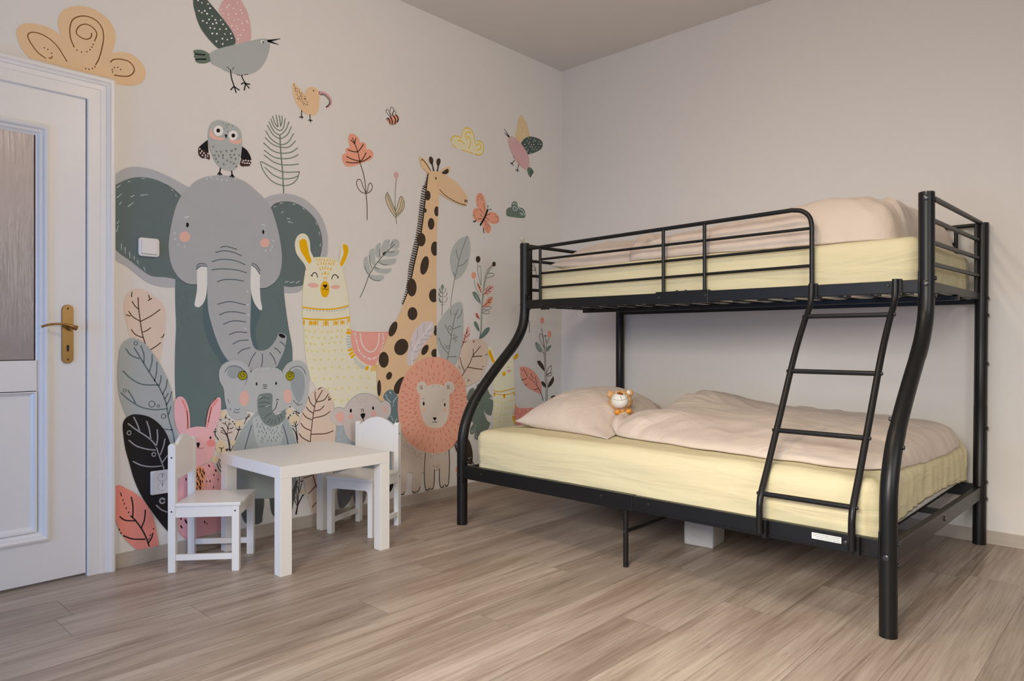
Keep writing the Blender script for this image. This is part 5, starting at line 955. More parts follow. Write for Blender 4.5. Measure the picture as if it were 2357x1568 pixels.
  ('mane', 'spot', ['S61 61 -2540,3959 -2557,3854 -2573,3743 -2584,3657 -2596,3584 -2608,3498 -2619,3413 -2634,3316 -2650,3224 -2670,3145 -2695,3065 -2718,2974 -2748,2877 -2778,2768 -2800,2661 -2838,2541 -2889,2433 -2926,2362', 'S55 44 -2542,3944 -2563,3922', 'S57 45 -2547,3916 -2572,3890', 'S59 47 -2552,3887 -2581,3859', 'S61 49 -2556,3859 -2591,3829', 'S63 50 -2561,3831 -2601,3799', 'S65 52 -2564,3802 -2610,3769', 'S67 54 -2568,3774 -2621,3791', 'S69 55 -2572,3746 -2631,3761', 'S71 57 -2576,3718 -2641,3730', 'S73 59 -2580,3689 -2646,3697', 'S75 60 -2583,3661 -2651,3667', 'S77 62 -2588,3633 -2655,3639', 'S79 64 -2592,3605 -2660,3611', 'S82 65 -2597,3577 -2664,3583', 'S84 67 -2601,3548 -2669,3555', 'S86 69 -2605,3520 -2673,3527', 'S87 70 -2609,3492 -2677,3499', 'S87 70 -2613,3464 -2680,3471', 'S87 70 -2616,3436 -2683,3443', 'S87 70 -2620,3408 -2687,3415', 'S87 70 -2624,3380 -2692,3387', 'S87 70 -2629,3352 -2696,3360', 'S87 70 -2633,3324 -2700,3332', 'S87 70 -2638,3296 -2705,3304', 'S87 70 -2642,3268 -2709,3276', 'S87 70 -2647,3240 -2714,3248', 'S87 70 -2653,3212 -2720,3220', 'S87 69 -2660,3184 -2726,3193', 'S87 69 -2667,3157 -2733,3165', 'S87 69 -2675,3129 -2741,3138', 'S87 69 -2684,3101 -2750,3110', 'S87 69 -2692,3074 -2759,3083', 'S86 69 -2700,3046 -2766,3055', 'S86 69 -2707,3019 -2773,3028', 'S86 69 -2714,2991 -2780,3000', 'S86 69 -2721,2963 -2787,2973', 'S86 69 -2730,2936 -2796,2946', 'S86 69 -2738,2909 -2804,2919', 'S86 69 -2747,2881 -2813,2892', 'S86 69 -2754,2854 -2820,2864', 'S86 69 -2762,2827 -2828,2837', 'S86 69 -2769,2799 -2833,2810', 'S86 68 -2777,2772 -2838,2782', 'S86 68 -2783,2745 -2841,2755', 'S86 68 -2789,2718 -2844,2727', 'S85 68 -2794,2690 -2847,2699', 'S84 67 -2800,2663 -2851,2672', 'S80 64 -2808,2636 -2856,2645', 'S76 61 -2817,2609 -2862,2617', 'S73 58 -2825,2582 -2868,2590', 'S69 55 -2833,2555 -2873,2563', 'S65 52 -2843,2529 -2881,2536', 'S61 49 -2856,2503 -2891,2510', 'S57 46 -2868,2477 -2901,2483', 'S54 43 -2880,2451 -2911,2457', 'S50 40 -2893,2426 -2921,2431', 'S46 37 -2906,2400 -2931,2405', 'S42 34 -2919,2375 -2942,2379']),
  ('spot_pattern', 'spot', ['E-12747 18432 219 33 0 -301', 'E-12941 17505 108 15 0 -132', 'E-12482 16757 260 31 0 -356', 'E-13248 15723 330 35 0 -405', 'E-12995 14205 303 -26 -152 -567', 'E-13965 12823 360 20 0 -530', 'E-13912 11283 367 10 0 -387', 'E-15329 10360 235 -74 -212 -427', 'E-14736 9320 458 -151 -231 -456', 'E-15984 8602 347 -7 0 -454', 'E-15612 7680 188 -63 -98 -216', 'E-16303 7013 134 -7 0 -461', 'E-12961 9137 201 -85 -205 -298', 'E-14788 7093 329 -180 -373 -460', 'F-2384,3519 -2384,3500 -2384,3483 -2384,3469 -2396,3459 -2408,3455 -2420,3456 -2431,3463 -2440,3476 -2446,3492 -2448,3510 -2446,3529 -2440,3547 -2431,3561 -2420,3572 -2408,3576 -2396,3575 -2384,3568 -2384,3555 -2384,3538', 'F-2408,3060 -2408,3033 -2408,3009 -2408,2990 -2417,2976 -2436,2970 -2456,2973 -2474,2984 -2488,3002 -2496,3025 -2500,3052 -2496,3079 -2488,3104 -2474,3125 -2456,3139 -2436,3145 -2417,3143 -2408,3131 -2408,3112 -2408,3087', 'F-2416,2488 -2416,2463 -2416,2439 -2416,2421 -2428,2409 -2452,2404 -2477,2407 -2499,2418 -2516,2435 -2527,2458 -2531,2483 -2527,2508 -2516,2532 -2499,2551 -2477,2563 -2452,2569 -2428,2566 -2416,2555 -2416,2537 -2416,2514', 'F-2412,2061 -2412,2042 -2412,2025 -2412,2011 -2415,2002 -2425,1999 -2436,2002 -2445,2010 -2452,2024 -2457,2042 -2459,2061 -2457,2080 -2452,2098 -2445,2112 -2436,2121 -2425,2124 -2415,2121 -2412,2112 -2412,2098 -2412,2081', 'F-2412,1782 -2412,1765 -2412,1749 -2412,1737 -2417,1729 -2435,1727 -2453,1730 -2470,1738 -2483,1751 -2491,1766 -2494,1784 -2491,1801 -2483,1816 -2470,1828 -2453,1836 -2435,1839 -2417,1836 -2412,1828 -2412,1816 -2412,1800']),
  ('ear_line', 'spot', ['S54 54 -2650,4092 -2634,4106 -2580,4071 -2503,3995']),
  ('ear_inside', 'spot', ['F-2328,3995 -2271,4046 -2222,4066 -2217,4027 -2255,3996']),
  ('eye', 'black', ['E-12103 19581 56 9 0 -73']),
  ('cheek', 'tanblush', ['E-11975 19206 112 18 0 -104']),
  ('mouth', 'spot', ['S50 50 -2360,3788 -2295,3743 -2180,3699 -2047,3668 -1918,3658']),
  ('nostril', 'black', ['E-9678 18558 52 7 0 -114']),
  ('nostril', 'black', ['E-9531 18567 43 6 0 -95']),
 ]),
 ('mural_butterfly', 'coral painted butterfly with black body and dotted wings', 'painted butterfly', 1, [
  ('wing', 'coral', ['F-1556,3621 -1561,3719 -1587,3801 -1630,3850 -1676,3852 -1723,3818 -1740,3755 -1723,3684 -1681,3629 -1596,3579']),
  ('wing', 'coral', ['F-1587,3568 -1656,3645 -1723,3654 -1782,3621 -1799,3559 -1774,3501 -1715,3478 -1639,3488 -1591,3537']),
  ('wing', 'coral', ['F-1570,3564 -1518,3620 -1448,3638 -1368,3627 -1315,3578 -1315,3528 -1377,3489 -1466,3484 -1553,3523']),
  ('wing', 'coral', ['F-1622,3459 -1582,3529 -1518,3490 -1471,3447 -1471,3385 -1518,3348 -1570,3367 -1613,3417']),
  ('wing_dots', 'darkbrown', ['E-8347 19183 31 5 0 -25', 'E-8423 19064 26 4 0 -26', 'E-8239 19135 23 4 0 -22', 'E-8531 18989 28 4 0 -22', 'E-8370 19012 26 4 0 -22', 'E-8220 19048 33 5 0 -23', 'E-8520 18861 24 4 0 -20', 'E-8236 18930 33 5 0 -24', 'E-8146 18933 34 5 0 -25', 'E-8531 18808 33 5 0 -21', 'E-8184 18831 28 4 0 -21', 'E-8561 18704 29 4 0 -18', 'E-8582 18511 34 5 0 -18', 'E-8529 18409 30 4 0 -19', 'E-8603 18180 29 4 0 -19', 'E-8716 18092 30 4 0 -25', 'E-8517 18109 27 4 0 -19', 'E-8788 17993 26 3 0 -24', 'E-8876 17898 27 4 0 -25', 'E-8914 17748 30 4 0 -23', 'E-8798 17758 32 4 0 -18', 'E-8861 17659 27 3 0 -23', 'E-8765 17605 24 3 0 -19', 'E-8668 17508 27 3 0 -21', 'E-6962 18065 32 4 0 -26', 'E-6874 17929 33 4 0 -26', 'E-6745 17951 30 4 0 -26', 'E-6803 17880 31 4 0 -21', 'E-6668 17878 32 4 0 -26', 'E-6695 17777 33 4 0 -20', 'E-6854 17644 29 4 0 -19', 'E-6674 17668 35 4 0 -18', 'E-7193 17536 35 4 0 -27', 'E-7054 17508 28 3 0 -19', 'E-6885 17594 27 3 0 -22', 'E-6724 17605 25 3 0 -26', 'E-7713 17256 24 3 0 -18', 'E-7594 17229 32 4 0 -24', 'E-7769 17122 32 4 0 -17', 'E-7633 17149 28 3 0 -18', 'E-7496 17202 33 4 0 -24', 'E-7859 17055 33 4 0 -22', 'E-7682 17041 28 3 0 -20', 'E-7559 17082 24 3 0 -19', 'E-7392 17126 23 3 0 -22', 'E-7792 16969 34 4 0 -18', 'E-7650 16994 30 3 0 -19', 'E-7507 16976 26 3 0 -22', 'E-7827 16889 23 3 0 -19', 'E-7692 16872 25 3 0 -20', 'E-7597 16893 23 3 0 -23', 'E-7601 16781 27 3 0 -25']),
  ('wing_veins', 'black', ['S33 33 -1676,3648 -1639,3616 -1604,3590', 'S33 33 -1601,3726 -1587,3629', 'S33 33 -1669,3579 -1630,3550', 'S33 33 -1703,3514 -1639,3525', 'S33 33 -1553,3575 -1483,3609', 'S33 33 -1570,3552 -1501,3523', 'S33 33 -1587,3513 -1561,3442', 'S33 33 -1570,3521 -1518,3447']),
  ('body', 'black', ['S145 131 -1532,3649 -1587,3543 -1661,3439']),
  ('antenna', 'black', ['S37 37 -1527,3656 -1525,3699', 'S37 37 -1518,3653 -1473,3667', 'E-7625 18516 52 7 0 -37', 'E-7354 18337 53 7 0 -37']),
  ('foot', 'black', ['S78 78 -1745,3487 -1765,3467 -1787,3472', 'S65 65 -1604,3404 -1606,3369 -1592,3346']),
 ]),
 ('mural_cloud', 'small dark green painted cloud beside the butterfly', 'painted cloud', 1, [
  ('cloud_shape', 'green', ['F-1178,3659 -1169,3705 -1123,3740 -1077,3749* -1067,3802 -1021,3838 -964,3829 -930,3769* -849,3767 -801,3728 -791,3671 -820,3638 -916,3626 -1030,3621 -1142,3619 -1173,3634']),
  ('curl', 'palegrey', ['S54 54 -945,3761 -973,3722 -1030,3720 -1043,3747 -1011,3771 -983,3762 -996,3741', 'S55 55 -1052,3791 -1011,3816 -958,3798 -930,3756 -859,3740 -811,3701 -811,3675', 'S56 56 -907,3688 -849,3696 -843,3677 -878,3670']),
 ]),
 ('mural_leaf', 'grey painted palm leaf split into rounded lobes, beside giraffe neck', 'painted leaf', 1, [
  ('leaf_blade', 'leafgrey', ['F-3105,3025* -3084,3079 -3041,3112 -2991,3105 -2972,3067 -2984,3019 -3041,3000 -3105,3008', 'F-3207,2896 -3223,2974 -3209,3043 -3168,3090 -3105,3099* -3105,3065 -3133,2982 -3161,2934', 'F-3244,2870 -3299,2888 -3312,2954 -3292,3018 -3237,3052* -3234,3007 -3237,2882', 'F-3326,2784 -3380,2825 -3397,2890 -3380,2953 -3326,2981* -3319,2920 -3305,2809', 'F-3393,2673 -3446,2720 -3469,2784 -3460,2852 -3420,2885* -3406,2834 -3373,2714', 'F-3179,2949 -3084,2975 -2998,2995 -2976,2974 -2991,2938 -3069,2908 -3154,2900 -3209,2918', 'F-3271,2839 -3182,2864 -3069,2883 -3019,2889 -3015,2861 -3055,2823 -3140,2801 -3223,2809', 'F-3330,2773 -3237,2757 -3140,2762 -3091,2771 -3098,2734 -3154,2704 -3251,2706 -3319,2729', 'F-3393,2673 -3305,2676 -3223,2683 -3187,2665 -3216,2623 -3278,2614 -3346,2637']),
  ('veins', 'stemgrey', ['S44 44 -3251,2971 -3254,2926 -3244,2887', 'S45 45 -3140,2956 -3098,2953 -3048,2964', 'S44 44 -3278,2833 -3209,2805 -3143,2804', 'S43 43 -3389,2891 -3380,2803 -3353,2754', 'S43 43 -3450,2769 -3426,2710 -3396,2673', 'S43 43 -3393,2657 -3333,2621 -3248,2618', 'S44 44 -3326,2768 -3265,2746', 'S44 44 -3058,3081 -3105,3025']),
  ('stem', 'stemgrey', ['S62 43 -3044,3048 -3140,2964 -3237,2871 -3319,2774 -3393,2668 -3453,2531 -3511,2417']),
 ]),
 ('mural_leaf', 'pointed oval grey painted leaf hanging above a round grey leaf', 'painted leaf', 1, [
  ('blade', 'leafgrey', ['F-1889,3275* -1854,3225 -1841,3124 -1854,2998 -1900,2870 -1984,2763 -2090,2700 -2112,2715 -2164,2817 -2190,2925 -2171,3037 -2112,3142 -2015,3225']),
  ('veins', 'stemgrey', ['S45 45 -1892,3272 -1999,3053 -2067,2846 -2112,2699', 'S45 45 -2085,3084 -2075,3024 -2042,2951', 'S46 46 -1900,2972 -1954,2911 -2052,2872', 'S45 45 -2131,2792 -2105,2744']),
  ('stem', 'stemgrey', ['S41 41 -2112,2699 -2157,2508 -2174,2397 -2171,2362']),
 ]),
 ('mural_sprig', 'small dark green painted sprig right of the giraffe', 'painted leaf', 1, [
  ('stem', 'black2', ['S31 31 -2310,2588 -2307,2457 -2321,2248']),
  ('leaf_blade', 'leafgreen', ['F-2338,2598 -2313,2634 -2288,2606 -2295,2576 -2313,2555* -2331,2574', 'F-2360,2585 -2331,2543 -2310,2521* -2338,2521 -2364,2550', 'F-2259,2594 -2274,2546 -2307,2521* -2281,2527 -2255,2561', 'F-2374,2533 -2338,2489 -2310,2474* -2350,2472 -2378,2500', 'F-2237,2539 -2259,2492 -2302,2474* -2263,2479 -2233,2513', 'F-2370,2468 -2331,2424 -2307,2405* -2346,2407 -2371,2435', 'F-2233,2485 -2252,2432 -2302,2405* -2255,2419 -2230,2455', 'F-2338,2402 -2324,2380 -2310,2367* -2330,2373', 'F-2274,2406 -2284,2382 -2302,2367* -2281,2377']),
 ]),
 ('mural_feather', 'mauve painted feather lying across the giraffe body', 'painted leaf', 5, [
  ('blade', 'mauve', ['F-2502,2170 -2467,2160 -2446,2106 -2460,2052 -2530,1966 -2613,1881 -2681,1786 -2761,1682 -2814,1647 -2860,1664 -2867,1737 -2841,1840 -2814,1944 -2774,2028 -2694,2113 -2599,2168']),
  ('barbs', 'stemgrey2', ['S42 42 -2610,2141 -2610,2072 -2599,2030', 'S42 42 -2708,2071 -2708,2008 -2724,1945', 'S41 41 -2808,1929 -2808,1871 -2790,1814', 'S43 43 -2458,2095 -2502,2063 -2565,2051', 'S43 43 -2481,1993 -2544,1993 -2613,2008', 'S42 42 -2544,1961 -2599,1950 -2674,1950', 'S42 42 -2633,1902 -2681,1884 -2737,1885', 'S42 42 -2643,1844 -2708,1813 -2774,1806', 'S41 41 -2717,1723 -2754,1703 -2788,1699']),
  ('quill', 'palemauve', ['S65 65 -2495,2138 -2613,2008 -2708,1913 -2774,1808 -2794,1735 -2788,1651']),
 ]),
 ('mural_leaf', 'round grey painted leaf with small ring marks behind the lion', 'painted leaf', 4, [
  ('blade', 'leafgrey', ['F-2173,2364 -2099,2411 -2031,2427 -1993,2410 -1974,2349 -1966,2225 -1970,2057 -1986,1922 -2024,1777 -2076,1678 -2121,1635 -2202,1615 -2304,1661 -2361,1782 -2401,1923 -2411,2031 -2390,2118 -2333,2217 -2260,2295']),
  ('veins', 'stemgrey', ['S51 51 -2057,2335 -2121,2200 -2158,2055 -2202,1835 -2239,1703', 'S51 51 -2275,2133 -2231,2065 -2173,2000', 'S51 51 -2008,2124 -2143,2083', 'S50 50 -2376,1972 -2318,1868 -2224,1780', 'S51 51 -2061,1989 -2158,1961', 'S51 51 -2084,1739 -2217,1736', 'S51 51 -2180,2314 -2180,2281 -2170,2252', 'S52 52 -1986,2331 -2016,2258 -2069,2221']),
  ('ring_pattern', 'stemgrey', ['S38 38 -2162,2097 -2168,2083 -2184,2075 -2203,2075 -2218,2083 -2224,2096 -2218,2110 -2203,2119 -2184,2119 -2168,2111 -2162,2097', 'S32 32 -2105,2004 -2108,1996 -2117,1991 -2128,1991 -2137,1996 -2140,2003 -2137,2011 -2128,2016 -2117,2016 -2108,2011 -2105,2004', 'S38 38 -2084,1943 -2088,1933 -2098,1928 -2111,1928 -2121,1933 -2125,1943 -2121,1952 -2111,1957 -2098,1957 -2088,1952 -2084,1943', 'S38 38 -2201,1857 -2205,1846 -2218,1839 -2233,1839 -2246,1846 -2250,1857 -2246,1868 -2233,1875 -2218,1875 -2205,1868 -2201,1857', 'S25 25 -2252,1868 -2256,1859 -2266,1854 -2278,1854 -2288,1859 -2292,1868 -2288,1877 -2278,1883 -2266,1883 -2256,1877 -2252,1868', 'S26 26 -2102,2272 -2104,2266 -2111,2262 -2119,2262 -2126,2266 -2128,2271 -2126,2277 -2119,2281 -2111,2281 -2104,2278 -2102,2272']),
 ]),
 ('mural_leaf', 'narrow pink painted leaf between the grey and beige leaves', 'painted leaf', 3, [
  ('blade', 'leafpink', ['F-1878,2126 -1851,2103 -1851,2036 -1886,1956 -1948,1900 -1993,1855* -1978,1945 -1940,2035 -1909,2103']),
  ('veins', 'redbrown', ['S46 46 -1894,2103 -1932,1990 -1993,1850', 'S46 46 -1914,2058 -1905,2024', 'S46 46 -1878,2069 -1902,2029', 'S46 46 -1948,2012 -1932,1979', 'S46 46 -1858,2024 -1917,1979', 'S46 46 -1955,1967 -1945,1945', 'S46 46 -1902,1928 -1963,1917', 'S46 46 -1983,1934 -1963,1906']),
 ]),
 ('mural_leaf', 'round beige painted leaf between the lion and the small llama', 'painted leaf', 5, [
  ('blade', 'leafbeige', ['F-1978,1878 -1886,1939 -1777,1959 -1666,1954 -1585,1922 -1540,1852 -1537,1759 -1561,1632 -1618,1506 -1698,1429 -1824,1383 -1925,1368 -2008,1464 -2054,1588 -2051,1677 -2016,1788']),
  ('veins', 'veinbrown', ['S56 56 -1669,1862 -1796,1751 -1855,1650 -1948,1546 -1993,1488', 'S57 57 -1796,1831 -1797,1740', 'S58 58 -1797,1733 -1639,1738', 'S57 57 -1886,1600 -1761,1580 -1626,1564', 'S55 55 -2024,1727 -2001,1643 -1951,1552', 'S40 40 -1804,1943 -1790,1911', 'S40 40 -1774,1945 -1790,1911', 'S41 41 -1577,1748 -1540,1765', 'S41 41 -1634,1597 -1602,1604', 'S40 40 -1894,1409 -1883,1445', 'S40 40 -1883,1445 -1851,1424', 'S39 39 -2046,1621 -2027,1585']),
 ]),
 ('mural_flower', 'painted wildflower bunch with dark and coral buds', 'painted flower', 1, [
  ('stem', 'stemgreen', ['S41 41 -1680,1956 -1656,2072 -1648,2279 -1624,2510 -1576,2767 -1527,2864 -1441,2940', 'S41 41 -1640,2072 -1632,2279 -1608,2511 -1560,2757 -1494,2866 -1431,2929', 'S41 41 -1680,1956 -1644,2060', 'S34 34 -1653,2659 -1688,2760 -1712,2850 -1709,2944', 'S34 34 -1648,2659 -1648,2797 -1652,2889 -1676,2910 -1696,2883', 'S35 35 -1535,2816 -1445,2829 -1408,2808 -1461,2781 -1555,2757', 'S34 34 -1771,2726 -1752,2630 -1664,2514', 'S35 35 -1616,2343 -1560,2376 -1478,2386 -1461,2368 -1510,2347 -1616,2340', 'S35 35 -1624,2303 -1543,2331 -1494,2318 -1510,2294 -1576,2290 -1624,2300']),
  ('bud', 'spot', ['E-8514 14953 208 17 0 -212']),
  ('bud', 'spot', ['E-7056 14759 167 13 0 -164']),
  ('bud', 'coral', ['E-8909 13883 205 14 0 -222']),
  ('leaf', 'coral', ['F-1720,2689 -1680,2663 -1648,2613 -1644,2555* -1680,2588 -1712,2644']),
  ('leaf', 'leafpink', ['F-1608,2534 -1592,2593 -1543,2648 -1478,2669 -1428,2660 -1428,2613 -1478,2564 -1543,2534']),
  ('leaf', 'coral', ['F-1624,2366* -1592,2419 -1543,2479 -1478,2517 -1441,2507 -1445,2460 -1510,2399 -1592,2375']),
  ('leaf', 'coral2', ['F-1749,2293 -1712,2289 -1680,2244 -1672,2215* -1720,2231 -1752,2265']),
  ('leaf', 'leafgreen2', ['F-1656,2411* -1704,2438 -1768,2492 -1802,2548 -1783,2569 -1736,2557 -1688,2507 -1660,2451']),
  ('leaf', 'leafgreen2', ['F-1680,2048* -1736,2094 -1775,2150 -1775,2179 -1744,2185 -1704,2140 -1680,2083']),
  ('leaf', 'leafgreen2', ['F-1688,1954* -1640,2026 -1568,2096 -1502,2114 -1491,2091 -1527,2038 -1608,1980']),
  ('leaf_veins', 'redbrown', ['S41 41 -1717,2684 -1680,2623 -1647,2561', 'S41 41 -1704,2650 -1688,2645', 'S41 41 -1672,2635 -1680,2617', 'S41 41 -1616,2531 -1527,2596 -1436,2648', 'S41 41 -1560,2623 -1551,2583', 'S41 41 -1527,2637 -1522,2602', 'S42 42 -1486,2657 -1491,2619', 'S41 41 -1568,2559 -1527,2555', 'S42 42 -1519,2585 -1478,2581', 'S41 41 -1616,2378 -1527,2439 -1453,2506', 'S41 41 -1510,2475 -1507,2452', 'S41 41 -1486,2441 -1519,2439', 'S40 40 -1747,2288 -1712,2254 -1676,2218', 'S40 40 -1720,2283 -1717,2260', 'S41 41 -1736,2248 -1704,2243']),
  ('leaf_shine', 'palegrey', ['S27 27 -1760,2538 -1720,2483 -1672,2422', 'S27 27 -1736,2517 -1728,2483', 'S27 27 -1712,2506 -1704,2467']),
 ]),
 ('mural_lion', 'painted lion with round coral mane and beige body', 'painted lion', 6, [
  ('body', 'lionbody', ['F-2957,837* -2855,804 -2736,721 -2598,658 -2249,644* -2211,591* -2205,429 -2213,245 -2233,158 -2265,141 -2314,134 -2350,151 -2363,254 -2371,365* -2450,363* -2447,241 -2466,145 -2505,139 -2568,136 -2602,192 -2609,355* -2652,357* -2663,213 -2690,146 -2751,134 -2785,161 -2784,267 -2776,375* -2862,401* -2869,279 -2891,152 -2942,145 -2986,181 -3029,360 -3043,592 -3015,762']),
  ('fur_pattern', 'furmark', ['S26 16 -2929,773 -2917,763', 'S26 16 -2887,770 -2872,762', 'S26 16 -2902,750 -2886,738', 'S26 16 -2876,748 -2856,736', 'S26 16 -2926,732 -2911,717', 'S26 16 -2900,733 -2881,715', 'S26 16 -2865,712 -2849,702', 'S26 16 -2819,709 -2808,697', 'S26 16 -2912,704 -2893,695', 'S26 16 -2877,697 -2851,689', 'S26 16 -2839,682 -2826,668', 'S27 16 -2799,685 -2781,671', 'S26 16 -2861,661 -2838,653', 'S26 16 -2814,668 -2797,655', 'S27 16 -2775,660 -2757,644', 'S26 16 -2839,638 -2827,627', 'S27 16 -2796,625 -2779,616', 'S27 16 -2754,629 -2733,620', 'S27 16 -2778,611 -2760,593', 'S27 16 -2747,605 -2730,589', 'S27 16 -2694,593 -2675,585', 'S27 16 -2655,591 -2635,580', 'S27 16 -2750,580 -2731,563', 'S27 16 -2717,567 -2698,557', 'S27 16 -2686,573 -2670,561', 'S27 16 -2662,537 -2637,525', 'S28 17 -2276,550 -2251,549', 'S27 16 -2548,564 -2528,570', 'S28 17 -2504,549 -2488,548', 'S28 17 -2463,546 -2447,549', 'S28 17 -2427,555 -2402,553', 'S28 17 -2379,545 -2357,544', 'S28 17 -2288,531 -2268,533', 'S27 16 -2524,534 -2507,542', 'S28 17 -2495,523 -2477,526', 'S35 21 -2465,424 -2464,404', 'S35 21 -2444,428 -2447,411', 'S35 21 -2394,425 -2391,411', 'S35 21 -2369,413 -2360,400', 'S35 21 -2447,407 -2448,395', 'S35 21 -2422,407 -2410,388', 'S35 21 -2388,402 -2391,383']),
  ('leg_outline', 'black2', ['S54 54 -2588,591 -2602,443 -2603,264 -2580,150 -2544,141', 'S55 55 -2447,369 -2450,242 -2466,153 -2497,140', 'S57 57 -2213,597 -2205,429 -2213,220 -2233,149 -2265,141', 'S56 56 -2367,374 -2367,242 -2350,151 -2314,136', 'S55 55 -2544,141 -2533,158', 'S55 55 -2521,141 -2513,157', 'S57 57 -2314,136 -2295,160', 'S57 57 -2265,141 -2274,165', 'S53 53 -2785,161 -2754,137 -2736,153', 'S54 54 -2720,141 -2690,158 -2675,194', 'S52 52 -2950,154 -2913,146 -2916,176']),
  ('mane', 'lioncoral', ['F-2410,1738 -2314,1727 -2200,1679 -2083,1595 -1990,1485 -1939,1370 -1916,1242 -1913,1115 -1930,977 -1981,842 -2058,711 -2150,621 -2249,576 -2379,567 -2505,578 -2629,614 -2751,675 -2855,757 -2942,871 -2983,990 -3000,1107 -3000,1234 -2979,1349 -2935,1463 -2862,1576 -2751,1661 -2629,1718 -2521,1740']),
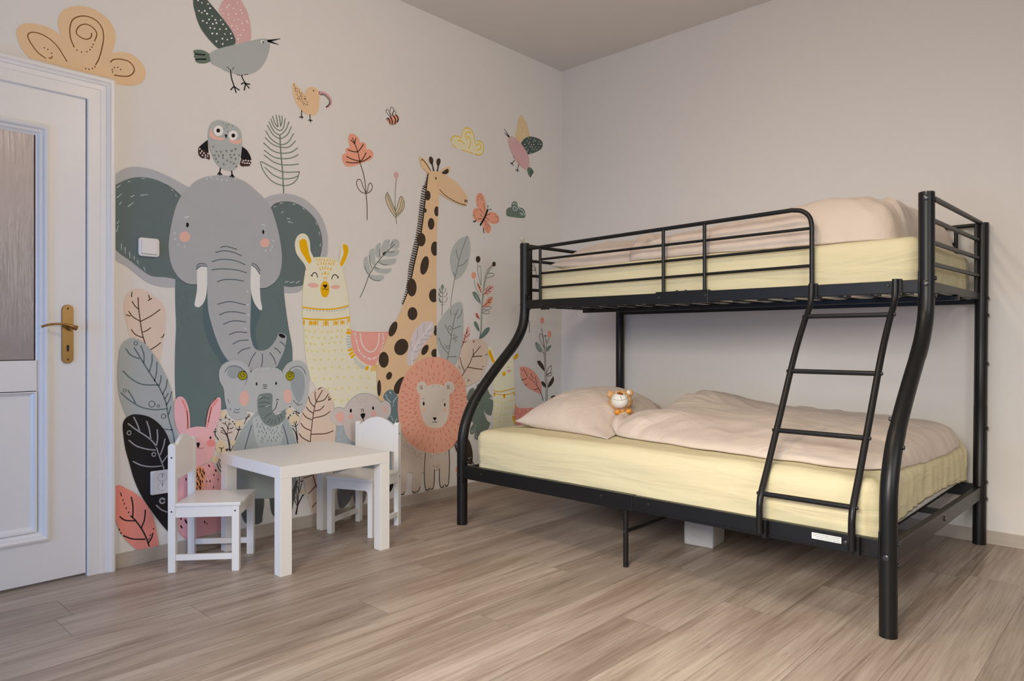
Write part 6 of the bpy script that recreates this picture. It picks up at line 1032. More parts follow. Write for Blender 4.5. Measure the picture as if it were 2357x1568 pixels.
  ('mane_pattern', 'manemark', ['S54 36 -2175,1129 -2148,1128', 'S68 36 -2169,1100 -2134,1094', 'S56 36 -2178,1060 -2151,1052', 'S70 36 -2187,1037 -2165,1028', 'S54 36 -2187,988 -2158,971', 'S69 36 -2205,964 -2178,945', 'S64 36 -2243,932 -2222,911', 'S52 36 -2267,905 -2249,882', 'S56 35 -2304,858 -2290,832', 'S67 35 -2355,844 -2344,811', 'S58 35 -2401,837 -2396,808', 'S49 35 -2450,838 -2450,806', 'S59 34 -2505,840 -2509,816', 'S52 34 -2565,871 -2577,840', 'S53 34 -2607,903 -2621,879', 'S58 34 -2649,926 -2664,909', 'S52 34 -2673,979 -2688,967', 'S53 33 -2701,1005 -2720,995', 'S61 33 -2710,1033 -2727,1026', 'S66 33 -2735,1073 -2762,1066', 'S62 33 -2726,1097 -2756,1092', 'S63 33 -2745,1132 -2772,1131', 'S49 33 -2730,1161 -2755,1163', 'S47 33 -2745,1195 -2768,1199', 'S54 33 -2725,1218 -2754,1226', 'S55 33 -2716,1251 -2747,1263', 'S50 33 -2706,1280 -2723,1290', 'S57 33 -2689,1318 -2706,1330', 'S58 34 -2686,1357 -2702,1372', 'S57 34 -2643,1386 -2664,1413', 'S56 34 -2614,1409 -2625,1427', 'S58 34 -2575,1444 -2587,1474', 'S52 34 -2524,1445 -2529,1469', 'S49 35 -2464,1466 -2465,1488', 'S57 35 -2391,1447 -2383,1481', 'S65 35 -2338,1427 -2325,1456', 'S68 35 -2306,1391 -2293,1411', 'S64 36 -2250,1367 -2233,1386', 'S61 36 -2226,1328 -2201,1348', 'S70 36 -2204,1294 -2183,1306', 'S71 36 -2198,1249 -2167,1261', 'S53 36 -2189,1219 -2157,1228', 'S54 36 -2166,1185 -2145,1188', 'S71 36 -2165,1156 -2133,1157', 'S51 36 -2104,1102 -2059,1096', 'S68 36 -2109,1038 -2068,1025', 'S55 36 -2115,982 -2074,962', 'S67 36 -2141,936 -2103,910', 'S51 36 -2170,884 -2148,865', 'S63 36 -2222,832 -2194,795', 'S61 35 -2276,799 -2256,761', 'S51 35 -2347,760 -2335,718', 'S55 35 -2460,764 -2460,722', 'S50 34 -2539,779 -2548,736', 'S58 34 -2616,814 -2634,777', 'S48 33 -2691,870 -2715,841', 'S63 33 -2733,946 -2756,929', 'S64 33 -2768,985 -2792,973', 'S53 33 -2775,1039 -2805,1028', 'S46 33 -2805,1094 -2840,1089', 'S60 33 -2803,1141 -2835,1140', 'S63 33 -2794,1192 -2822,1196', 'S58 33 -2803,1241 -2842,1252', 'S64 33 -2785,1297 -2813,1309', 'S64 33 -2771,1347 -2797,1364', 'S49 33 -2730,1402 -2754,1426', 'S50 34 -2680,1448 -2702,1479', 'S51 34 -2634,1476 -2653,1512', 'S55 34 -2534,1521 -2541,1558', 'S68 35 -2454,1520 -2453,1555', 'S55 35 -2377,1521 -2370,1553', 'S67 35 -2304,1475 -2285,1515', 'S54 36 -2208,1424 -2178,1457', 'S71 36 -2169,1366 -2139,1389', 'S65 36 -2123,1309 -2097,1322', 'S69 36 -2106,1252 -2069,1263', 'S64 36 -2090,1205 -2055,1211', 'S56 36 -2087,1138 -2054,1138', 'S71 37 -2010,1120 -1967,1118', 'S58 37 -2021,1047 -1981,1038', 'S63 37 -2045,979 -2018,968', 'S72 36 -2066,892 -2038,875', 'S72 36 -2121,830 -2101,811', 'S57 36 -2193,739 -2172,708', 'S69 36 -2263,720 -2250,692', 'S54 35 -2414,675 -2412,648', 'S64 34 -2512,683 -2515,656', 'S52 34 -2641,748 -2657,712', 'S47 33 -2718,820 -2733,801', 'S66 33 -2775,889 -2792,874', 'S60 33 -2831,955 -2860,941', 'S60 33 -2863,1039 -2897,1031', 'S57 33 -2871,1108 -2904,1105', 'S55 33 -2864,1173 -2899,1176', 'S51 33 -2861,1227 -2896,1234', 'S52 33 -2857,1305 -2891,1319', 'S63 33 -2826,1372 -2846,1384', 'S49 33 -2802,1439 -2821,1456', 'S58 33 -2715,1529 -2731,1552', 'S64 34 -2636,1575 -2647,1600', 'S68 34 -2496,1611 -2500,1652', 'S61 35 -2400,1609 -2395,1648', 'S56 35 -2294,1570 -2279,1609', 'S51 36 -2171,1496 -2149,1524', 'S65 36 -2114,1409 -2082,1433', 'S59 37 -2060,1348 -2028,1364', 'S71 37 -2023,1253 -1983,1263', 'S63 37 -2013,1183 -1977,1186', 'S68 37 -1937,1059 -1903,1053', 'S57 37 -1957,1002 -1912,989', 'S72 37 -1978,940 -1931,919', 'S70 37 -2021,855 -1974,824', 'S65 37 -2064,786 -2024,751', 'S51 36 -2134,714 -2104,673', 'S69 36 -2216,653 -2198,616', 'S57 35 -2343,614 -2335,576', 'S69 35 -2463,616 -2464,576', 'S62 34 -2594,649 -2604,614', 'S50 33 -2699,712 -2718,680', 'S52 33 -2752,770 -2781,734', 'S62 33 -2836,865 -2868,841', 'S56 33 -2877,924 -2905,909', 'S63 33 -2903,990 -2934,980', 'S65 32 -2927,1064 -2955,1059', 'S63 32 -2934,1135 -2964,1134', 'S48 32 -2929,1215 -2966,1221', 'S49 32 -2913,1271 -2958,1284', 'S64 32 -2913,1342 -2941,1354', 'S63 33 -2876,1408 -2911,1431', 'S60 33 -2846,1479 -2871,1500', 'S50 33 -2789,1548 -2810,1574', 'S66 33 -2707,1609 -2725,1642', 'S51 34 -2574,1651 -2586,1701', 'S62 35 -2472,1664 -2474,1716', 'S64 35 -2312,1637 -2297,1686', 'S54 36 -2208,1607 -2192,1636', 'S62 36 -2139,1544 -2112,1577', 'S68 37 -2067,1455 -2028,1486', 'S57 37 -2011,1393 -1979,1411', 'S59 37 -1977,1294 -1934,1307', 'S56 37 -1966,1224 -1913,1232', 'S53 37 -1939,1152 -1902,1152']),
  ('head', 'lionface', ['F-2568,1391* -2474,1407 -2363,1402 -2298,1374* -2274,1416 -2208,1434 -2150,1411 -2120,1353 -2142,1304 -2203,1274* -2208,1159 -2216,1049 -2249,953 -2314,890 -2395,873 -2474,880 -2552,906 -2614,971 -2652,1069 -2675,1190 -2667,1288* -2713,1335 -2720,1394 -2690,1440 -2637,1450 -2591,1430']),
  ('ear_mark', 'black2', ['S34 34 -2635,1372 -2638,1365 -2646,1361 -2655,1362 -2663,1367 -2666,1374 -2663,1381 -2655,1385 -2646,1384 -2638,1379 -2635,1372', 'S36 36 -2206,1357 -2210,1350 -2218,1346 -2228,1347 -2236,1352 -2239,1359 -2236,1366 -2228,1370 -2218,1370 -2210,1365 -2206,1357', 'S20 20 -2687,1387 -2667,1401 -2629,1399', 'S21 21 -2257,1375 -2233,1386 -2196,1379', 'S20 20 -2641,1235 -2622,1246 -2602,1243', 'S21 21 -2311,1213 -2290,1208']),
  ('forehead_dots', 'furmark', ['E-12369 6935 25 -1 0 -21', 'E-12297 6961 27 -1 0 -19', 'E-12091 6973 22 -1 0 -16', 'E-11985 6939 18 -1 0 -16', 'E-11871 6913 25 -1 0 -16', 'E-12436 6898 24 -1 0 -15', 'E-12366 6849 20 -1 0 -16', 'E-11918 6840 20 -1 0 -22']),
  ('eye', 'black', ['E-13077 5918 77 -5 0 -120']),
  ('eye', 'black', ['E-11400 5741 65 -4 0 -111']),
  ('cheek', 'lionblush', ['E-13077 5542 139 -10 0 -167']),
  ('cheek', 'lionblush', ['E-11392 5408 139 -10 0 -166']),
  ('nose', 'black', ['F-2463,1007 -2422,1003 -2415,988 -2442,971 -2469,993', 'S35 35 -2442,975 -2442,956', 'S35 35 -2477,953 -2458,946 -2442,956 -2426,943 -2407,949']),
 ]),
 ('mural_leaf', 'dark green painted monstera leaf behind the bunk bed post', 'painted leaf', 4, [
  ('blade', 'leafgreen3', ['F-1735,1344 -1706,1380 -1623,1396 -1555,1379 -1532,1312 -1501,1245 -1447,1198* -1516,1181* -1434,1154* -1431,1088 -1455,991 -1478,954 -1547,976 -1615,1035* -1547,899 -1489,856 -1509,809 -1562,765 -1608,785* -1570,728 -1585,664 -1743,664 -1775,726 -1743,787* -1809,740 -1853,760 -1846,818 -1787,877* -1896,960 -1921,1025 -1911,1088 -1889,1124 -1816,1121* -1896,1182 -1901,1235 -1860,1307 -1794,1338* -1750,1302 -1701,1243*']),
  ('edge_lines', 'palegrey', ['S32 32 -1794,1336 -1743,1275 -1704,1244 -1706,1273 -1725,1290', 'S31 31 -1896,1127 -1853,1126 -1816,1121', 'S32 32 -1608,1029 -1585,979 -1532,920', 'S31 31 -1838,791 -1809,770 -1772,795 -1750,852', 'S32 32 -1447,1193 -1501,1180', 'S31 31 -1735,743 -1750,723 -1735,690']),
  ('midrib', 'stemgreen2', ['S26 26 -1653,1156 -1623,960 -1646,800']),
 ]),
 ('mural_llama', 'small cream painted llama partly hidden behind the bunk bed post', 'painted llama', 3, [
  ('ear', 'llamacream3', ['F-1535,1803 -1519,1852 -1486,1862 -1439,1824 -1416,1735 -1380,1667* -1427,1635* -1501,1715']),
  ('body', 'llamacream3', ['F-1431,1642 -1392,1691 -1345,1718 -1282,1744 -1185,1752 -1087,1736 -1038,1650 -1021,1457 -1013,1287 -1005,1059 -991,1018* -1038,835 -971,738 -904,692* -921,608* -1423,648* -1427,977 -1423,1307 -1431,1527']),
  ('ear_inside', 'orange3', ['F-1519,1781 -1509,1813 -1478,1808 -1439,1736 -1400,1658 -1408,1636 -1455,1670 -1501,1737']),
  ('ear_inside', 'orange3', ['F-1025,1718 -988,1751 -946,1762 -946,1728 -996,1681 -1030,1684']),
  ('forehead_pattern', 'gold4', ['S46 46 -1345,1718 -1329,1710', 'S46 46 -1326,1701 -1301,1687', 'S47 47 -1305,1739 -1294,1725', 'S47 47 -1274,1749 -1266,1733', 'S47 47 -1242,1753 -1238,1738', 'S47 47 -1282,1694 -1274,1683', 'S47 47 -1250,1711 -1246,1694', 'S47 47 -1201,1749 -1205,1734', 'S47 47 -1185,1743 -1190,1732']),
  ('cheek', 'blush2', ['E-5641 7642 229 -7 0 -90']),
  ('snout', 'orange3', ['E-6119 7462 161 -6 0 -156']),
  ('eye', 'black', ['S40 40 -1340,1599 -1321,1612 -1297,1603', 'S41 41 -1149,1580 -1133,1574']),
  ('neck_band', 'orange3', ['S54 54 -1420,1279 -1313,1259 -1153,1271 -1016,1290', 'S54 54 -1420,1246 -1313,1218 -1153,1213 -1016,1236', 'E-6087 5953 113 -7 0 -151', 'E-7023 6117 63 -4 0 -138', 'E-5131 6051 66 -4 0 -125']),
  ('pompom_pattern', 'fringegrey2', ['E-7039 6338 31 -2 0 -22', 'E-6922 6294 31 -2 0 -22', 'E-6788 6270 32 -2 0 -22', 'E-6662 6252 32 -2 0 -22', 'E-6527 6239 32 -2 0 -22', 'E-6392 6232 32 -2 0 -22', 'E-6248 6235 32 -2 0 -22', 'E-6103 6244 32 -2 0 -22', 'E-5950 6259 32 -2 0 -22', 'E-5804 6273 33 -2 0 -22', 'E-5641 6293 33 -2 0 -22', 'E-5502 6308 33 -2 0 -23', 'E-5354 6334 33 -2 0 -23', 'E-5231 6351 33 -2 0 -23', 'E-5131 6368 33 -2 0 -23']),
  ('heart_pattern', 'gold4', ['S33 23 -1397,1145 -1385,1124', 'S33 23 -1371,1143 -1384,1124', 'S33 23 -1342,1134 -1330,1113', 'S33 23 -1316,1132 -1328,1113', 'S33 23 -1279,1119 -1266,1098', 'S33 23 -1252,1117 -1265,1098', 'S34 24 -1210,1116 -1197,1095', 'S34 24 -1183,1115 -1196,1095', 'S34 24 -1137,1123 -1124,1102', 'S34 24 -1110,1121 -1123,1102', 'S34 24 -1084,1137 -1072,1116', 'S34 24 -1057,1135 -1070,1115', 'S33 23 -1421,1069 -1409,1049', 'S33 23 -1395,1068 -1407,1049', 'S33 23 -1361,1049 -1349,1028', 'S33 23 -1335,1047 -1347,1028', 'S33 23 -1287,1044 -1274,1023', 'S33 23 -1260,1042 -1273,1023', 'S34 24 -1211,1033 -1199,1012', 'S34 24 -1185,1031 -1197,1012', 'S34 24 -1145,1034 -1132,1013', 'S34 24 -1118,1032 -1131,1012', 'S34 24 -1076,1040 -1063,1019', 'S34 24 -1049,1038 -1062,1019', 'S33 23 -1394,977 -1382,956', 'S33 23 -1368,975 -1380,956', 'S33 23 -1303,956 -1290,935', 'S33 23 -1276,954 -1289,935', 'S34 23 -1224,959 -1212,938', 'S34 23 -1198,957 -1210,938', 'S34 24 -1142,955 -1129,934', 'S34 24 -1115,953 -1127,934', 'S33 23 -1413,909 -1401,889', 'S33 23 -1387,907 -1399,888', 'S33 23 -1326,867 -1314,846', 'S33 23 -1300,865 -1313,846', 'S34 23 -1239,854 -1226,833', 'S34 23 -1212,852 -1225,833', 'S34 24 -1158,857 -1145,836', 'S34 24 -1131,855 -1144,836', 'S34 24 -1076,865 -1063,844', 'S34 24 -1049,863 -1062,844', 'S33 23 -1355,786 -1343,765', 'S33 23 -1329,784 -1341,765', 'S33 23 -1279,760 -1266,738', 'S33 23 -1252,757 -1265,738', 'S34 24 -1190,748 -1178,727', 'S34 24 -1164,746 -1176,727', 'S34 24 -1117,736 -1105,714', 'S34 24 -1090,733 -1103,714', 'S33 23 -1421,811 -1409,790', 'S33 23 -1395,809 -1407,790', 'S33 23 -1397,704 -1385,683', 'S33 23 -1371,702 -1384,683']),
  ('saddle', 'saddlepink2', ['F-996,1053* -938,1018 -802,1002 -663,999* -504,967* -593,797 -698,737 -768,708 -853,722 -938,769 -996,854 -1021,947']),
  ('saddle_trim', 'cream', ['S49 49 -909,1001 -914,956', 'S50 50 -747,996 -740,966', 'E-4840 4543 42 -3 0 -28', 'E-4790 4426 42 -3 0 -28', 'E-4723 4306 42 -3 0 -29', 'E-4639 4197 42 -3 0 -29', 'E-4537 4097 42 -4 0 -29', 'E-4419 4006 42 -4 0 -29', 'E-4283 3926 43 -4 0 -29', 'E-4138 3873 43 -4 0 -29', 'E-3993 3855 43 -4 0 -29']),
  ('fringe_pattern', 'fringegrey2', ['S48 48 -1038,1005 -1021,998', 'S48 48 -1046,983 -1025,975', 'S48 48 -1051,960 -1026,955', 'S48 48 -1054,938 -1026,936', 'S48 48 -996,786 -985,802', 'S48 48 -975,761 -958,783', 'S49 49 -946,742 -929,763', 'S49 49 -921,725 -904,746', 'S49 49 -896,708 -879,730', 'S49 49 -768,702 -776,715', 'S50 50 -742,706 -750,720', 'S50 50 -707,714 -719,733']),
  ('fringe_pattern', 'orange3', ['E-5206 4459 116 -9 0 -125', 'E-5123 4254 116 -10 0 -102', 'E-5023 4075 100 -9 0 -102', 'S49 49 -879,695 -862,717', 'S49 49 -850,690 -841,713', 'S49 49 -823,688 -816,710', 'S49 49 -802,688 -793,708', 'S48 48 -1026,1044 -1011,1020', 'S48 48 -1008,1062 -1001,1036']),
 ]),
 ('mural_leaf', 'coral painted leaf left of the tall stem above the pillow', 'painted leaf', 2, [
  ('blade', 'coral3', ['F-907,1579* -819,1579 -716,1556 -611,1500 -522,1415 -459,1306 -450,1211 -472,1175* -593,1219 -750,1285 -836,1358 -891,1464']),
  ('veins', 'black2', ['S42 42 -836,1554 -793,1495 -750,1439', 'S43 43 -719,1417 -698,1405', 'S43 43 -676,1389 -655,1376', 'S43 43 -628,1361 -602,1346', 'S43 43 -575,1326 -531,1280', 'S43 43 -681,1479 -663,1444 -646,1397', 'S43 43 -593,1430 -572,1382 -561,1323', 'S42 42 -870,1403 -819,1396 -768,1419', 'S43 43 -611,1253 -566,1250 -525,1268', 'S42 42 -793,1316 -750,1341', 'S42 42 -887,1549 -879,1546', 'S42 42 -862,1532 -855,1527']),
  ('stem', 'black2', ['S58 58 -531,1277 -468,1200 -414,1085']),
 ]),
 ('mural_flower', 'tall painted stem with coral buds in the room corner', 'painted flower', 2, [
  ('stem', 'stembrown', ['S41 41 -450,2110 -405,1909 -386,1671 -377,1445 -355,1278 -355,1075', 'S41 41 -363,1790 -359,1611 -346,1444 -322,1276 -332,1074', 'S41 41 -285,1978 -341,1885 -363,1802', 'S41 41 -365,1978 -354,1939 -341,1909', 'S40 40 -423,1776 -405,1755 -386,1731', 'S40 40 -386,1832 -459,1909 -495,1992 -486,2037 -441,2016 -414,1957 -388,1844', 'S41 41 -341,1456 -304,1538 -239,1578 -230,1536 -267,1477 -332,1450', 'S41 41 -332,1444 -276,1466 -226,1474 -248,1435 -304,1428 -337,1441']),
  ('bud', 'coral3', ['E-1381 10161 214 1 0 -240']),
  ('bud', 'coral3', ['E-2187 11129 203 4 0 -234']),
  ('leaf', 'leafgreen', ['F-584,1910 -531,1904 -468,1850 -432,1791 -486,1777 -557,1827']),
  ('leaf', 'leafgreen', ['F-239,1873 -258,1831 -313,1789 -355,1790 -341,1832 -295,1861']),
  ('leaf', 'spot', ['F-540,1651 -486,1650 -423,1601 -392,1541 -392,1503* -468,1555 -531,1615']),
  ('leaf', 'spot', ['F-189,1423* -177,1366 -230,1296 -317,1256* -295,1323 -239,1380']),
  ('leaf', 'spot', ['F-450,1359 -396,1345 -359,1302 -359,1266* -414,1286 -454,1330']),
  ('leaf', 'spot', ['F-248,1123 -192,1143 -136,1134 -155,1105 -220,1103']),
  ('bud_dots', 'black2', ['E-1905 10069 41 0 0 -27', 'E-1813 9992 41 0 0 -27', 'E-1941 9991 41 0 0 -27', 'E-1859 10033 41 0 0 -27', 'E-1777 10052 41 0 0 -27']),
  ('leaf_veins', 'palegrey', ['S29 29 -549,1880 -504,1833 -450,1785', 'S29 29 -513,1868 -504,1839', 'S29 29 -486,1844 -490,1821']),
 ]),
 ('mural_tree', 'beige painted tree leaves peeking out behind the bunk bed post', 'painted tree', 1, [
  ('leaf', 'leafbeige3', ['F-894,3333 -878,3367 -851,3375 -830,3358 -824,3318 -835,3281 -841,3247* -878,3247']),
  ('leaf', 'leafbeige3', ['F-819,3246* -808,3320 -786,3337 -768,3317 -765,3251*']),
  ('leaf', 'leafbeige3', ['F-765,3251* -754,3311 -715,3322 -688,3299 -677,3271 -726,3244']),
  ('leaf', 'leafbeige3', ['F-851,3228 -889,3225 -905,3201 -916,3164 -900,3129 -851,3130']),
  ('branches', 'black2', ['S31 31 -889,3326 -857,3279 -846,3258', 'S31 31 -830,3354 -828,3311 -846,3265', 'S31 31 -859,3326 -857,3279', 'S31 31 -792,3307 -794,3263', 'S31 31 -715,3285 -726,3262', 'S31 31 -905,3154 -878,3160', 'S31 31 -884,3205 -873,3204']),
  ('stem', 'veinbrown', ['S36 36 -781,3264 -699,3129 -649,3078 -615,3014 -582,2950 -537,2767', 'S36 36 -582,2935 -638,2986 -671,2973 -671,2951 -627,2924 -576,2927', 'S53 53 -754,2303 -712,2168 -708,2051']),
  ('leaf', 'leafpink', ['F-851,2872 -889,2847 -903,2796 -905,2745 -889,2659 -851,2595 -781,2679 -781,2825']),
 ]),
 ('mural_leaf', 'beige painted leaf with dark veins below the elephant ear', 'painted leaf', 1, [
  ('blade', 'leafbeige', ['F-5912,2229 -5904,2299 -5880,2352 -5840,2382 -5791,2388 -5733,2373 -5665,2327 -5606,2276 -5576,2214 -5570,2124 -5580,2006 -5602,1871 -5623,1745 -5674,1791 -5724,1881 -5823,1952 -5860,1965 -5888,2073 -5908,2169']),
  ('veins', 'veinbrown', ['S43 43 -5799,2312 -5795,2225 -5782,2119 -5766,2005 -5737,1897', 'S42 42 -5846,2277 -5823,2237 -5797,2214', 'S42 42 -5874,2190 -5840,2144 -5786,2110', 'S43 43 -5619,2214 -5691,2157 -5778,2106', 'S43 43 -5697,2052 -5728,2027 -5759,2014', 'S42 42 -5854,2033 -5819,1991 -5762,1965', 'S44 44 -5613,1920 -5657,1885 -5703,1856', 'S42 42 -5848,2356 -5853,2317', 'S43 43 -5712,2337 -5705,2308', 'S43 43 -5718,2291 -5687,2310', 'S42 42 -5894,2160 -5862,2151', 'S44 44 -5584,1995 -5593,1974 -5608,1967']),
 ]),
 ('mural_leaf', 'large blue grey painted leaf with ring marks beside the door frame', 'painted leaf', 3, [
  ('blade', 'leafblue', ['F-5952,1813 -5940,1882 -5912,1930 -5864,1958 -5815,1956 -5758,1925 -5708,1872 -5657,1800 -5597,1690 -5545,1571 -5510,1442 -5497,1314 -5493,1186 -5466,1092 -5431,996 -5502,822 -5623,748 -5708,1026 -5831,1197 -5896,1299 -5936,1415 -5956,1528 -5961,1675']),
  ('veins', 'leafbluedark', ['S58 58 -5831,1877 -5758,1748 -5674,1603 -5623,1520 -5571,1391 -5545,1245 -5506,1096 -5493,1003', 'S55 55 -5898,1869 -5856,1812 -5791,1782', 'S56 56 -5920,1678 -5856,1611 -5766,1558 -5640,1546', 'S55 55 -5936,1492 -5872,1428 -5774,1360 -5665,1330 -5563,1330', 'S55 55 -5880,1511 -5852,1462 -5822,1399', 'S56 56 -5777,1894 -5753,1819 -5753,1748', 'S56 56 -5685,1813 -5687,1747 -5708,1671', 'S57 57 -5644,1746 -5649,1656 -5665,1585', 'S57 57 -5610,1628 -5613,1583 -5627,1539', 'S58 58 -5557,1590 -5567,1527 -5595,1465', 'S58 58 -5551,1467 -5563,1445 -5577,1423', 'S58 58 -5519,1479 -5537,1416 -5563,1368', 'S58 58 -5526,1348 -5537,1316 -5545,1281', 'S58 58 -5589,1151 -5554,1144 -5515,1137']),
  ('ring_pattern', 'leafbluedark', ['S38 38 -5804,1915 -5806,1905 -5814,1900 -5823,1900 -5830,1905 -5833,1915 -5830,1924 -5823,1930 -5814,1930 -5806,1924 -5804,1915', 'S33 33 -5896,1510 -5898,1503 -5904,1498 -5912,1499 -5918,1504 -5920,1512 -5918,1519 -5912,1524 -5904,1523 -5898,1518 -5896,1510', 'S43 43 -5661,1379 -5666,1364 -5679,1355 -5694,1356 -5707,1367 -5712,1382 -5707,1398 -5694,1407 -5679,1406 -5666,1395 -5661,1379', 'S35 35 -5622,1360 -5624,1354 -5630,1350 -5637,1350 -5642,1355 -5644,1362 -5642,1369 -5637,1373 -5630,1372 -5624,1367 -5622,1360', 'S44 44 -5570,1265 -5573,1253 -5583,1247 -5594,1248 -5604,1256 -5608,1268 -5604,1279 -5594,1285 -5583,1285 -5573,1277 -5570,1265']),
 ]),
 ('mural_leaf', 'black painted leaf with pale veins behind the power socket', 'painted leaf', 4, [
  ('blade', 'leafblack', ['F-5922,1188 -5914,1251 -5884,1286 -5835,1302 -5764,1291 -5692,1260 -5619,1193 -5566,1111 -5534,1018 -5518,905 -5513,759 -5534,594 -5534,371 -5550,229* -5630,344 -5713,480 -5784,611 -5835,749 -5875,905 -5904,1026']),
  ('veins', 'palevein', ['S54 54 -5879,1225 -5815,1167 -5723,1093 -5661,1021 -5630,929 -5598,837 -5582,779 -5566,688', 'S52 52 -5835,1277 -5810,1221 -5789,1159', 'S53 53 -5730,1233 -5708,1157 -5697,1074', 'S54 54 -5643,1151 -5640,1074 -5653,998', 'S54 54 -5577,1062 -5593,991 -5617,928', 'S53 53 -5873,1081 -5815,1027 -5733,991 -5659,973', 'S53 53 -5840,895 -5774,854 -5692,831 -5598,826', 'S54 54 -5558,910 -5582,879 -5598,859', 'S54 54 -5651,485 -5609,439 -5561,409']),
  ('ring_pattern', 'palevein', ['S41 41 -5857,1144 -5860,1134 -5868,1129 -5877,1130 -5885,1137 -5888,1147 -5885,1157 -5877,1163 -5868,1162 -5860,1155 -5857,1144', 'S48 48 -5656,934 -5659,925 -5667,920 -5676,921 -5684,928 -5687,938 -5684,947 -5676,953 -5667,951 -5659,945 -5656,934', 'S70 70 -5579,512 -5583,500 -5594,493 -5607,496 -5617,505 -5621,519 -5617,531 -5607,538 -5594,536 -5583,526 -5579,512']),
 ]),
 ('mural_leaf', 'coral painted leaf at the baseboard next to the door frame', 'painted leaf', 5, [
  ('blade', 'coral4', ['F-5992,676 -5970,706 -5943,706 -5894,671 -5825,618 -5754,541 -5703,445 -5666,329 -5640,191 -5632,123* -5703,119 -5800,120* -5845,163 -5914,258 -5958,352 -5982,452']),
  ('veins', 'black2', ['S57 57 -5855,590 -5843,513 -5843,421', 'S58 58 -5860,430 -5820,379 -5769,294 -5733,210 -5711,138', 'S58 58 -5742,457 -5749,377 -5776,306', 'S56 56 -5945,437 -5904,400 -5830,381', 'S57 57 -5916,269 -5845,228 -5744,204', 'S59 59 -5680,243 -5692,202 -5715,168', 'S41 41 -5941,641 -5934,614', 'S42 42 -5708,205 -5715,196', 'S43 43 -5697,236 -5705,226']),
  ('dots', 'black2', ['E-29604 2882 25 -4 0 -43', 'E-29555 2713 25 -4 0 -48', 'E-29481 2513 25 -4 0 -48', 'E-29382 2314 30 -5 0 -38', 'E-29750 1646 24 -5 0 -43', 'E-29682 1489 29 -6 0 -37', 'E-28373 1414 31 -6 0 -33']),
 ]),
 ('mural_rabbit', 'pink painted rabbit behind the child chair nearest the door', 'painted rabbit', 5, [
  ('ear', 'bunnypink', ['F-5414,1060* -5458,1112 -5491,1205 -5500,1318 -5491,1395 -5458,1433 -5414,1419 -5381,1355 -5364,1274 -5359,1182 -5364,1103*']),
  ('ear', 'bunnypink', ['F-5200,1116* -5217,1158 -5200,1261 -5176,1341 -5130,1390 -5088,1405 -5073,1375 -5076,1275 -5100,1172 -5147,1082*']),
  ('ear_inside', 'bunnydark', ['S90 90 -5428,1397 -5395,1321 -5381,1229 -5383,1127', 'S105 58 -5108,1381 -5162,1305 -5184,1214 -5205,1134']),
  ('ear_line', 'redbrown', ['S34 34 -5387,1298 -5379,1207 -5381,1116 -5414,1091', 'S35 35 -5118,1398 -5179,1329 -5205,1238 -5217,1158', 'S35 35 -5165,1317 -5179,1248 -5194,1179']),
  ('body', 'bunnybody', ['F-5414,847* -5303,787 -5234,790 -5159,809* -5118,740 -5070,651 -5034,516 -5022,396 -5034,280 -5076,144* -5188,133* -5314,124* -5392,138 -5442,184 -5469,257 -5480,417 -5469,584 -5447,750']),
  ('belly', 'bunnyorange', ['F-5303,759 -5251,769 -5228,708 -5240,640 -5257,562 -5314,560', 'S52 31 -5270,758 -5265,733', 'S52 31 -5238,752 -5230,727', 'S51 31 -5304,737 -5295,715', 'S52 31 -5268,740 -5269,717', 'S52 31 -5246,736 -5234,711', 'S52 31 -5217,727 -5209,709', 'S51 31 -5310,721 -5313,699', 'S51 31 -5295,715 -5288,688', 'S52 31 -5254,710 -5252,686', 'S52 31 -5232,697 -5222,677', 'S51 31 -5298,699 -5300,677', 'S52 31 -5282,685 -5277,666', 'S52 31 -5251,692 -5241,667', 'S52 31 -5215,685 -5215,669', 'S51 31 -5287,668 -5282,648', 'S52 31 -5270,654 -5261,634', 'S52 31 -5226,658 -5229,639', 'S51 31 -5300,639 -5295,613', 'S52 31 -5271,640 -5266,616', 'S52 31 -5247,642 -5247,623', 'S52 31 -5222,624 -5215,608', 'S51 31 -5292,625 -5286,598', 'S52 31 -5262,617 -5264,594', 'S52 31 -5237,609 -5234,591', 'S52 31 -5206,608 -5207,588', 'S51 31 -5297,587 -5299,567', 'S52 31 -5274,595 -5269,573', 'S52 31 -5243,577 -5238,561', 'S52 31 -5225,592 -5213,568']),
  ('seed_pattern', 'black', ['E-25926 3864 33 11 28 -65', 'E-25614 3603 32 18 39 -61', 'E-26144 3548 25 -6 -7 -76', 'E-25705 3413 25 5 20 -56', 'E-26469 3751 22 -7 -10 -54', 'E-26042 3151 25 -7 -8 -55', 'E-25882 3143 26 -7 -9 -63', 'E-25496 3165 20 4 20 -57', 'E-26328 2880 26 -14 -24 -64', 'E-25718 2834 21 -7 -11 -60', 'E-26386 3370 15 -2 0 -20', 'E-26973 3390 29 -2 6 -71', 'E-27201 1638 30 0 12 -75', 'E-26982 1479 38 11 49 -117', 'E-27180 1266 31 12 45 -89', 'E-26131 1279 27 8 28 -67', 'E-26018 1185 20 4 14 -41']),
  ('hem', 'bunnydark', ['S36 36 -5461,228 -5448,200 -5420,163 -5389,138']),
  ('head', 'bunnypink', ['F-5414,1074 -5392,1128 -5325,1147 -5246,1143 -5188,1121 -5147,1070 -5130,999 -5130,917 -5165,839 -5223,800 -5303,782 -5392,810 -5458,898 -5480,979 -5458,1044']),
  ('cheek', 'bunnycheek', ['E-25841 4908 211 -22 0 -169']),
  ('eye', 'black', ['E-25864 5167 47 -5 0 -64']),
  ('nose', 'black', ['F-5300,999 -5271,996 -5278,962 -5288,952 -5298,970', 'S18 18 -5300,945 -5290,949 -5284,956', 'S18 18 -5284,956 -5270,943 -5252,941 -5237,948']),
 ]),
 ('mural_tree', 'painted cluster of little round trees with black twigs around the small elephant', 'painted tree', 3, [
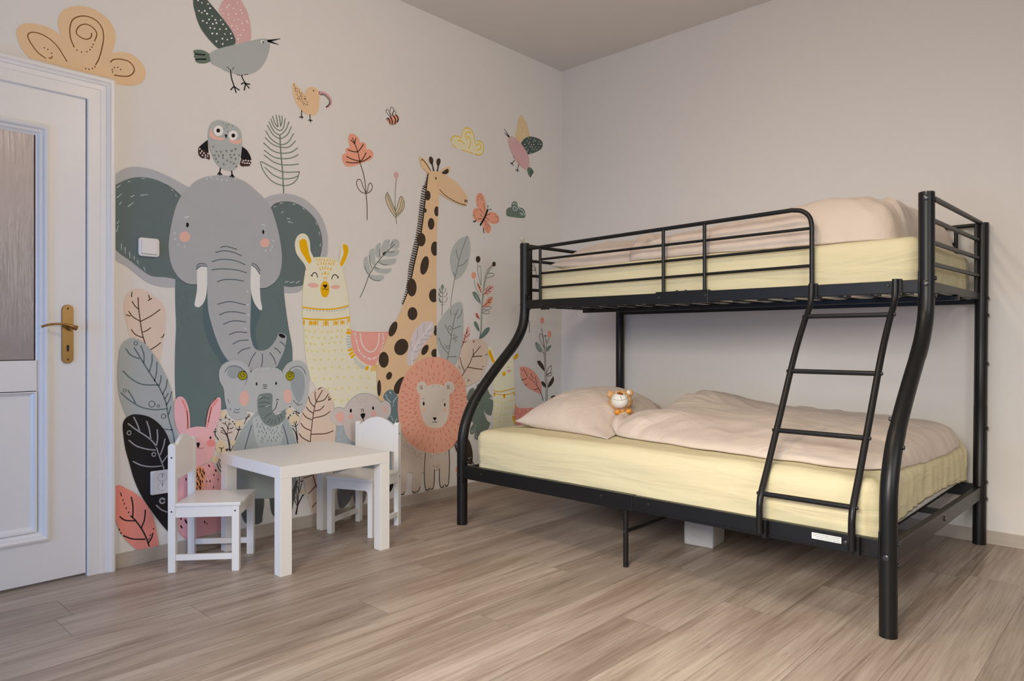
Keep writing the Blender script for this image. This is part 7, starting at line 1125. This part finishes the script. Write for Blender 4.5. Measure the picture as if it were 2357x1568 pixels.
  ('crown', 'mauve2', ['E-25095 5452 446 -41 0 -492']),
  ('crown', 'leafbeige4', ['E-25245 6178 150 -12 0 -168']),
  ('crown', 'leafbeige4', ['E-24479 5693 186 -16 0 -192']),
  ('crown', 'leafbeige4', ['E-25355 4672 256 -28 0 -301']),
  ('crown', 'leafbeige4', ['E-24794 4831 131 -14 0 -140']),
  ('crown', 'leafbeige4', ['E-25638 4117 168 -21 0 -166']),
  ('crown', 'leafbeige4', ['E-21816 6094 158 -12 0 -162']),
  ('crown', 'leafbeige4', ['E-21554 5667 290 -24 0 -249']),
  ('crown', 'leafbeige4', ['E-22012 5817 78 -6 0 -81']),
  ('crown', 'leafbeige4', ['E-21077 1874 153 -24 0 -160']),
  ('twigs', 'twigblack', ['S38 60 -5060,1119 -5013,1039', 'S60 60 -5013,1039 -4996,978 -4983,888', 'S30 30 -5013,1039 -5005,1097 -4993,1160', 'S30 30 -5005,1097 -4957,1106', 'S30 30 -5011,1056 -4964,1068', 'S29 29 -5022,1048 -5077,1079', 'S30 30 -5005,1097 -5017,1136 -5056,1163', 'S30 30 -4996,1143 -4976,1147', 'S30 30 -4974,1099 -4953,1111', 'S30 30 -4987,1062 -4966,1067', 'S29 29 -5064,1115 -5079,1119', 'S30 30 -5030,1150 -5026,1171', 'S29 29 -5052,1081 -5069,1095', 'S29 29 -5128,1080 -5140,1089', 'S29 29 -5126,1082 -5115,1093', 'S31 31 -4843,1134 -4820,1184 -4793,1225', 'S31 31 -4816,1179 -4838,1194', 'S31 31 -4807,1191 -4784,1211', 'S29 29 -5069,919 -5090,934', 'S30 30 -5069,911 -5047,932', 'S30 30 -5036,1214 -5011,1203', 'S30 30 -5030,1201 -5022,1235', 'S30 30 -4974,890 -4953,932', 'S29 29 -5098,806 -5077,753 -5064,726', 'S29 29 -5094,824 -5073,802 -5060,767', 'S33 33 -4286,1113 -4296,1096', 'S34 34 -4316,1220 -4256,1188', 'S34 34 -4296,1196 -4261,1161', 'S33 33 -4281,1204 -4291,1218', 'S34 34 -4271,1198 -4254,1197', 'S34 34 -4215,338 -4200,350', 'S33 33 -4286,250 -4311,326 -4291,332 -4274,266', 'S33 33 -4279,330 -4291,414 -4276,444 -4266,401', 'S34 34 -4261,373 -4241,425 -4229,468', 'S33 33 -4251,545 -4264,401', 'S33 33 -4294,1059 -4271,1080', 'S33 33 -4296,1061 -4341,1073', 'S33 33 -4304,1083 -4321,1112', 'S33 33 -4296,1087 -4291,1114', 'S39 39 -4935,987 -4900,1071 -4891,1117', 'S39 39 -4900,1079 -4876,1086', 'S39 39 -4905,1080 -4920,1094', 'S38 38 -5094,1005 -5123,1050 -5128,1092', 'S38 38 -5069,861 -5069,928', 'S38 38 -5111,782 -5090,729 -5063,691', 'S43 43 -4276,885 -4296,987 -4331,1049', 'S43 43 -4276,926 -4296,1059 -4298,1087', 'S91 62 -4293,165 -4276,243', 'S57 29 -4276,239 -4264,401', 'S58 58 -4276,248 -4236,314 -4215,347']),
  ('berry_pattern', 'twigblack', ['E-24958 5945 35 -3 0 -34', 'E-24785 5825 35 -3 0 -34', 'E-24698 5712 35 -3 0 -34', 'E-25448 5985 34 -3 0 -33', 'E-25364 5958 34 -3 0 -33', 'E-25575 5704 34 -3 0 -33', 'E-25617 5542 34 -3 0 -33', 'E-21792 6327 39 -3 0 -36', 'E-21604 5988 40 -3 0 -36', 'E-21787 5889 39 -3 0 -36', 'E-21900 5731 39 -3 0 -36', 'E-22047 5999 39 -3 0 -36', 'E-21875 5806 39 -3 0 -36', 'E-21178 2452 40 -6 0 -37', 'E-21112 2438 41 -6 0 -37', 'E-25108 4527 34 -4 0 -34', 'E-25035 4540 34 -4 0 -34', 'E-24967 4520 35 -4 0 -34', 'E-25065 4472 34 -4 0 -34']),
 ]),
 ('mural_elephant', 'small blue grey painted elephant with olive spiral ears behind the table', 'painted elephant', 5, [
  ('foot', 'eledark3', ['F-4875,299 -4838,389 -4749,411 -4646,388 -4657,211 -4672,146 -4762,143 -4838,184']),
  ('foot', 'eledark3', ['F-4587,384* -4540,190 -4378,148 -4336,229 -4273,500* -4364,538*']),
  ('body', 'elebaby2', ['F-4724,1237* -4800,1158 -4875,1068 -4937,943 -4956,837 -4937,620 -4888,469 -4800,407 -4724,392 -4567,371 -4432,372 -4336,420 -4287,553 -4277,705 -4301,912 -4350,1057 -4419,1189*']),
  ('chest', 'elebaby3', ['F-4743,1190 -4743,1044 -4711,918 -4659,864 -4500,858 -4453,928 -4439,1078 -4500,1183']),
  ('chest_fur_pattern', 'wrinkle3', ['S31 19 -4718,1164 -4727,1152', 'S31 19 -4709,1130 -4710,1112', 'S32 19 -4662,1124 -4658,1104', 'S32 19 -4481,1113 -4472,1092', 'S31 19 -4713,1105 -4719,1086', 'S31 19 -4679,1100 -4690,1079', 'S32 19 -4652,1092 -4644,1071', 'S32 19 -4601,1078 -4608,1063', 'S32 19 -4576,1084 -4567,1065', 'S32 19 -4502,1075 -4496,1057', 'S33 20 -4455,1069 -4447,1050', 'S31 19 -4699,1059 -4696,1040', 'S31 19 -4665,1053 -4675,1040', 'S32 19 -4637,1068 -4633,1048', 'S32 19 -4590,1062 -4582,1044', 'S32 19 -4545,1052 -4558,1034', 'S32 19 -4506,1045 -4511,1030', 'S32 19 -4453,1039 -4465,1019', 'S31 19 -4698,1044 -4694,1027', 'S32 19 -4655,1039 -4647,1024', 'S32 19 -4622,1033 -4612,1010', 'S32 19 -4568,1030 -4564,1012', 'S32 19 -4526,1029 -4538,1008', 'S32 19 -4492,1014 -4487,998', 'S33 20 -4448,1015 -4456,1000', 'S31 19 -4704,1010 -4706,995', 'S31 19 -4661,990 -4671,971', 'S32 19 -4636,1002 -4630,979', 'S32 19 -4588,986 -4587,968', 'S32 19 -4536,978 -4547,958', 'S32 19 -4503,979 -4499,959', 'S32 19 -4476,991 -4468,974', 'S31 19 -4671,957 -4681,942', 'S32 19 -4656,972 -4652,955', 'S32 19 -4601,952 -4610,935', 'S32 19 -4569,953 -4561,931', 'S32 19 -4515,947 -4523,929', 'S32 19 -4664,942 -4659,926', 'S44 44 -4771,1115 -4807,1002 -4843,877', 'S47 47 -4443,1091 -4404,979 -4382,878']),
  ('ear', 'elebaby', ['F-4777,1617* -4798,1667 -4849,1732 -4940,1751 -5019,1736 -5072,1694 -5092,1628 -5082,1551 -5048,1483 -5033,1357 -4999,1249 -4950,1192 -4880,1179 -4819,1206 -4829,1265 -4869,1347 -4849,1443*']),
  ('ear', 'elebaby', ['F-4446,1636* -4390,1707 -4300,1736 -4220,1718 -4167,1659 -4140,1564 -4150,1448 -4167,1333 -4191,1251 -4243,1207 -4300,1238 -4357,1314 -4379,1439*']),
  ('ear_inside', 'elebaby4', ['F-5014,1645 -4989,1687 -4930,1695 -4869,1669 -4869,1601 -4950,1575 -4999,1596']),
  ('ear_inside', 'elebaby4', ['F-4357,1551 -4345,1623 -4289,1652 -4220,1608 -4196,1513 -4208,1388 -4254,1307 -4300,1341 -4345,1447']),
  ('ear_line', 'wrinkle3', ['S30 30 -5038,1641 -4999,1687 -4940,1698 -4880,1677 -4829,1629 -4816,1579 -4839,1511 -4869,1464', 'S32 32 -4407,1502 -4379,1459 -4357,1448', 'S33 33 -4390,1614 -4334,1664 -4254,1672 -4202,1629 -4191,1592', 'S29 29 -5009,1384 -4994,1345', 'S29 29 -4989,1296 -4979,1276', 'S30 30 -4950,1264 -4925,1248 -4895,1251', 'S30 30 -4940,1283 -4915,1274 -4890,1279', 'S33 33 -4289,1283 -4254,1276 -4225,1290', 'S33 33 -4328,1333 -4300,1300 -4266,1292']),
  ('head', 'elebaby', ['F-4783,1622 -4736,1665 -4652,1675 -4545,1670 -4468,1642 -4424,1585 -4390,1501 -4345,1416 -4345,1323 -4390,1254 -4479,1225 -4566,1221 -4694,1236 -4798,1258 -4869,1298 -4890,1377 -4880,1445 -4834,1521 -4803,1589']),
  ('spiral', 'olive', ['E-24306 8012 229 -8 0 -230']),
  ('spiral', 'olive', ['E-21812 7901 235 -66 -73 -246']),
  ('spiral_line', 'black2', ['S25 25 -4816,1601 -4825,1576 -4847,1561 -4875,1562 -4897,1578 -4906,1604 -4897,1629 -4875,1644 -4847,1643 -4825,1627 -4816,1601', 'S21 21 -4314,1578 -4323,1553 -4347,1537 -4377,1539 -4401,1556 -4410,1582 -4401,1608 -4377,1623 -4347,1622 -4323,1605 -4314,1578', 'S22 22 -4829,1619 -4844,1639 -4874,1635 -4885,1611 -4869,1591 -4847,1595 -4844,1615 -4861,1618', 'S24 24 -4328,1602 -4345,1613 -4374,1608 -4385,1588 -4368,1570 -4345,1576 -4342,1594 -4359,1598']),
  ('eye', 'black', ['E-23601 7574 47 -2 0 -79']),
  ('eye', 'black', ['E-22576 7554 49 -2 0 -81']),
  ('cheek', 'elebabyblush', ['E-24230 6906 230 -25 -21 -380']),
  ('cheek', 'elebabyblush', ['E-21941 6877 236 -2 21 -361']),
  ('mouth', 'black2', ['S37 37 -4503,1328 -4517,1273 -4547,1237', 'S37 37 -4514,1342 -4501,1354 -4488,1343']),
  ('trunk', 'eletrunk', ['F-4710,1366 -4694,1405 -4631,1419 -4561,1408 -4553,1347 -4555,1256 -4523,1193 -4468,1209 -4413,1251* -4418,1164 -4468,1107 -4545,1083 -4620,1105 -4673,1164 -4705,1246 -4713,1317']),
  ('wrinkle_pattern', 'wrinkle4', ['S41 41 -4689,1365 -4641,1377 -4588,1364', 'S41 41 -4694,1325 -4641,1332 -4582,1318', 'S41 41 -4699,1286 -4647,1292 -4577,1282', 'S41 41 -4641,1172 -4609,1199 -4566,1216', 'S42 42 -4609,1124 -4577,1161', 'S42 42 -4566,1110 -4553,1154', 'S42 42 -4523,1111 -4523,1157', 'S42 42 -4479,1128 -4496,1175', 'S42 42 -4446,1156 -4468,1198', 'S41 41 -4652,1501 -4615,1501', 'S41 41 -4652,1485 -4615,1485', 'S41 41 -4650,1468 -4618,1468']),
  ('highlight_pattern', 'palegrey', ['E-23266 8240 20 -1 0 -25', 'E-23080 8291 26 -1 0 -26', 'E-23017 8268 28 -1 0 -25', 'S30 30 -4767,1602 -4752,1621', 'S32 32 -4517,1596 -4496,1592', 'S30 30 -4777,1622 -4746,1648 -4705,1664', 'S31 31 -4631,1670 -4577,1671', 'S32 32 -4539,1665 -4496,1656', 'S31 31 -4625,1286 -4588,1293', 'S31 31 -4694,1375 -4673,1389']),
 ]),
 ('mural_leaf', 'tall beige painted leaf with dark veins behind the white table', 'painted leaf', 4, [
  ('blade', 'leafbeige', ['F-4272,893 -4257,1083 -4216,1217 -4165,1324 -4104,1403 -4030,1446 -3978,1448 -3924,1413 -3881,1344 -3854,1257 -3837,1142 -3821,998 -3821,988 -3826,855 -3847,590 -3908,332 -3998,134* -4092,133* -4116,153 -4164,329 -4212,509 -4259,729']),
  ('veins', 'veinbrown', ['S49 49 -3988,1414 -4062,1299 -4088,1208 -4114,1043 -4129,883 -4109,654', 'S49 49 -4074,1402 -4072,1337 -4060,1299', 'S50 50 -3919,1370 -3967,1312 -4057,1294', 'S49 49 -4150,1352 -4129,1294 -4083,1245', 'S50 50 -3969,1249 -4015,1212 -4078,1202', 'S49 49 -4176,1249 -4145,1212 -4098,1181', 'S50 50 -3897,1183 -3967,1147 -4093,1129', 'S48 48 -4216,1190 -4181,1146 -4114,1113', 'S48 48 -4242,1089 -4196,1037 -4129,1003', 'S50 50 -3857,973 -3956,954 -4119,963', 'S48 48 -4260,983 -4216,933 -4129,883', 'S50 50 -4036,1428 -4004,1443', 'S50 50 -3908,1344 -3913,1304', 'S51 51 -3913,1304 -3883,1321', 'S51 51 -4111,555 -4101,536 -4072,445 -4045,354 -4033,282', 'S50 50 -4207,521 -4154,526 -4111,540', 'S51 51 -4067,427 -4043,429', 'S51 51 -4150,349 -4106,385 -4067,418', 'S51 51 -4109,199 -4077,228 -4038,252']),
 ]),
 ('mural_leaf', 'blue green painted leaf between the koala and the lion', 'painted leaf', 5, [
  ('blade', 'leafteal', ['F-3205,1295 -3181,1344 -3125,1374 -3075,1371 -3024,1325 -2992,1272 -2979,1127 -2973,983 -3062,980 -3150,1028 -3112,1117 -3112,1188 -3175,1253']),
  ('veins', 'palegrey', ['S45 45 -3175,1324 -3144,1271 -3100,1233', 'S45 45 -3011,1289 -3056,1245 -3065,1217', 'S45 45 -3097,1065 -3087,1059', 'S45 45 -3081,1048 -3072,1017', 'S46 46 -3009,1037 -3037,1004', 'S45 45 -3119,1341 -3102,1350 -3100,1329', 'E-15323 5999 32 -2 0 -26', 'E-15336 5924 32 -2 0 -26', 'E-15499 5349 31 -2 0 -25', 'E-15436 5329 31 -2 0 -25']),
 ]),
 ('mural_koala', 'pink grey painted koala behind the second child chair', 'painted koala', 6, [
  ('body', 'koalabody', ['F-3805,1025 -3738,1024 -3705,930 -3614,843 -3531,824 -3148,879 -3089,586 -3101,301 -3263,269 -3595,302 -3806,352 -3857,591 -3837,874']),
  ('foot', 'koalafoot', ['F-3790,359 -3617,332 -3638,217 -3702,147 -3744,129 -3780,151 -3798,244']),
  ('foot', 'koalafoot', ['F-3606,331 -3443,306 -3445,186 -3487,133 -3563,132 -3595,192']),
  ('foot', 'leafblack', ['F-3148,318 -3066,291 -3089,223 -3130,211']),
  ('fur_pattern', 'palegrey', ['S39 23 -3757,996 -3762,983', 'S39 23 -3762,964 -3770,948', 'S38 23 -3797,941 -3805,924', 'S39 23 -3758,938 -3766,921', 'S39 23 -3781,885 -3787,864', 'S39 23 -3718,894 -3721,878']),
  ('head', 'koala', ['F-3721,1205* -3671,1264 -3603,1318 -3522,1348 -3428,1346 -3345,1323 -3285,1285 -3242,1242* -3187,1259 -3125,1229 -3100,1177 -3106,1096 -3162,1039 -3236,1025 -3309,952 -3369,858 -3452,807 -3545,812 -3637,846 -3705,930 -3733,1024* -3805,1025 -3870,1069 -3897,1128 -3892,1175 -3848,1209 -3783,1219']),
  ('fur_outline', 'koalaline', ['S43 43 -3848,1209 -3783,1221 -3721,1205 -3671,1264 -3603,1318 -3522,1350 -3428,1348 -3345,1325 -3285,1287 -3242,1242 -3187,1259']),
  ('ear_inside', 'koalaear', ['F-3832,1132 -3805,1163 -3733,1161 -3733,1067 -3783,1066 -3821,1093']),
  ('ear_inside', 'koalaear', ['F-3205,1184 -3175,1177 -3162,1141 -3187,1102 -3199,1113']),
  ('forehead_dots', 'furmark', ['E-17783 6561 16 -1 0 -15', 'E-17435 6559 19 -1 0 -17', 'E-17324 6524 16 -1 0 -15', 'E-17187 6559 19 -1 0 -20', 'E-17835 6498 17 -1 0 -20', 'E-17714 6452 18 -1 0 -18', 'E-17538 6436 19 -1 0 -18', 'E-17335 6432 17 -1 0 -14', 'E-17178 6430 17 -1 0 -20', 'E-17762 6325 16 -1 0 -19', 'E-17635 6332 21 -1 0 -20', 'E-17416 6332 17 -1 0 -15', 'E-17293 6324 16 -1 0 -20', 'E-17545 6235 18 -1 0 -19']),
  ('eye', 'black', ['E-18196 5871 74 -5 0 -107']),
  ('eye', 'black', ['E-16732 5904 66 -5 0 -100']),
  ('cheek', 'koalablush', ['E-18196 5547 142 -11 0 -150']),
  ('cheek', 'koalablush', ['E-16678 5572 169 -13 0 -179']),
  ('nose', 'black', ['F-3513,1127 -3458,1133 -3454,1103 -3479,1065* -3499,1087', 'S38 38 -3481,1070 -3458,1019', 'S37 37 -3499,1185 -3497,1150', 'S38 38 -3479,1183 -3473,1151']),
 ]),
 ('mural_leaf', 'black painted leaf stem low behind the front bunk post', 'painted leaf', 5, [
  ('blade', 'spot', ['F-2117,667 -2049,748 -1964,765 -1861,653 -1808,507 -1817,367 -1861,363 -1947,397 -2049,497 -2100,578']),
  ('veins', 'palegrey', ['S36 36 -2068,637 -2071,631 -2078,627 -2088,628 -2095,633 -2098,640 -2095,647 -2088,650 -2078,649 -2071,644 -2068,637', 'S44 44 -2083,604 -2049,597', 'S45 45 -1878,439 -1834,446']),
  ('stem', 'black2', ['S60 60 -1878,502 -1826,407 -1764,312']),
  ('bud', 'coral3', ['E-10290 1583 212 -28 0 -251']),
 ]),
]
# ------------------------------------------------------------------ the painted figures on the mural wall
def paint(name):
    k = 'paint_'+name
    if k not in M: M[k] = mat(k, PAINT[name], .8, .2, .035, 9, .06, 180)
    return M[k]
def curve2(pts, corner, closed):
    """Catmull-Rom through the points, sharp at the corner indices"""
    n = len(pts); out = []
    for i in range(n if closed else n-1):
        p1, p2 = pts[i], pts[(i+1) % n]
        p0 = pts[i-1] if (closed or i > 0) and i not in corner else (2*p1[0]-p2[0], 2*p1[1]-p2[1])
        j = (i+1) % n
        p3 = pts[(i+2) % n] if (closed or i+2 < n) and j not in corner else (2*p2[0]-p1[0], 2*p2[1]-p1[1])
        m = max(2, min(9, int(math.hypot(p2[0]-p1[0], p2[1]-p1[1])/.006)+1))
        if i in corner and j in corner: m = 1
        for k in range(m):
            t = k/m; out.append(tuple(.5*((2*p1[a])+(p2[a]-p0[a])*t+(2*p0[a]-5*p1[a]+4*p2[a]-p3[a])*t*t+(3*p1[a]-p0[a]-3*p2[a]+p3[a])*t**3) for a in (0, 1)))
    if not closed: out.append(pts[-1])
    return out
def prim(bm, s, x):
    kind, s = s[0], s[1:]
    if kind == 'F':
        pts = []; cor = set()
        for i, t in enumerate(s.split()):
            if t[-1] == '*': cor.add(i); t = t[:-1]
            a, b = t.split(','); pts.append((int(a)/2000, int(b)/2000))
        c = curve2(pts, cor, True)
        b = bmesh.new(); f = b.faces.new([b.verts.new((x, p[0], p[1])) for p in c]); b.normal_update(); bmesh.ops.triangulate(b, faces=[f], ngon_method='EAR_CLIP')
        bmesh.ops.recalc_face_normals(b, faces=b.faces[:])
        for f in b.faces:
            if f.normal.x < 0: f.normal_flip()
        join(bm, b)
    elif kind == 'S':
        t = s.split(); w0, w1 = int(t[0])/10000, int(t[1])/10000; pts = [tuple(int(v)/2000 for v in q_.split(',')) for q_ in t[2:]]
        c = curve2(pts, set(), False) if len(pts) > 2 else pts; n = len(c); A = []; B = []
        for i, p in enumerate(c):
            a, b = c[max(i-1, 0)], c[min(i+1, n-1)]; dx, dy = b[0]-a[0], b[1]-a[1]; l = math.hypot(dx, dy) or 1; wd = (w0+(w1-w0)*i/(n-1))/2
            A.append((p[0]-dy/l*wd, p[1]+dx/l*wd)); B.append((p[0]+dy/l*wd, p[1]-dx/l*wd))
        def cap(i, sgn, wd):
            a, b = (c[1], c[0]) if sgn < 0 else (c[-2], c[-1]); dx, dy = b[0]-a[0], b[1]-a[1]; l = math.hypot(dx, dy) or 1; dx /= l; dy /= l; o = []
            for k in range(1, 4):
                th = math.pi/2-math.pi*k/4; o.append((b[0]+(dx*math.cos(th)-dy*math.sin(th))*wd, b[1]+(dy*math.cos(th)+dx*math.sin(th))*wd))
            return o
        va = [bm.verts.new((x, *p)) for p in A]; vb = [bm.verts.new((x, *p)) for p in B]
        for i in range(n-1): bm.faces.new((va[i], vb[i], vb[i+1], va[i+1]))
        if w1 > .0012: bm.faces.new([va[-1]]+[vb[-1]]+[bm.verts.new((x, *p)) for p in cap(-1, 1, w1/2)][::-1])
        if w0 > .0012: bm.faces.new([vb[0]]+[va[0]]+[bm.verts.new((x, *p)) for p in cap(0, -1, w0/2)][::-1])
    else:
        y, z, ay, az, by, bz = [int(v)/10000 for v in s.split()]; r = max(math.hypot(ay, az), math.hypot(by, bz)); n = 10 if r < .006 else (16 if r < .02 else 28)
        bm.faces.new([bm.verts.new((x, y+ay*math.cos(t)+by*math.sin(t), z+az*math.cos(t)+bz*math.sin(t))) for t in [2*math.pi*k/n for k in range(n)]])
for name, label, cat, level, parts in MURAL:
    root = empty(name, (0.0004+.0008*level, MURAL_POS[label][0], MURAL_POS[label][1]), label=label, category=cat)
    for i, (pn, colr, prims) in enumerate(parts):
        bm = bmesh.new()
        for s in prims: prim(bm, s, .000034*i)
        bmesh.ops.translate(bm, vec=(0, -MURAL_POS[label][0], -MURAL_POS[label][1]), verts=bm.verts[:])
        obj(pn, bm, paint(colr), root)
